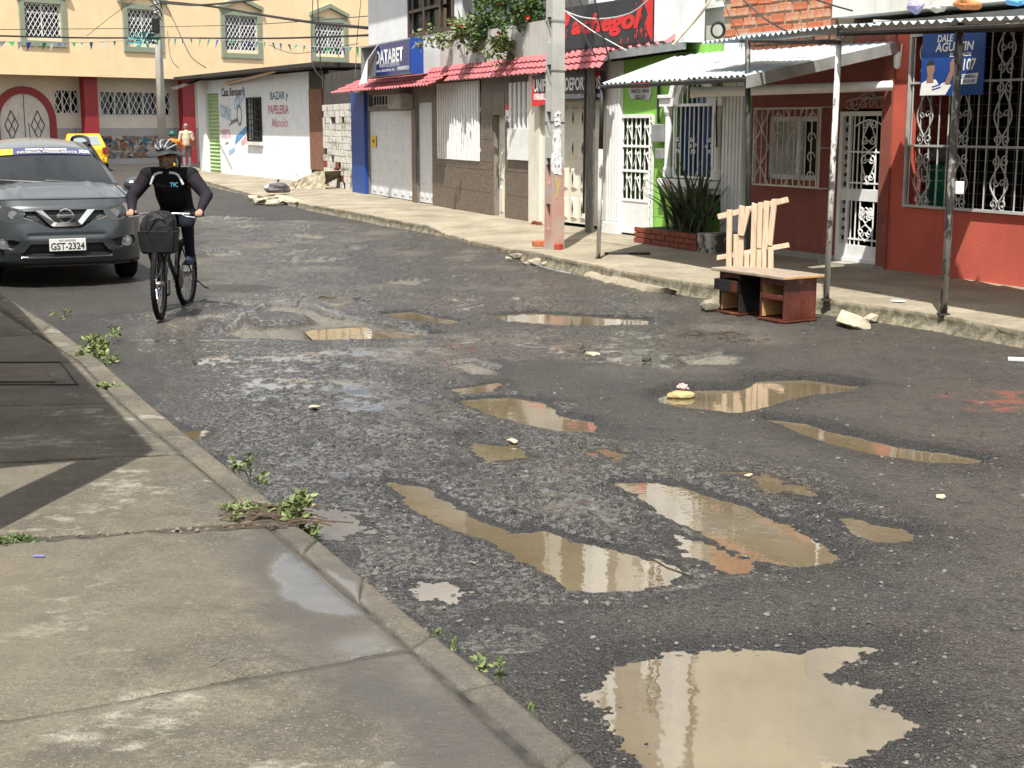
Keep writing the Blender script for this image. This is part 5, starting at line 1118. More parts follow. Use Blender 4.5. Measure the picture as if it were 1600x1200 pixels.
# bunting
def bunting(label,pts,cols,n,sz,nm):
    P=bez(pts,12); t=thing('bunting',label,'bunting',P[0]); MB().tube([p-P[0] for p in P],.012,4).build('string',m_cablew,t); N_=len(P)-1
    for k in range(n):
        f=(k+.5)/n*N_; i=int(f); p=P[i].lerp(P[min(i+1,N_)],f-i)-P[0]; d=(P[min(i+1,N_)]-P[i]).normalized(); w=sz*rng.uniform(.7,1); sw=rng.uniform(-.5,.5); y=Vector((sw*.2,-.1*rng.random(),-sz*1.1*rng.uniform(.35,1)))
        a_,b_,c_=p-d*w/2,p+d*w/2,p+y; off=Vector((0,.008,0)); mb=MB(); mb.add([a_,b_,c_,a_+off,b_+off,c_+off],[(0,1,2),(5,4,3),(0,3,4,1),(1,4,5,2),(2,5,3,0)]); mb.build('flag',cols[k%len(cols)],t)
fl_=[flatm('flag_green',(.01,.3,.09),.7),flatm('flag_blue',(.02,.07,.35),.7),flatm('flag_teal',(.02,.2,.18),.7),flatm('flag_white',(.6,.62,.6),.7)]
bunting('string of green and blue pennants right of the far pole',[D(262,60,57),D(340,62,51),D(420,66,45),D(500,73,40),D(570,73,36)],[fl_[0],fl_[2],fl_[1],fl_[2]],26,.30,'r')
bunting('string of pale and blue pennants left of the far pole',[D(-20,64,50),D(60,66,52),D(140,66,55),D(250,60,Zf)],[fl_[3],fl_[1],fl_[3],fl_[0]],20,.32,'l')
mb=MB(); c_=D(225,62,58)
for k in range(9):
    a=k*.7; mb.add([c_,c_+Vector((.7*math.cos(a),-.05,.32*math.sin(a))),c_+Vector((.55*math.cos(a+.3),-.12,.3*math.sin(a+.35)))],[(0,1,2)])
tag(mb.build('pennant_knot',M('teal_pennant',(.01,.17,.16),.7)),'knot of teal pennants on the thick cable beside the far pole','bunting')
# ---------------------------------------------------------------- signs
t_=F_st.root('light_box_sign','blue DATABET light box with its torn face peeling off','sign'); off=.6
q0=F_st.uz(564,96,off); q1=F_st.uz(642,90,off); zt=F_st.uz(615,66,off)[1]; zb_=F_st.uz(612,116,off)[1]; cut=F_st.uz(590,92,off)[0]
mb=MB(); mb.box(q0[0],q1[0],-off+.22,-off+.25,zb_,zt); mb.box(q0[0],q0[0]+.03,-off,-off+.25,zb_,zt); mb.box(q0[0],q1[0],-off,-off+.25,zb_-.03,zb_); mb.box(q0[0],q1[0],-off,-off+.25,zt,zt+.03); mb.build('housing',m_steel,t_)
MB().box(q1[0],q1[0]+.03,-off-.01,-off+.26,zb_-.03,zt+.03).build('end_panel',m_print_b,t_)
mb=MB(); mb.prism([(cut-.12,zb_),(q1[0],zb_),(q1[0],zt),(cut+.1,zt)],-off-.02,-off); fc=mb.build('face',m_navy,t_)
rc=lambda *q:F_st.rect(*q,off=off+.022)
for s_,q,bo in (('DATABET',(587,76,630,98),.03),('PRONOSTICOS DEPORTIVOS',(593,98,624,104),.0),('www.databet.ec',(584,107,617,112),.0),('0980808023',(621,103,639,109),.02)):
    r=rc(*q); text(s_,m_print_w,fc,r[0],r[1],r[2],r[3],-off-.024,bold=bo)
fa=[F_st.uz(592,69,off),F_st.uz(578,117,off)]; tip=F_st.uz(561,133,off+.5); mb=MB()
mb.add([(fa[0][0],-off-.02,fa[0][1]),(fa[1][0],-off-.02,fa[1][1]),(tip[0]+.1,-off-.35,tip[1]+.05),(tip[0],-off-.5,tip[1]),((fa[0][0]+tip[0])/2-.05,-off-.28,(fa[0][1]+tip[1])/2+.1)],[(0,4,1),(4,3,2),(4,2,1)]); fp_=mb.build('torn_flap',M('flap_back',(.6,.6,.58),.6,.08),t_)
so=fp_.modifiers.new('s','SOLIDIFY'); so.thickness=.01
# black and red sign
t_=F_gate.root('shop_sign','large black sign with red splashes and red lettering behind the pole','sign'); off=.28
a=F_gate.uz(858,60,off); b=F_gate.uz(1020,30,off); zb_=F_gate.uz(945,72,off)[1]; zt=F_gate.uz(945,3,off)[1]
MB().box(a[0],b[0],-off,-off+.12,zb_,zt).build('panel',m_print_k,t_); MB().box(a[0]-.02,b[0]+.35,-off-.01,-off+.27,zb_-.1,zb_-.005).build('tray',M('dark_maroon',(.03,.008,.01),.6),t_)
r=(F_gate.uz(893,50,off)[0],F_gate.uz(1004,40,off)[0],zb_+(zt-zb_)*.2,zb_+(zt-zb_)*.78); text('achegol',m_print_r,t_,r[0],r[1],r[2],r[3],-off-.006,bold=.045,shear=.25)
lx=F_gate.uz(882,50,off)[0]; text('P',m_print_r,t_,a[0]+.1,r[0]-.04,r[2]+.02,r[3]+.1,-off-.006,bold=.045,shear=.25)
mb=MB(); W_=b[0]-a[0]; H_=zt-zb_
mb.prism([(b[0]-W_*.1,zt),(b[0],zt),(b[0],zb_),(b[0]-W_*.03,zb_+.1),(b[0]-W_*.07,zb_+H_*.4),(b[0]-W_*.04,zb_+H_*.6)],-off-.004,-off-.001)
for k in range(46):
    x_=b[0]-W_*abs(rng.normal(0,.13)) if k%3 else a[0]+W_*abs(rng.normal(0,.12)); z_=zb_+H_*rng.uniform(.03,.95); s_=rng.uniform(.012,.045)
    if x_>b[0]-.03 or x_<a[0]+.03: continue
    mb.prism([(x_,z_-s_*1.6),(x_+s_*.5,z_),(x_+s_*.1,z_+s_*.8),(x_-s_*.4,z_)],-off-.004,-off-.001)
stuff(mb.build('red_splash',m_print_r,t_)); MB().box(a[0]-.03,a[0],-off-.005,-off+.13,zb_,zt).build('edge_strip',m_print_r,t_)
wc=F_gate.uz(1024,30,off)[0]; MB().box(b[0]+.04,b[0]+.34,-off+.0,-off+.5,zb_+.0,zt+.6).build('end_cover',m_whitec,t_)
# sports uniforms sign
t_=F_gate.root('shop_sign','black UNIFORMES DEPORTIVOS board with a red lower corner','sign'); off=.22
a=F_gate.uz(833,142,off)[0]; b=F_gate.uz(941,140,off)[0]; zt=F_gate.uz(890,114,off)[1]; zb_=F_gate.uz(890,157,off)[1]; c2=F_gate.uz(856,150,off)[0]
MB().box(a,b,-off,-off+.05,zb_,zt).build('panel',m_print_k,t_)
zm=zb_+(zt-zb_)*.3; mb=MB(); mb.prism([(a-.02,zb_-.08),(c2,zb_-.05),(c2,zm),(a+.02,zm+.02),(a+.02,zt),(a-.02,zt)],-off-.012,-off-.002); mb.build('red_area',m_print_r,t_); mb=MB(); mb.prism([(b-.35,zt-.01),(b-.05,zt-.01),(b-.12,zt-.16),(b-.3,zt-.1)],-off-.006,-off-.002); mb.build('red_flash',m_print_r,t_)
text('UNIFORMES DEPORTIVOS',m_print_w,t_,a+.04,b-.03,zb_+(zt-zb_)*.36,zt-(zt-zb_)*.16,-off-.014,bold=.03); text('0980808',m_print_w,t_,a+.05,c2-.05,zb_+.02,zb_+.13,-off-.014,bold=.03)
text('HORARIOS ATENCION DE LUNES A VIERNES DE 9AM',m_print_w,t_,c2+.08,b-.03,zb_+.03,zb_+.1,-off-.006,bold=.01)
# plastics notice
t_=F_gr.root('shop_notice','small tattered notice reading BANCOS MESAS SILLAS on the green wall','sign'); r=F_gr.rect(985,126,1019,157)
mb=MB(); mb.prism([(r[0]+.05,r[2]+.02),(r[0]+.2,r[2]+.04),(r[1]-.05,r[2]),(r[1],r[2]+.1),(r[1]-.02,r[3]),(r[0]+.05,r[3]),(r[0]-.03,r[2]+.15)],-.02,-.005); mb.build('board',M('worn_paper',(.5,.5,.48),.8),t_)
w_=r[1]-r[0]; h_=r[3]-r[2]; MB().box(r[0]+.06,r[1]-.04,-.024,-.021,r[2]+h_*.62,r[3]-.01).build('red_band',m_print_r,t_); text('DE PLASTICO',m_print_w,t_,r[0]+.08,r[1]-.06,r[2]+h_*.68,r[3]-.06,-.026,bold=.03)
text('BANCOS - MESAS',m_print_k,t_,r[0]+.07,r[1]-.05,r[2]+h_*.38,r[2]+h_*.58,-.024,bold=.02); text('SILLAS',m_print_k,t_,r[0]+.18,r[1]-.16,r[2]+h_*.08,r[2]+h_*.3,-.024,bold=.02)
# campaign poster on the big grille
t_=F_red.root('campaign_poster','blue campaign poster with white lettering and a man in white','poster'); off=.16; P_=lambda px,py:F_red.uz(px,py,off)
x0=P_(1440,100)[0]; x1=P_(1538,100)[0]; zb_=P_(1488,149)[1]; zt=P_(1488,46)[1]; W_,H_=x1-x0,zt-zb_; MB().box(x0,x1,-off,-off+.015,zb_,zt).build('board',M('poster_blue',(.012,.06,.26),.4,.12,2,0),t_)
X=lambda f:x0+W_*f; Z=lambda f:zb_+H_*f; yy=-off-.003
for s_,q,m_ in (('DALE',(.25,.5,.82,.93),m_print_w),('AGUSTIN',(.22,.83,.67,.81),m_print_w),('EL ALCALDE',(.46,.8,.585,.645),m_print_w),('107',(.68,.88,.37,.55),m_print_w)):
    text(s_,m_,t_,X(q[0]),X(q[1]),Z(q[2]),Z(q[3]),yy-.002,bold=.025,shear=.12,tilt=.0)
mb=MB(); mb.prism([(X(.63),Z(.16)),(X(.9),Z(.17)),(X(.92),Z(.33)),(X(.64),Z(.31))],yy-.002,yy); mb.build('white_flash',m_print_w,t_); text('CAMBIO',m_print_b,t_,X(.66),X(.88),Z(.255),Z(.305),yy-.005,bold=.02); text('SIGUE!',m_print_b,t_,X(.69),X(.88),Z(.185),Z(.235),yy-.005,bold=.02)
mb=MB(); mb.prism([(X(a),Z(b)) for a,b in ((.0,.01),(.42,.01),(.5,.15),(.45,.22),(.3,.17),(.25,.25),(.12,.25),(.02,.2))],yy-.002,yy,1)
mb.prism([(X(a),Z(b)) for a,b in ((.4,.18),(.48,.16),(.54,.34),(.56,.5),(.52,.56),(.47,.5),(.48,.38))],yy-.004,yy-.002,0)
mb.prism([(X(.165+.065*math.cos(a)),Z(.42+.125*math.sin(a))) for a in np.linspace(0,6.1,16)],yy-.004,yy-.002,0); mb.prism([(X(.1),Z(.2)),(X(.22),Z(.2)),(X(.2),Z(.36)),(X(.12),Z(.36))],yy-.003,yy-.0021,0)
mb.prism([(X(.165+.068*math.cos(a)),Z(.445+.115*math.sin(a))) for a in np.linspace(.3,2.9,12)],yy-.006,yy-.004,2)
for k in (0,1): mb.prism([(X(.2),Z(.13-.045*k)),(X(.34),Z(.17-.045*k)),(X(.34),Z(.185-.045*k)),(X(.2),Z(.145-.045*k))],yy-.005,yy-.002,3)
mb.build('printed_figure',[flatm('poster_skin',(.3,.17,.12),.5),m_print_w,m_print_k,m_print_b],t_)
# goods behind the big grille
def sack(label,px0,py0,px1,py1,mat,sd_,cat='sack'):
    a=F_red.uz(px0,py1,-.5); b=F_red.uz(px1,py0,-.5); w=b[0]-a[0]; h_=b[1]-a[1]; o=blob('goods_sack',label,cat,loc2w(F_red,(a[0]+b[0])/2,-.5,(a[1]+b[1])/2),(w/2,.22,h_/2),mat,sd_,3,.18); o.rotation_euler=(0,0,F_red.rz); return o
o_=MB(); r=F_red.rect(1450,256,1490,334,-.45); g_=thing('display_board','green board standing behind the big grille','board',F_red.a,F_red.rz); o_.box(r[0],r[1],.43,.47,r[2]-.1,r[3]); o_.build('panel',M('green_board',(.01,.20,.12),.6,.2,6,0,spots=.5,spot_col=(.3,.4,.35),spot_scale=6,spot_lo=.66,spot_hi=.7),g_); MB().box(r[0],r[0]+.03,.47,.6,r[2]-.4,r[3]).build('leg',m_dark,g_)
sack('white plastic sack low behind the big grille',1436,295,1452,330,M('white_sack',(.42,.42,.4),.6,.2,9),8); sack('upper white plastic sack behind the big grille',1437,262,1451,293,M('white_sack2',(.36,.36,.35),.6,.2,9),9)
sack('pale bundle above the green board behind the grille',1457,228,1490,254,M('grey_bundle',(.2,.19,.18),.8,.3,9),10,'bundle')
# ================================================================ THINGS ON THE GROUND
# planter of red brick with long-leaved plants
c0=F_gr.at(G(981,379,.15)); c1=F_gr.at(G(1098,392,.15)); yf=(c0.y+c1.y)/2; ph_=.23; x0,x1=c0.x,c1.x
pl=F_gr.root('brick_planter','low red brick planter with yellow mortar below the arched window','planter')
mb=MB(); mb.box(x0,x1+.3,yf+.03,-.02,-.05,ph_-.02); mb.build('core',m_mortary,pl)
bh=ph_/3; bl=.24; me_b=None
for j in range(3):
    u=x0-(.12 if j%2 else 0)
    while u<x1-.02:
        a,b=max(u,x0),min(u+bl,x1)
        if b-a>.04: MB().box(a+.007,b-.007,yf-.006+rng.uniform(-.004,.004),yf+.05,j*bh+.006,(j+1)*bh-.006).build('brick',m_brickd,pl,bevel=.005)
        u+=bl
MB().box(x1+.002,x1+.33,yf+.0,-.0,-.05,ph_+.02).build('plastered_end',M('flaking_plaster',(.42,.4,.36),.9,.15,6,.4,spots=.95,spot_col=(.05,.045,.04),spot_scale=5,spot_lo=.47,spot_hi=.54),pl,bevel=.02)
MB().box(x0+.05,x1-.05,yf+.06,-.06,ph_-.03,ph_-.015).build('soil',M('planter_soil',(.04,.03,.02),.95,.3,20,.5),pl)
def blade(L,w,bend,n=7,fold=.25):
    vs=[]; 
    for i in range(n+1):
        f=i/n; ww=w*(.55+.9*f-.3*f*f)*(1-f**2.6)*1.0+.002; x_=bend*f*f*L; z_=L*f*(1-.25*abs(bend)*f); vs+= [(x_,-ww/2,z_),(x_-fold*ww,0,z_),(x_,ww/2,z_)]
    fs=[]
    for i in range(n): fs+=[(i*3,i*3+1,i*3+4,i*3+3),(i*3+1,i*3+2,i*3+5,i*3+4)]
    return MB().add(vs,fs)
ag=F_gr.root('sansevieria','big clump of long dark leaves growing in the brick planter','plant'); cen=F_gr.at(D(1075,360,G(1060,388,.15).y+.3))
ag.location=loc2w(F_gr,(x0+x1)/2+.12,-yf*.55,ph_-.02)
metal_=[blade(1,.085,b).build('leaf',m_agave,ag,smooth=True) for b in (.12,.35,.7)]
m_ag2=M('agave_leaf_pale',(.12,.135,.06),.5,.3,9,.1)
for k in range(95):
    o=metal_[k%3] if k<3 else metal_[k%3].copy()
    if k>=3: COL.objects.link(o)
    rr_=rng.random(); tilt=rng.uniform(.02,.95)*rr_**.5; az_=rng.uniform(0,6.28); L=rng.uniform(.45,1.08)*(1.08-.35*tilt)
    if k%7==0:
        o.material_slots[0].link='OBJECT'; o.material_slots[0].material=m_ag2
    o.location=(rng.normal(0,.22)+.05,rng.normal(0,.07),0); o.rotation_euler=(0,tilt,az_); o.scale=(L,min(1.1,L),L)
# generic leafy plant: many small leaves in clumps, real stems
def leafy(name,label,cat,c,spread,n,size,mat,flowers=None,nf=0,stems=6,seed=0,group=None,up=.4,droop=0,stemmat=None):
    rs=np.random.default_rng(seed); t=thing(name,label,cat,c,0,group); vs=[];fs=[]; cl=rs.normal(0,.5,(max(3,n//30),3))*np.array(spread)
    sm=MB()
    for k in range(min(len(cl),max(stems,1))): q=cl[k]; sm.tube(bez([(0,0,-.02),(q[0]*.4,q[1]*.4,max(q[2],0)*.6+.01),(q[0],q[1],q[2])],4),max(.004,size*.05),4)
    for i in range(n):
        q=cl[i%len(cl)]+rs.normal(0,.16,3)*np.array(spread)*1.1; q[2]-=droop*abs(rs.normal(0,.3))
        d=rs.normal(0,1,3); d[2]=d[2]*.5+up; d/=np.linalg.norm(d); s_=np.cross(d,rs.normal(0,1,3)); s_/=np.linalg.norm(s_)+1e-6; L=size*rs.uniform(.6,1.3); n_=np.cross(d,s_)
        b=len(vs); vs+=[q,q+d*L*.3+s_*L*.27+n_*L*.06,q+d*L*.7+s_*L*.22+n_*L*.04,q+d*L-n_*L*.1,q+d*L*.7-s_*L*.22+n_*L*.04,q+d*L*.3-s_*L*.27+n_*L*.06]; fs+=[(b,b+1,b+2,b+3),(b,b+3,b+4,b+5)]
    MB().add(vs,fs).build('foliage',mat,t); sm.build('stem',stemmat or m_twig,t)
    for k in range(nf):
        q=cl[k%len(cl)]+rs.normal(0,.2,3)*np.array(spread); q[1]-=spread[1]*.5; mb=MB()
        for a in range(6): an=a*1.047; mb.add([q,q+np.array([.04*math.cos(an),-.03,.04*math.sin(an)]),q+np.array([.04*math.cos(an+.8),-.03,.04*math.sin(an+.8)])],[(0,1,2)])
        mb.build('flower',flowers,t)
    return t
zz=lambda px,py,off:loc2w(F_st,F_st.uz(px,py,off)[0],off,F_st.uz(px,py,off)[1])
leafy('balcony_shrub','leafy shrub with red flowers spilling over the balcony parapet','plant',zz(745,44,.15),(.62,.3,.4),900,.1,m_leafy,m_flower,3,8,1,up=.1,droop=.25)
leafy('balcony_shrub','dense green bush on the balcony beside the concrete pole','plant',zz(822,20,.1),(.55,.3,.36),800,.1,m_leaf,m_flower,1,8,2,up=.3)
leafy('balcony_shrub','pale trailing plant hanging over the parapet by the brown window','plant',zz(700,52,.2),(.45,.2,.3),260,.1,M('dry_leaf',(.16,.18,.07),.6,.3,9),None,0,8,3,up=-.2,droop=.2)
leafy('balcony_shrub','hanging greenery high above the balcony','plant',zz(762,4,.1),(.4,.25,.45),420,.11,m_leaf,m_flower,2,6,4,up=.0,droop=.3)
leafy('balcony_shrub','bright bush cascading at the middle of the parapet','plant',zz(790,60,.25),(.32,.2,.32),380,.09,m_leafy,m_flower,1,6,5,up=.0,droop=.4)
sp=thing('spiky_plant','spray of narrow upright leaves on the balcony parapet','plant',zz(726,62,.2)); b0=blade(1,.05,.4).build('leaf',m_leafy,sp,smooth=True)
for k in range(26):
    o=b0 if k==0 else b0.copy()
    if k: COL.objects.link(o)
    L=rng.uniform(.35,.75); o.rotation_euler=(0,rng.uniform(.1,.9),rng.uniform(0,6.28)); o.scale=(L,L,L); o.location=(rng.normal(0,.08),0,0)
# weeds along the near kerb
def weed(px,py,label,n,size,spread,seed,z=.15,mat=m_leafy,group='weeds along the near kerb'):
    return leafy('weed',label,'weed',G(px,py,z),tuple(q*.75 for q in spread),int(n*1.6),size*.52,mat,None,0,5,seed,group,up=.5,stemmat=M('green_stem_%d'%seed,(.1,.13,.04),.7))
weed(138,545,'long leafy weed clump at the kerb foot in front of the bicycle',260,.085,(.2,.7,.12),21,.03); weed(160,566,'lower end of the leafy kerb weeds beside the wet road',90,.07,(.12,.35,.08),22,.03)
weed(118,556,'small grass tuft in the kerb joint beside the cover',40,.07,(.14,.14,.04),23); weed(164,603,'small flat weed in the kerb joint below the cover',40,.07,(.14,.1,.04),24)
weed(100,494,'tiny weed at the far end of the kerb joint',30,.06,(.1,.14,.05),25); weed(392,750,'young upright weed at the kerb above the crack',34,.075,(.08,.08,.18),26,.02)
weed(432,800,'dense low creeper growing out of the pavement crack',170,.075,(.22,.14,.1),27); weed(462,812,'pale leafy creeper hanging over the broken kerb',110,.085,(.14,.14,.14),28,.14)
weed(488,836,'trailing creeper end at the foot of the broken kerb',50,.06,(.08,.1,.16),29,.03); weed(372,814,'isolated pale sprig in the pavement crack',16,.05,(.05,.05,.03),30)
weed(684,992,'tiny pale sprout at the lower kerb, upper one',9,.035,(.025,.025,.03),31,.1); weed(706,1004,'tiny pale sprout at the lower kerb, second one',9,.035,(.025,.025,.03),32,.1)
weed(750,1046,'pale four-leaved seedling at the lower kerb',14,.05,(.035,.035,.04),33,.1); weed(779,1056,'taller pale seedling at the lower kerb',12,.055,(.035,.035,.05),34,.1); weed(832,1107,'last tiny sprout at the lower kerb',5,.035,(.02,.02,.02),35,.12)
weed(20,848,'dark moss clump at the left end of the pavement crack',120,.05,(.3,.12,.05),36,.14,m_leaf)
mb=MB()
for k in range(34):
    p=G(rng.uniform(340,450),rng.uniform(792,826),.155); d=Vector((rng.uniform(.1,.28),rng.uniform(-.02,.06),0)); mb.tube(bez([p,p+d*.5+Vector((0,0,rng.uniform(.003,.03))),p+d],3),.004,4)
tag(stuff(mb.build('dry_twigs',m_twig)),'brown dry roots and twigs over the pavement crack','twigs')
# ---------------------------------------------------------------- broken desk
C0=G(1123,487,0); C1=G(1224,505,0); ux=(C1-C0); L=ux.length; rz=math.atan2(ux.y,ux.x); Wd=.40; Hh=.43
dk=thing('broken_desk','broken dark wood desk with empty drawer openings standing in the gutter','desk',C0+Vector((0,0,.0)),rz)
def bx(n,m_,*q,**k): return MB().box(*q).build(n,m_,dk,bevel=k.get('bevel',.004))
a1=L*.33; a2=L*.64
for (p,q,nm,end) in ((0,a1,m_deskblk,m_deskblk),(a2,L,m_desk,m_desk)):
    bx('side_panel',nm,p,p+.018,.0,Wd,.02,Hh-.02); bx('side_panel',end,q-.018,q,.0,Wd,.02,Hh-.02); bx('back_panel',m_rawwood,p+.019,q-.019,Wd-.015,Wd-.002,.02,Hh-.02)
    bx('base_board',m_desk,p-.02,q+.02,-.02,Wd+.01,.0,.019); bx('shelf',m_rawwood,p+.019,q-.019,.01,Wd-.016,Hh*.5,Hh*.5+.014); bx('rail',m_desk,p+.019,q-.019,-.004,.014,Hh*.48,Hh*.48+.05); bx('rail',m_desk,p+.019,q-.019,-.004,.014,Hh-.075,Hh-.022)
    bx('inner_lining',m_rawwood,p+.0185,p+.024,.015,Wd-.02,.03,Hh-.08)
bx('drawer',m_deskblk,-.03,a1+.005,-.045,.25,Hh*.53,Hh*.78); bx('drawer_edge',m_desk,a1-.09,a1+.008,-.05,-.0455,Hh*.53,Hh*.78); bx('modesty_panel',m_deskblk,a1,a2,Wd-.03,Wd-.012,Hh*.25,Hh-.02); bx('brace',m_rawwood,a2-.09,a2-.03,Wd-.06,Wd-.032,Hh*.4,Hh-.03)
bx('desk_top',m_desktop,-.07,L+.05,-.06,Wd+.05,Hh-.018,Hh+.012,bevel=.006); bx('top_edge',m_rawwood,L+.05,L+.056,-.055,Wd+.045,Hh-.014,Hh+.008)
# ---------------------------------------------------------------- broken pallet
pd=lambda px:14.35-(px-1120)/110*.45
pt=thing('broken_pallet','broken pale wooden pallet standing upright behind the desk','pallet',G(1165,455,.15))
def plank(name,xa,ya,xb,yb,w,front,th=.02,hor=False):
    A=D(xa,ya,pd(xa)); B_=D(xb,yb,pd(xb)); ax=(B_-A).normalized(); wv=D(xa+10,ya,pd(xa+10))-A; wv.z=0; wv.normalize(); nrm=ax.cross(wv).normalized() if not hor else Vector((0,0,1)).cross(ax).normalized()
    sid=nrm.cross(ax).normalized(); hw=w/FPX*pd(xa)/2; nn=nrm if nrm.y<0 else -nrm; o=A*0+pt.location; f=nn*front
    j=[rng.uniform(-.012,.012) for _ in range(4)]
    v=[A-sid*hw+ax*j[0]+f,A+sid*hw+ax*j[1]+f,B_+sid*hw+ax*j[2]+f,B_-sid*hw+ax*j[3]+f]; v+= [q-nn*th for q in v]
    MB().add([q-o for q in v],[(0,1,2,3),(7,6,5,4),(0,4,5,1),(1,5,6,2),(2,6,7,3),(3,7,4,0)]).build(name,m_plank,pt,bevel=.003)
for q in ((1141,326,1139,462,9),(1151,367,1150,460,8),(1160,322,1158,368,9),(1159,371,1157,461,8.5),(1168,393,1167,461,8),(1180,318,1176,463,9),(1189,316,1187,388,8),(1187,391,1186,461,8),(1199,313,1196,388,9),(1195,387,1195,462,7),(1211,312,1203,385,9),(1205,386,1205,462,9)): plank('plank',*q,front=.02)
plank('plank',1172,324,1161,368,8.5,front=.042)
plank('rail',1121,339,1230,312,8.5,front=-.002,hor=True); plank('rail',1120,403,1231,383,7.5,front=-.002,hor=True)
# ---------------------------------------------------------------- stones and rubbish
_blob = blob
def blob(name,label,cat,c,r,mat,seed,sub=3,amp=.3,flat=0,group=None,parent=None):
    if name not in ('rock','rubble_lump','stone','pale_stone','brick_shard'): return _blob(name,label,cat,c,r,mat,seed,sub,amp,flat,group,parent)
    rs=np.random.default_rng(seed); bm=bmesh.new()
    for k in range(26):
        d=rs.normal(0,1,3); d/=np.linalg.norm(d); d=np.sign(d)*np.abs(d)**.7*rs.uniform(.75,1.05); bm.verts.new((d[0]*r[0],d[1]*r[1],max(d[2],-.5)*r[2]))
    res=bmesh.ops.convex_hull(bm,input=bm.verts); bmesh.ops.delete(bm,geom=[v for v in bm.verts if not v.link_faces],context='VERTS')
    bmesh.ops.bevel(bm,geom=list(bm.edges),offset=min(r)*.06,segments=1,affect='EDGES')
    me=bpy.data.meshes.new(name); bm.to_mesh(me); bm.free(); me.materials.append(mat); o=link(name,me,parent); o.location=c; o.rotation_euler=(rs.uniform(-.15,.15),rs.uniform(-.15,.15),rs.uniform(0,6))
    return tag(o,label,cat,group)
blob('rock','large pale flat rock at the kerb right of the desk','rock',G(1335,502,.04),(.24,.17,.085),m_rock,41,3,.35,.5); blob('rock','small rock beside the large pale rock','rock',G(1362,498,.03),(.08,.08,.05),m_rock,42,3,.35,.5)
blob('rock','grey rock at the kerb left of the desk','rock',G(1110,478,.05),(.11,.1,.075),M('grey_rock',(.24,.21,.15),.95,.25,7,.8,30),43,3,.3,.6)
rs=np.random.default_rng(5)
for k,(px,py,s_) in enumerate([(808,401,.13),(795,404,.06),(840,409,.14),(852,412,.07),(822,412,.06),(870,414,.09),(884,417,.06)]):
    blob('rubble_lump',['big slab lump at the left end of the kerb rubble','small lump left of the kerb rubble','flat lump in the middle of the kerb rubble','dark lump beside the bent strip','small lump in front of the kerb rubble','lump behind the bent strip','small lump at the right of the kerb rubble'][k],'rubble',G(px,py,.03),(s_,s_*.8,s_*.45),M('rubble_%d'%k,(.33,.29,.22),.95,.25,7,.7,30),60+k,2,.5,.5,'rubble at the kerb by the pole')
tag(MB().tube(bez([G(832,411,.02),G(850,418,.03),G(868,423,.03),G(893,428,.01)],6),.012,5).build('bent_strip',m_steel),'bent metal strip lying in the gutter by the rubble','metal strip')
for k,(px,py,s_) in enumerate([(408,314,.25),(425,316,.2),(452,314,.3),(395,309,.2),(440,309,.22),(470,318,.15)]):
    blob('rubble_lump',['broken concrete lump left of the rubbish bag','flat concrete lump below the rubbish bag','wide concrete slab right of the rubbish bag','farthest lump of the far kerb rubble','lump directly under the rubbish bag','small nearest lump of the far kerb rubble'][k],'rubble',G(px,py,.08),(s_,s_*.8,s_*.35),m_rock,70+k,2,.5,.5,'rubble at the far kerb')
bgm=M('mixed_rubbish',(.5,.45,.43),.6,.3,5,.2,spots=.9,spot_col=(.03,.03,.035),spot_scale=2.5,spot_lo=.45,spot_hi=.5)
rb=thing('rubbish_bag','tied black and white rubbish bag on the far kerb','bag',G(433,303,.12)); blob('bag_body',None,None,(0,0,.15),(.28,.22,.17),bgm,81,3,.4,.7,None,rb); MB().tube([(.02,0,.28),(.05,0,.36)],[.05,.02],6).build('knot',m_black,rb)
def brick(label,p,rz,sz=(.26,.12,.08),m_=m_brick): 
    t=thing('loose_brick',label,'brick',p,rz,'loose bricks at the pole foot'); MB().box(-sz[0]/2,sz[0]/2,-sz[1]/2,sz[1]/2,0,sz[2]).build('body',m_,t,bevel=.008)
brick('orange brick lying left of the concrete pole foot',G(846,385,.15),.3,(.24,.14,.08)); brick('broken red brick piece right of the concrete pole foot',G(873,390,.15),.9,(.1,.09,.08),M('red_brick_piece',(.4,.06,.03),.8,.2,9,.3))
for k,(px,py) in enumerate([(834,349),(842,350),(848,348)]): blob('brick_shard',['left red shard at the cream column foot','middle red shard at the cream column foot','right red shard at the cream column foot'][k],'brick',G(px,py,.17),(.07,.05,.05),m_brickd,90+k,2,.5,.5,'shards at the cream column')
blob('foam_lump','yellow foam lump standing in the right-hand pothole puddle','foam',G(1060,617,-.02),(.085,.06,.03),M('yellow_foam',(.36,.28,.13),.9,.2,15,.6),95,3,.35,.5)
blob('plastic_scrap','pink and white plastic scrap at the rim of the right-hand pothole','plastic',G(1068,604,.0),(.05,.04,.035),M('pink_scrap',(.6,.35,.33),.6,.3,20),96,3,.6,.6)
blob('stone','dark stone on the road above the right-hand pothole','stone',G(1010,560,.02),(.045,.04,.045),M('dark_stone',(.06,.058,.055),.9,.2,9,.4),97,2,.4,.5)
blob('paper_scrap','small white paper scrap on the far pavement between the posts','paper',G(1402,470,.16),(.07,.05,.008),m_print_w,98,2,.5)
tag(MB().tube([G(1575,561,.02),G(1625,563,.02)],.018,6).build('white_stick',m_print_w),'short white stick on the road at the right edge','stick'); tag(MB().box(-.022,.022,-.005,.005,0,.004).build('blue_wrapper',flatm('lilac_wrapper',(.18,.2,.5),.5),loc=G(61,869,.156)),'tiny blue wrapper strip on the near pavement','wrapper')
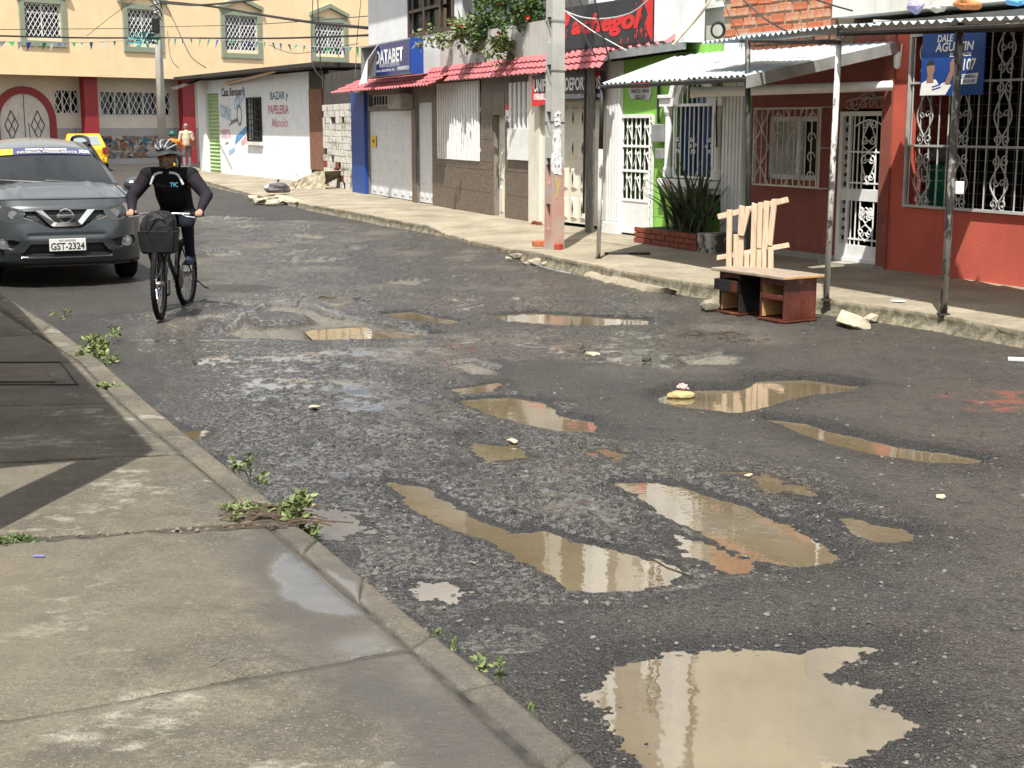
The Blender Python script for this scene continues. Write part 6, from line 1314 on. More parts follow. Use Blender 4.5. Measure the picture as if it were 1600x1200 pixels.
for k,(px,py,s_) in enumerate([(492,636,.035),(925,553,.05),(1170,742,.02),(800,689,.03),(1470,776,.025)]): blob('pale_stone',['pale flat stone left of the narrow puddle','pale flat stone on the upper road','tiny white stone beside the deep puddle','round pale stone below the middle puddle','small white stone on the right of the road'][k],'stone',G(px,py,.005),(s_*1.5,s_,s_*.35),m_rock,100+k,2,.4,.6)
tag(MB().box(-.3,.3,-.06,.06,0,.02).build('dark_board',m_rusty,loc=G(980,397,.152)),'thin dark board lying on the far pavement by the white post','board')
# ---------------------------------------------------------------- the house on the near side whose canopy shades the pavement
kd=Vector((-.42,.907,0)).normalized(); pd_=Vector((-kd.y,kd.x,0)); cc=Vector((-2.25,5.49,.15))
lh=thing('corner_house','plain house on the near pavement with a concrete canopy on a square post','building',cc,math.atan2(kd.y,kd.x))
MB().box(0,30,.0,2.4,3.05,3.25).build('canopy',m_greyw,lh); MB().box(.0,.2,.0,.2,0,3.05).build('post',m_greyw,lh); MB().box(.3,30,2.4,9,-.1,6.2).build('wall',m_offw,lh)
# ================================================================ VEHICLES AND PEOPLE
def grid_parts(P, cls, names, mats, parent, smooth=True):
    """P: (n,m,3) points, cls: (n-1,m-1) region ids -> one mesh per region"""
    n,m=P.shape[:2]; out={}
    for k in np.unique(cls):
        if k<0: continue
        I,J=np.where(cls==k); used={}; vs=[]; fs=[]
        def vid(i,j):
            if (i,j) not in used: used[(i,j)]=len(vs); vs.append(tuple(P[i,j]))
            return used[(i,j)]
        for i,j in zip(I,J): fs.append((vid(i,j),vid(i+1,j),vid(i+1,j+1),vid(i,j+1)))
        out[k]=MB().add(vs,fs).build(names[k],mats[k],parent,smooth=smooth)
    return out
def inpoly(P,x,y): return poly_sd(P,x,y)<0
m_suv=flatm('grey_car_paint',(.05,.058,.063),.32,metal=.3,coat=.4); m_blackpl=flatm('black_plastic',(.014,.014,.015),.5); m_lamp=flatm('headlamp_lens',(.05,.055,.06),.06,spec=.8); m_fog=flatm('lamp_silver',(.35,.35,.36),.15,metal=.6)
wheelp=G(196,433,0); yb=Vector((-.40,.917,0)).normalized(); xb=Vector((yb.y,-yb.x,0)); nose=wheelp-xb*.76-yb*.92
suv=thing('grey_suv','dark grey SUV with a banner across its windscreen coming down the street','car',nose,math.atan2(xb.y,xb.x))
def yf(x,z):
    ax=np.abs(x)/.88; return np.interp(z,[.2,.3,.42,.55,.7,.82,.92,1.0],[.16,.06,.015,0,.02,.045,.09,.17])+.05*ax**2+.40*ax**5
xs=np.linspace(-.88,.88,111); zs=np.linspace(.24,1.0,61); X,Z=np.meshgrid(xs,zs,indexing='ij'); Y=yf(X,Z)
cx=(X[:-1,:-1]+X[1:,1:])/2; cz=(Z[:-1,:-1]+Z[1:,1:])/2; ax_=np.abs(cx)
HL=[(.43,.875),(.60,.925),(.80,.985),(.865,.94),(.82,.84),(.64,.755),(.52,.76),(.46,.81)]; GR=[(0,.895),(.42,.875),(.455,.81),(.33,.765),(.2,.69),(0,.685)]; LI=[(0,.50),(.40,.50),(.50,.385),(0,.385)]; FG=[(.50,.545),(.78,.57),(.81,.475),(.56,.44)]
cls=np.zeros(cx.shape,int); m_h=inpoly(HL,ax_,cz); cls[m_h&(cx>0)]=1; cls[m_h&(cx<0)]=2; cls[inpoly([(-.01,.895)]+GR[1:-1]+[(-.01,.685)],ax_,cz)]=3; cls[inpoly([(-.01,.50)]+LI[1:-1]+[(-.01,.385)],ax_,cz)]=4
fg=inpoly(FG,ax_,cz); cls[fg&(cx>0)]=5; cls[fg&(cx<0)]=6; cls[cz<.275]=7
# recess by region (vertex value from neighbouring cells)
rec=np.zeros(X.shape); rv={1:.006,2:.006,3:.05,4:.06,5:.03,6:.03,7:.02,0:0}
for k,v in rv.items():
    mk=(cls==k)
    for di in (0,1):
        for dj in (0,1):
            pass
inner=np.zeros(X.shape)
for k,v in rv.items():
    mk=np.zeros(X.shape,bool); full=(cls==k); mk[1:-1,1:-1]=full[:-1,:-1]&full[1:,:-1]&full[:-1,1:]&full[1:,1:]; inner[mk]=v
# bumper crease and bulges
Y=Y+inner-.018*np.exp(-((np.abs(X)-.5)/.12)**2)*np.exp(-((Z-.62)/.09)**2)+.012*np.exp(-((Z-.6)/.02)**2)*(np.abs(X)<.42)
front=grid_parts(np.stack([X,Y,Z],-1),cls,['front_bumper','headlight','headlight','grille','lower_intake','fog_light_pocket','fog_light_pocket','lower_lip'],[m_suv,m_lamp,m_lamp,m_blackpl,m_blackpl,m_blackpl,m_blackpl,m_blackpl],suv)
for s_ in (-1,1):
    hl=front[1 if s_>0 else 2]
    for (xx,zz_,r_) in ((.56,.835,.05),(.70,.885,.055)): MB().lathe([(r_*.3,-.0),(r_,.0),(r_*1.0,.02)],(s_*xx,float(yf(np.array(s_*xx),zz_))-.004,zz_),'y',14).build('reflector',m_fog,hl)
    xx,zz_=.68,.51; yy=float(yf(np.array(s_*xx),zz_)); fp_=front[5 if s_>0 else 6]; MB().lathe([(.062,-.0),(.062,-.02),(.045,-.02),(.045,0)],(s_*xx,yy+.01,zz_),'y',16).build('fog_lamp_ring',m_chrome,fp_); MB().lathe([(.02,-.012),(.044,-.008),(.044,.01)],(s_*xx,yy+.01,zz_),'y',16).build('fog_lamp',m_fog,fp_)
g_=front[3]; vb=MB(); band=[(-.33,.885),(-.17,.715),(-.13,.70),(.13,.70),(.17,.715),(.33,.885)]; inn=[(-.245,.885),(-.13,.755),(-.10,.745),(.10,.745),(.13,.755),(.245,.885)]
def onf(p,o): return (p[0],float(yf(np.array(p[0]),p[1]))+o,p[1])
vs=[onf(p,-.02) for p in band]+[onf(p,-.028) for p in inn]+[onf(p,.03) for p in band]+[onf(p,.03) for p in inn]; fs=[]
for i in range(5): fs+=[(i,i+1,7+i,6+i),(i,12+i,13+i,i+1),(6+i,7+i,19+i,18+i)]
MB().add(vs,fs).build('chrome_v',m_chrome,g_)
rg=[(.075*math.cos(a),.0,.075*math.sin(a)) for a in np.linspace(0,6.2832,25)]; ye=float(yf(np.array(0.),.81))-.015
MB().tube([(p[0],ye,.815+p[2]) for p in rg],.013,6,False).build('emblem_ring',m_chrome,g_); MB().box(-.1,.1,ye-.018,ye+.012,.798,.832).build('emblem_bar',m_chrome,g_,bevel=.004); text('NISSAN',m_blackpl,g_,-.085,.085,.805,.825,ye-.02,bold=.01)
mb=MB()
for k in range(9): z_=.71+k*.02; mb.tube([onf((x_,z_),.035) for x_ in np.linspace(-.2-.12*(z_-.7)/.2,.2+.12*(z_-.7)/.2,9)],.004,4)
mb.build('mesh_bar',flatm('dark_mesh',(.03,.03,.032),.4),g_)
for s_ in (-1,1): MB().tube([onf((s_*.35,.77),-.0),onf((s_*.455,.80),-.004)],.006,4).build('trim',m_chrome,g_)
MB().tube([onf((x_,.352),-.006) for x_ in np.linspace(-.5,.5,13)],.011,6).build('chrome_strip',m_chrome,suv)
pl_=MB().box(-.2,.2,-.035,-.022,.425,.565).build('licence_plate',M('plate_white',(.62,.62,.6),.5,.05,9,0),suv,bevel=.004); text('GST-2324',m_print_k,pl_,-.185,.185,.44,.52,-.037,bold=.025); text('ECUADOR',m_print_k,pl_,-.09,.09,.535,.555,-.037,bold=.01)
# bonnet
n,m=48,61; S_=np.linspace(0,1,n)[:,None]; A_=np.linspace(-1,1,m)[None,:]; Xh=.865*A_*(1-.04*S_); y0=yf(Xh,np.full_like(Xh,1.0)); y1=1.02+.22*A_**2; Yh=y0+(y1-y0)*S_; Zh=1.0+.125*S_**.85+.04*(1-A_**2)*np.sin(np.pi*np.clip(S_,0,1)*.5+.25)-.05*np.abs(A_)**8*S_**.4+.016*np.exp(-((np.abs(A_)-.55+.08*S_)/.05)**2)*np.minimum(1,S_*5)-.012*np.exp(-((np.abs(A_)-.8)/.06)**2)
Zh[0,:]=1.0
grid_parts(np.stack([Xh+0*S_,Yh,Zh],-1),np.zeros((n-1,m-1),int),['bonnet'],[m_suv],suv)
MB().tube([(float(x_),float(yf(np.array(x_),1.0))-.004,1.0) for x_ in np.linspace(-.84,.84,40)],.0045,4).build('bonnet_gap',m_dark,suv)
for a_ in (4,56): MB().tube([(float(Xh[i,a_]),float(Yh[i,a_]),float(Zh[i,a_])+.001) for i in range(0,48,3)],.0045,4).build('bonnet_gap',m_dark,suv)
# windscreen, roof
def wsf(a,s):
    w=.775-(.775-.615)*s; y=1.02+.22*a*a+(.98-.1*a*a)*s; z=1.105+.455*s**.92-.035*a*a*s; return a*w,y,z
n=22; S_=np.linspace(0,1,n)[:,None]; x_,y_,z_=wsf(A_,S_); wsP=np.stack([x_+0*S_,y_,z_+0*A_],-1); wcls=np.zeros((n-1,m-1),int); wcls[:, :2]=1; wcls[:,-2:]=1; wcls[-1:,:]=1; wcls[:1,:]=2
ws_=grid_parts(wsP,wcls,['windscreen','windscreen_frame','cowl'],[flatm('car_glass',(.008,.010,.012),.05,spec=.22),m_suv,m_blackpl],suv)
yr=np.linspace(0,1,20)[:,None]; Yr_=2.0+.12*A_**2*(1-yr)+2.1*yr; Zr_=1.56-.035*A_**2+.105*np.sin(np.pi*np.clip(yr*.75+.02,0,1))*(1-.3*A_**2); Xr_=A_*(.615-.03*yr)
Zr_[0,:]=(1.56-.035*A_**2)[0]; grid_parts(np.stack([Xr_+0*yr,Yr_,Zr_],-1),np.zeros((19,m-1),int),['roof'],[m_suv],suv)
# sides
ny,ntt=90,40; Ys=np.linspace(.44,4.5,ny)[:,None]; T_=np.linspace(0,1,ntt)[None,:]; zr=np.interp(Ys,[.44,1.0,1.24,2.0,2.5,4.1,4.5],[.98,1.03,1.07,1.535,1.63,1.56,1.05]); wr=np.interp(Ys,[.44,1.0,1.24,2.0,4.1,4.5],[.84,.82,.775,.612,.585,.74]); belt=np.interp(Ys,[.44,1.2,4.5],[.93,1.0,1.08])
Zs=np.where(T_<.55,.26+(belt-.26)*T_/.55,belt+(zr-belt)*(T_-.55)/.45); Xw=np.where(T_<.55,.885-.05*np.abs(T_/.55-.6)**2*1.2,.868+(wr-.868)*((T_-.55)/.45)); Xw=Xw-np.clip(.7-Ys,0,1)*.12
for s_ in (-1,1):
    P=np.stack([s_*(Xw+0*Ys),Ys+0*T_,Zs],-1); c=P[:-1,:-1]*.5+P[1:,1:]*.5; k=np.zeros((ny-1,ntt-1),int); tt_=(T_[0,:-1]+T_[0,1:])/2
    k[(tt_[None,:]>.58)&(tt_[None,:]<.94)&(c[...,1]>1.75)&(c[...,1]<4.0)&(np.abs(c[...,1]-2.75)>.06)]=1
    for yc in (.92,3.62): k[(np.hypot(c[...,1]-yc,c[...,2]-.34)<.41)]=-1
    grid_parts(P,k,['side_panel','side_window'],[m_suv,m_glass],suv)
    for yc in (.92,3.62):
        w=MB().lathe([(.2,-.09),(.31,-.105),(.345,-.07),(.345,.07),(.31,.105),(.2,.09)],(s_*.77,yc,.345),'x',24).build('wheel',m_rubber,suv,smooth=True); MB().lathe([(.03,.0),(.2,.02),(.215,.0)],(s_*.77+s_*.09,yc,.345),'x',18).build('rim',m_fog,w)
    mr=MB().ball((s_*1.0,1.42,1.1),(.135,.09,.09),14,10); mr.box(min(s_*.82,s_*.95),max(s_*.82,s_*.95),1.38,1.46,1.03,1.06); mr.build('wing_mirror',m_suv,suv,smooth=False,bevel=.0)
    MB().tube(bez([(s_*.575,2.2,1.58),(s_*.585,2.4,1.655),(s_*.585,3.0,1.685),(s_*.58,3.9,1.66),(s_*.57,4.05,1.58)],6),.022,6).build('roof_rail',m_blackpl,suv)
MB().box(-.78,.78,.35,4.4,.22,.42).build('underbody_light_block',m_dark,suv); MB().box(-.8,.8,4.4,4.46,.42,1.1).build('tailgate',m_suv,suv); MB().tube([(.0,3.7,1.63),(.0,3.85,1.86)],.007,5).build('aerial',m_blackpl,suv); MB().box(-.55,.55,2.3,2.5,.45,1.2).build('seat',m_dark,suv)  # first box is a dark filler added to block light under the car
def onws(a,s,o=.012): x_,y_,z_=wsf(a,s); return (float(x_),float(y_)-o,float(z_)+o*.6)
for a0,a1,s0,s1 in ((-.82,-.05,.12,.05),(-.12,.62,.10,.03)): MB().tube([onws(a0+(a1-a0)*t_,s0+(s1-s0)*t_,.03) for t_ in np.linspace(0,1,8)],.014,5).build('wiper',m_blackpl,suv)
def wsband(nm,mat,a0,a1,s0,s1,o,par):
    vs=[];k=14
    for i in range(k+1):
        a=a0+(a1-a0)*i/k; vs+=[onws(a,s0,o),onws(a,s1,o)]
    return MB().add(vs,[(2*i,2*i+2,2*i+3,2*i+1) for i in range(k)]).build(nm,mat,par)
bn=wsband('banner',flatm('banner_violet',(.05,.05,.16),.5),-.86,.86,.80,.965,.008,ws_[0]); wsband('banner_end',m_print_y,-.86,-.6,.80,.965,.012,bn)
def wstext(s,m_,a0,a1,s0,s1,par,bold):
    o=text(s,m_,par,0,1,0,1,0,bold=bold); 
    for v in o.data.vertices: v.co=onws(a0+(a1-a0)*v.co.x,s0+(s1-s0)*v.co.z,.018)
wstext('NOBOA PRESIDENTE',flatm('banner_cream',(.42,.4,.3),.5),-.52,.6,.815,.885,bn,.03); wstext('MANTA PRESENTE',m_print_w,-.36,.42,.9,.945,bn,.02); wstext('ADN',m_print_w,.64,.84,.83,.93,bn,.02)
# ---------------------------------------------------------------- taxi seen from behind
tx=thing('yellow_taxi','yellow saloon taxi driving away behind the grey SUV','car',G(136,268,0),math.radians(19)); m_taxi=flatm('taxi_yellow',(.75,.43,.01),.35,coat=.5)
def section(y,w0,w1,z0,z1,zb=.28): return [(-w0,y,zb),(-w0*1.02,y,z0),(-w1,y,z1),(w1,y,z1),(w0*1.02,y,z0),(w0,y,zb)]
st=[section(0,.74,.7,.75,.92),section(.12,.82,.76,.8,.98),section(.5,.84,.77,.82,1.0)]; mb=MB(); secs=st+[section(3.2,.84,.77,.8,.95),section(4.1,.78,.68,.65,.75)]
vs=sum(secs,[]); fs=[(i*6+j,i*6+(j+1)%6,(i+1)*6+(j+1)%6,(i+1)*6+j) for i in range(len(secs)-1) for j in range(6)]+[(5,4,3,2,1,0),tuple(range(24,30))]
mb.add(vs,fs).build('body',m_taxi,tx,bevel=.07)
cab=[[(-.76,.45,.98),(-.6,1.0,1.43),(.6,1.0,1.43),(.76,.45,.98)],[(-.78,.5,.98),(-.62,1.3,1.46),(.62,1.3,1.46),(.78,.5,.98)],[(-.78,2.6,.96),(-.62,2.1,1.45),(.62,2.1,1.45),(.78,2.6,.96)],[(-.76,3.0,.95),(-.6,2.3,1.42),(.6,2.3,1.42),(.76,3.0,.95)]]
mb=MB(); mb.add(sum(cab,[]),[(i*4+j,i*4+j+1,(i+1)*4+j+1,(i+1)*4+j) for i in range(3) for j in range(3)]+[(0,1,2,3),(15,14,13,12)]).build('cabin',m_taxi,tx,bevel=.05)
MB().add([(-.62,.47,1.02),(.62,.47,1.02),(.52,.87,1.36),(-.52,.87,1.36)],[(0,1,2,3)]).build('rear_window',flatm('pale_car_glass',(.2,.24,.25),.08),tx)
for s_ in (-1,1):
    MB().add([(s_*.72,.02,.72),(s_*.8,.06,.72),(s_*.8,.1,.98),(s_*.72,.02,.93)],[(0,1,2,3)]).build('tail_light_face',m_print_r,tx); tl=MB().box(min(s_*.62,s_*.82),max(s_*.62,s_*.82),-.03,.2,.68,.93).build('tail_light',flatm('tail_red',(.3,.03,.02),.2),tx,bevel=.03)
    for yc in (.75,3.3): MB().lathe([(.15,-.08),(.29,-.09),(.31,-.06),(.31,.06),(.29,.09),(.15,.08)],(s_*.76,yc,.31),'x',18).build('wheel',m_rubber,tx)
MB().box(-.78,.78,-.1,.15,.32,.55).build('rear_bumper',m_taxi,tx,bevel=.05); MB().box(-.22,.22,-.06,.0,.6,.72).build('licence_plate',m_print_w,tx); MB().tube([(-.3,1.1,1.43),(-.3,1.0,1.68)],.008,4).build('aerial',m_black,tx)
# ---------------------------------------------------------------- people: one continuous skin from tapered capsules
def capsule(mb,p,q,r0,r1,n=12):
    p,q=Vector(p),Vector(q); d=q-p; L=d.length
    if L<1e-5: mb.ball(p,r0,n,8); return
    t=d/L; pts=[];rs=[]
    for k in range(5): a=math.pi/2*(1-k/4); pts.append(p-t*r0*math.sin(a)); rs.append(max(r0*math.cos(a),r0*.05))
    for k in range(1,5): a=math.pi/2*k/4; pts.append(q+t*r1*math.sin(a)); rs.append(max(r1*math.cos(a),r1*.05))
    pts.insert(5,q); rs.insert(5,r1); mb.tube(pts,rs,n)
def body(name,caps,mats,parent,vox=.012,smooth_it=4):
    mb=MB()
    for c in caps:
        if c[0]=='e': mb.ball(c[1],c[2],16,10)
        else: capsule(mb,*c[1:5])
    o=mb.build(name,mats[0],parent); r=o.modifiers.new('r','REMESH'); r.mode='VOXEL'; r.voxel_size=vox; s_=o.modifiers.new('s','SMOOTH'); s_.iterations=smooth_it; s_.factor=.5
    bpy.context.view_layer.update(); me=bpy.data.meshes.new_from_object(o.evaluated_get(bpy.context.evaluated_depsgraph_get())); o.modifiers.clear(); o.data=me; me.materials.clear()
    for q in mats: me.materials.append(q)
    n=len(me.polygons); ce=np.empty(n*3); me.polygons.foreach_get('center',ce); ce=ce.reshape(-1,3); best=np.full(n,1e9); mi=np.zeros(n,int)
    for c in caps:
        if c[0]=='e': cc_,rr_,m_=np.array(c[1]),np.array(c[2]),c[3]; d=(np.linalg.norm((ce-cc_)/rr_,axis=1)-1)*min(rr_)
        else:
            p,q,r0,r1,m_=np.array(c[1]),np.array(c[2]),c[3],c[4],c[5]; e=q-p; t_=np.clip(((ce-p)@e)/(e@e+1e-9),0,1); d=np.linalg.norm(ce-p-t_[:,None]*e,axis=1)-(r0+(r1-r0)*t_)
        k=d<best; best[k]=d[k]; mi[k]=m_
    me.polygons.foreach_set('material_index',mi.astype(np.int32)); me.polygons.foreach_set('use_smooth',[True]*n); me.update(); return o
def hand(c,fwd,side,up,m_,grip=True):
    c,fwd,side,up=[Vector(v) for v in (c,fwd,side,up)]; L=[]
    L.append(('c',c-fwd*.03,c+fwd*.02,.026,.024,m_))
    for k in range(4):
        b=c+side*(.027-.018*k)+fwd*.035; ln=(.03,.034,.032,.026)[k]; kn=b+fwd*ln; e1=kn-up*.026+fwd*.006; e2=e1-up*.012-fwd*.022
        for a,b_,r in ((b,kn,.0095),(kn,e1,.009),(e1,e2,.0085)): L.append(('c',a,b_,r,r*.95,m_))
    tb=c+side*.03-fwd*.01; tm=tb+side*.018-up*.022+fwd*.012; L+= [('c',tb,tm,.011,.010,m_),('c',tm,tm-side*.02-up*.012+fwd*.008,.010,.008,m_)]
    return L
# ---------------------------------------------------------------- bicycle and rider
fc_=G(251,499,0); BK=thing('bicycle','black mountain bike with a covered front basket ridden towards the camera','bicycle',fc_,math.radians(-1.5))
m_bk=flatm('black_bike_paint',(.02,.02,.022),.35); m_alu=flatm('aluminium',(.45,.45,.46),.3,metal=.9)
def bwheel(yc,rot=0):
    w=thing_part=link('wheel',None,BK); w.location=(0,yc,.345); w.rotation_euler=(0,0,rot)
    MB().tube([(0,.322*math.cos(a),.322*math.sin(a)) for a in np.linspace(0,2*math.pi,41)],.026,8,False).build('tyre',m_rubber,w,smooth=True)
    mb=MB()
    for k in range(44):
        a=k/44*6.2832
        for s_ in (-1,1): p=Vector((s_*.016,.347*math.cos(a),.347*math.sin(a))); q=Vector((s_*.022,.338*math.cos(a+.05),.338*math.sin(a+.05))); mb.tube([p,q],.006,4)
    stuff(mb.build('tyre_knobs',m_rubber,w)); MB().tube([(0,.292*math.cos(a),.292*math.sin(a)) for a in np.linspace(0,2*math.pi,37)],.012,6,False).build('rim',m_bk,w)
    mb=MB()
    for k in range(24): a=k/24*6.2832; s_=.03 if k%2 else -.03; mb.tube([(s_,.02*math.cos(a+.7),.02*math.sin(a+.7)),(0,.288*math.cos(a),.288*math.sin(a))],.0022,4,False)
    stuff(mb.build('spokes',m_alu,w)); MB().tube([(-.05,0,0),(.05,0,0)],.022,8).build('hub',m_alu,w); return w
bwheel(0,.10); bwheel(1.02,-.03)
mb=MB(); mb.tube([(0,.19,.82),(0,.6,.6)],.02,8); mb.tube([(0,.2,.72),(0,.62,.32)],.022,8); mb.tube([(0,.62,.32),(0,.76,.82)],.018,8); mb.tube([(0,.2,.87),(0,.17,.7)],.022,8)
for s_ in (-1,1): mb.tube([(s_*.02,.62,.32),(s_*.06,1.02,.345)],.011,6); mb.tube([(s_*.02,.73,.7),(s_*.06,1.02,.345)],.009,6)
mb.build('frame',m_bk,BK); mb=MB(); mb.box(-.06,.06,.08,.16,.68,.72)
for s_ in (-1,1): mb.tube([(s_*.055,.12,.7),(s_*.055,0,.345)],.016,7)
mb.tube([(0,.16,.7),(0,.19,.95)],.016,7); mb.build('fork',m_bk,BK); hb=MB().tube(bez([(-.35,.24,.985),(-.12,.19,1.0),(0,.17,.985),(.14,.17,1.0),(.40,.24,.985)],6),.013,8).build('handlebar',m_alu,BK)
for s_,x_ in ((-1,-.27),(1,.31)):
    MB().tube([(x_+s_*-.04,.205,.99),(x_+s_*.09,.24,.986)],.019,8).build('grip',m_rubber,hb); MB().tube(bez([(x_-s_*.09,.17,.995),(x_-s_*.06,.12,.98),(x_+s_*.03,.13,.965)],5),.008,6).build('brake_lever',m_alu,hb)
MB().ball((0,.78,.86),(.075,.13,.035),12,8).build('saddle',m_blackpl,BK,smooth=True); MB().lathe([(.09,-.004),(.09,.004)],(.05,.62,.32),'x',20).build('chainring',m_bk,BK)
for s_,ang in ((1,1.9),(-1,1.9+math.pi)):
    py_,pz_=.62+.17*math.cos(ang),.32+.17*math.sin(ang); mb=MB(); mb.tube([(s_*.07,.62,.32),(s_*.085,py_,pz_)],.011,6); c_=mb.build('crank_arm',m_alu,BK); MB().box(s_*.135-.045,s_*.135+.045,py_-.045,py_+.045,pz_-.012,pz_+.012).build('pedal',m_blackpl,c_)
m_bag=M('black_nylon',(.013,.013,.014),.55,.3,7,.4,20,spec=.25); mb=MB(); nv=9; vs=[]
for (z_,wx,wy) in ((.64,.14,.10),(.66,.16,.115),(.76,.172,.125),(.85,.182,.132),(.855,.165,.12)):
    for k in range(24):
        a=k/24*6.2832; c_,s_=math.cos(a),math.sin(a); f=(abs(c_)**9+abs(s_)**9)**(-1/9); vs.append((wx*c_*f+rng.normal(0,.002),.0+wy*s_*f,z_))
mb.add(vs,[(i*24+j,i*24+(j+1)%24,(i+1)*24+(j+1)%24,(i+1)*24+j) for i in range(4) for j in range(24)]+[tuple(range(24))]); bsk=mb.build('basket',m_bag,BK); bsk.location=(.03,-.04,0)
bc=MB(); vs=[]
for (z_,wx,wy,ox) in ((.85,.162,.118,.0),(.90,.158,.115,.004),(.96,.145,.105,.012),(1.0,.12,.09,.02),(1.03,.07,.06,.015),(1.04,.015,.015,.01)):
    for k in range(28):
        a=k/28*6.2832; c_,s_=math.cos(a),math.sin(a); f=(abs(c_)**5+abs(s_)**5)**(-1/5); fold=1+.06*math.sin(5*a+z_*30)*(z_-.83)/.15+rng.normal(0,.012); vs.append((wx*c_*f*fold+ox,wy*s_*f*fold,z_+rng.normal(0,.004)))
bc.add(vs,[(i*28+j,i*28+(j+1)%28,(i+1)*28+(j+1)%28,(i+1)*28+j) for i in range(5) for j in range(28)]+[tuple(range(140,168))]); o=bc.build('bag_cover',m_bag,BK); o.location=(.03,-.04,0)
MB().tube(bez([(-.08,-.15,.87),(-.05,-.165,.97),(.03,-.14,1.035),(.1,-.12,.95),(.13,-.13,.87)],6),.007,5).build('bag_strap',m_blackpl,o); MB().ball((.075,-.1,.885),(.02,.02,.02)).build('front_lamp',m_chrome,BK)
for s_ in (-1,1): MB().tube([(.03+s_*.1,-.02,.65),(s_*.06,0,.345)],.005,5).build('basket_stay',m_bk,BK)
MB().box(.12,.17,.62,.74,.62,.85).build('side_bag',M('grey_side_bag',(.1,.11,.12),.6),BK,bevel=.02); MB().tube([(.06,1.0,.32),(.2,.98,.2),(.24,.97,.19)],.008,5).build('kick_stand',m_bk,BK)
RD=thing('person','cyclist in black top and dark sleeves with helmet over a brimmed cap','person',fc_,math.radians(-1.5))
mats=[M('black_jersey',(.009,.009,.011),.8,.3,9,.4,25,spec=.12),M('dark_purple_sleeve',(.02,.016,.022),.8,.25,12,.5,25,spec=.12),m_skin,M('dark_trousers',(.012,.014,.022),.85,.3,9,.4,25,spec=.12),M('navy_shoe',(.012,.02,.05),.6),M('black_glove',(.014,.014,.014),.7),M('grey_beard',(.19,.135,.105),.9)]
sL,sR=Vector((.205,.48,1.30)),Vector((-.175,.48,1.30)); eL,eR=Vector((.362,.40,1.12)),Vector((-.312,.40,1.10)); hL,hR=Vector((.335,.245,.985)),Vector((-.275,.245,.985)); hip=Vector((.02,.76,.93))
caps=[('e',(.02,.72,.98),(.155,.13,.13),3),('c',(.02,.70,1.0),(.02,.58,1.14),.15,.165,0),('c',(.02,.58,1.14),(.015,.48,1.25),.165,.15,0),('c',sL,sR,.082,.082,0),('c',(.015,.5,1.3),(.015,.44,1.40),.058,.052,2),
 ('c',sL,eL,.076,.058,1),('c',eL,hL,.056,.034,1),('c',sR,eR,.076,.058,1),('c',eR,hR,.056,.034,1),
 ('e',(.015,.40,1.475),(.074,.092,.105),2),('e',(.015,.325,1.415),(.045,.035,.038),6),('c',(.015,.318,1.475),(.015,.302,1.452),.011,.015,2),('e',(.09,.42,1.47),(.012,.02,.03),2),('e',(-.06,.42,1.47),(.012,.02,.03),2),('c',(-.005,.312,1.424),(.035,.312,1.424),.006,.006,2),
 ('c',(.10,.74,.93),(.185,.36,.86),.092,.068,3),('c',(.185,.36,.86),(.15,.58,.53),.062,.042,3),('c',(.15,.60,.505),(.15,.47,.485),.042,.036,4),
 ('c',(-.07,.74,.93),(-.14,.40,.62),.092,.068,3),('c',(-.14,.40,.62),(-.145,.68,.25),.062,.042,3),('c',(-.145,.70,.205),(-.15,.55,.175),.042,.036,4)]
for hp,s_ in ((hL,1),(hR,-1)):
    caps.append(('c',hp+Vector((0,.03,.01)),hp,.034,.034,5)); caps+=hand(hp+Vector((0,-.01,-.005)),(0,-1,-.15),(-s_,0,0),(0,0,1),2)
body('body',caps,mats,RD,.0085,3); RD.scale=(1.09,1,1.04)
# jersey yoke, print, glasses, cap brim, helmet
yk=MB(); 
for s_ in (-1,1):
    P=[(.015+s_*.03,.355,1.33),(.015+s_*.1,.36,1.31),(.015+s_*.145,.375,1.22)]; yk.tube(bez(P,5),.011,6)
yk.build('white_yoke',flatm('jersey_white',(.6,.63,.66),.7),RD); text('T9C',flatm('jersey_blue',(.1,.35,.5),.7),RD,.055,.125,1.20,1.24,.327,bold=.0); MB().box(-.26,-.225,.40,.412,1.215,1.23).build('sleeve_badge',m_print_w,RD)
gl=MB(); 
for s_ in (-1,1): gl.ball((.015+s_*.035,.318,1.487),(.032,.014,.02),10,8)
gl.tube([(-.06,.4,1.49),(-.02,.318,1.492),(.05,.318,1.492),(.09,.4,1.49)],.005,5); gl.build('sunglasses',flatm('red_lens',(.16,.015,.01),.1),RD,smooth=True)
br=MB(); pr=[(.085,.012),(.125,-.004),(.168,-.032),(.17,-.036),(.125,-.012),(.085,.0)]; br.lathe(pr,n=28); br.v=[(.015+v[0]*(1.0),.385+v[1]*1.1-.02,1.525+v[2]-.018*math.cos(3*math.atan2(v[1],v[0]))*(math.hypot(v[0],v[1])/.17)) for v in br.v]; br.build('cap_brim',m_blackpl,RD,smooth=True)
hm=MB(); pr=[(max(.001,math.cos(a)),math.sin(a)) for a in np.linspace(-.15,math.pi/2,9)]; hm.lathe(pr,n=20); hm.v=[(.015+v[0]*.092,.41+v[1]*.125,1.535+v[2]*.085) for v in hm.v]; he=hm.build('helmet',m_blackpl,RD,smooth=True)
for k in range(-3,4):
    a=k*.36; pts=[]
    for t_ in np.linspace(.12,math.pi-.35,12): pts.append((.015+.098*math.sin(a)*math.sin(t_)**.6,.41-.133*math.cos(t_),1.535+.096*math.cos(a)*math.sin(t_)))
    MB().tube(pts,.0105,6).build('helmet_rib',flatm('helmet_silver_%d'%k,(.2,.2,.205) if k%2 else (.03,.03,.032),.3),he,smooth=True)
for s_ in (-1,1): MB().tube([(.015+s_*.08,.40,1.53),(.015+s_*.05,.37,1.39)],.005,4).build('chin_strap',m_black,he)
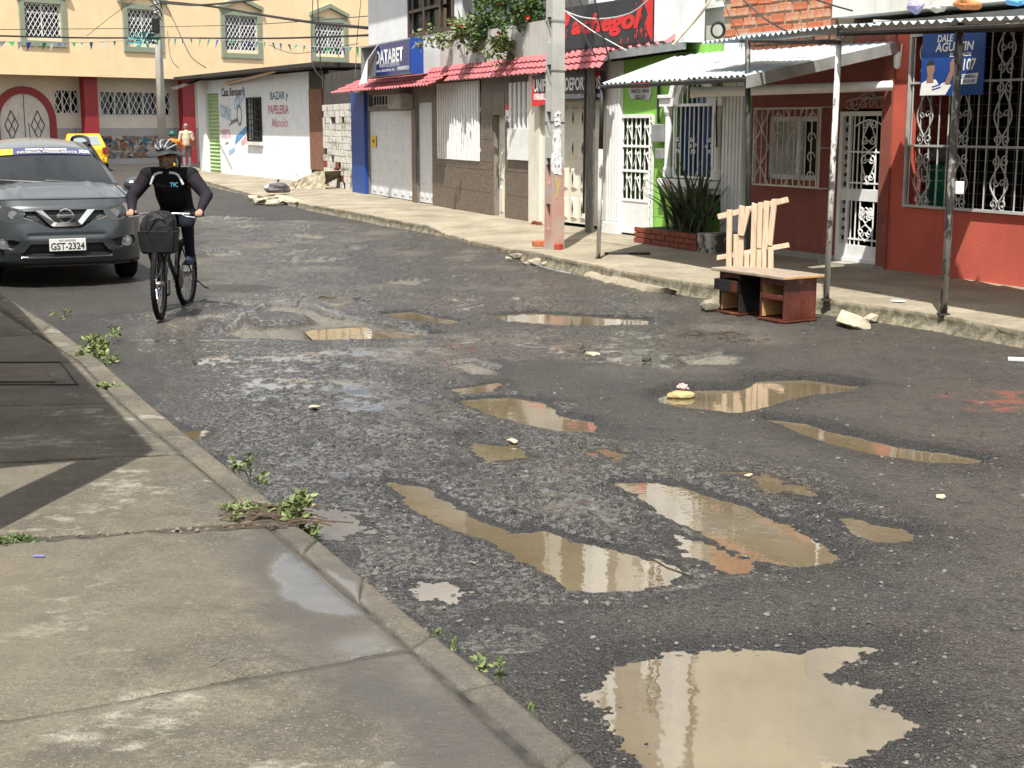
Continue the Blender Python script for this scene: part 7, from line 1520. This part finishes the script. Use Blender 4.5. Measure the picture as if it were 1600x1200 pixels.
# ---------------------------------------------------------------- man walking away
wp=G(293,266,.1); WK=thing('person','man in beige shirt and grey trousers walking away beside the red door','person',wp,math.radians(15))
mats=[M('beige_shirt',(.50,.42,.30),.85,.1,5,.2),m_skin,M('grey_trousers',(.12,.12,.13),.85,.2,5,.2),flatm('brown_shoe',(.05,.03,.02),.6),flatm('grey_hair',(.25,.22,.2),.9)]
H_=lambda x,y,z:(x,y,z)
caps=[('c',(0,0,1.0),(0,0,1.2),.15,.16,0),('c',(0,0,1.2),(0,-.01,1.38),.16,.13,0),('c',(-.17,0,1.40),(.17,0,1.40),.075,.075,0),('c',(0,0,1.42),(0,-.0,1.54),.055,.052,1),('e',(0,.0,1.63),(.076,.095,.115),1),('e',(0,-.02,1.67),(.08,.09,.085),4),('e',(.08,0,1.62),(.012,.02,.03),1),('e',(-.08,0,1.62),(.012,.02,.03),1),
 ('c',(.19,0,1.40),(.25,-.02,1.15),.07,.06,0),('c',(.25,-.02,1.14),(.27,.08,.92),.045,.034,1),('c',(-.19,0,1.40),(-.25,.02,1.15),.07,.06,0),('c',(-.25,.02,1.14),(-.26,.14,.94),.045,.034,1),
 ('e',(0,0,.95),(.165,.125,.12),2),('c',(.09,0,.92),(.1,.1,.5),.09,.065,2),('c',(.1,.1,.5),(.1,.0,.1),.062,.05,2),('c',(-.09,0,.92),(-.1,-.02,.5),.09,.065,2),('c',(-.1,-.02,.5),(-.1,-.2,.13),.062,.05,2),('c',(.1,.0,.05),(.1,.14,.035),.045,.035,3),('c',(-.1,-.22,.09),(-.1,-.1,.04),.045,.035,3)]
for hp,s_ in (((.275,.1,.88),1),((-.265,.17,.9),-1)): caps+=hand(hp,(0,.25,-1),(0,.9,.1),(s_,0,0),1)
body('body',caps,mats,WK,.012,3)
# ---------------------------------------------------------------- motorcyclist riding away
mp=G(271,280,0); MC=thing('motorbike','small dark motorbike ridden away by the person in orange','motorbike',mp,math.radians(8))
for yc in (0,1.25):
    w=MB().tube([(0,yc+.27*math.cos(a),.3+.27*math.sin(a)) for a in np.linspace(0,6.2832,25)],.045,8,False).build('wheel',m_rubber,MC,smooth=True); MB().lathe([(.03,-.05),(.2,-.01),(.2,.01),(.03,.05)],(0,yc,.3),'x',16).build('rim',m_alu,w)
mb=MB(); mb.box(-.1,.1,.1,.95,.42,.62); mb.build('engine_body',m_bk,MC,bevel=.05); MB().box(-.13,.13,-.12,.6,.66,.78).build('seat',m_blackpl,MC,bevel=.04); MB().ball((0,.75,.8),(.15,.25,.13)).build('fuel_tank',m_print_y,MC,smooth=True); MB().tube(bez([(-.36,.85,1.0),(0,.95,1.03),(.36,.85,1.0)],5),.015,6).build('handlebar',m_bk,MC); MB().tube([(0,1.25,.3),(0,.95,1.0)],.03,6).build('fork',m_alu,MC); MB().box(-.06,.06,-.2,-.12,.6,.68).build('tail_light',m_print_r,MC,bevel=.01); MB().box(-.1,.1,-.24,-.23,.4,.55).build('licence_plate',m_print_y,MC)
MR=thing('person','motorcyclist in orange vest and green cap-like helmet seen from behind','person',mp,math.radians(8))
mats=[flatm('orange_vest',(.75,.18,.01),.75),m_skin,M('dark_jeans',(.03,.035,.05),.85),flatm('black_shoe',(.015,.015,.015),.6)]
caps=[('c',(0,.18,.86),(0,.22,1.08),.15,.165,0),('c',(0,.22,1.08),(0,.26,1.24),.165,.13,0),('c',(-.19,.26,1.26),(.19,.26,1.26),.075,.075,0),('c',(0,.27,1.28),(0,.3,1.4),.055,.05,1),('e',(0,.31,1.46),(.075,.09,.1),1),('c',(.2,.27,1.25),(.34,.45,1.08),.06,.048,0),('c',(.34,.45,1.08),(.34,.82,1.02),.042,.034,1),('c',(-.2,.27,1.25),(-.34,.45,1.08),.06,.048,0),('c',(-.34,.45,1.08),(-.34,.82,1.02),.042,.034,1),('e',(0,.18,.86),(.17,.15,.12),2),('c',(.1,.2,.84),(.2,.62,.72),.09,.065,2),('c',(.2,.62,.72),(.17,.5,.35),.06,.045,2),('c',(-.1,.2,.84),(-.2,.62,.72),.09,.065,2),('c',(-.2,.62,.72),(-.17,.5,.35),.06,.045,2),('c',(.17,.48,.3),(.17,.62,.28),.042,.035,3),('c',(-.17,.48,.3),(-.17,.62,.28),.042,.035,3)]
for s_ in (1,-1): caps+=hand((s_*.34,.85,1.015),(0,1,0),(-s_,0,0),(0,0,1),1)
body('body',caps,mats,MR,.012,3)
MB().ball((0,.3,1.5),(.125,.15,.115),16,10).build('helmet',flatm('green_helmet',(.01,.09,.06),.3),MR,smooth=True); MB().lathe([(.128,-.03),(.128,.0)],(0,.3,1.475),n=18).build('helmet_rim',m_black,MR)
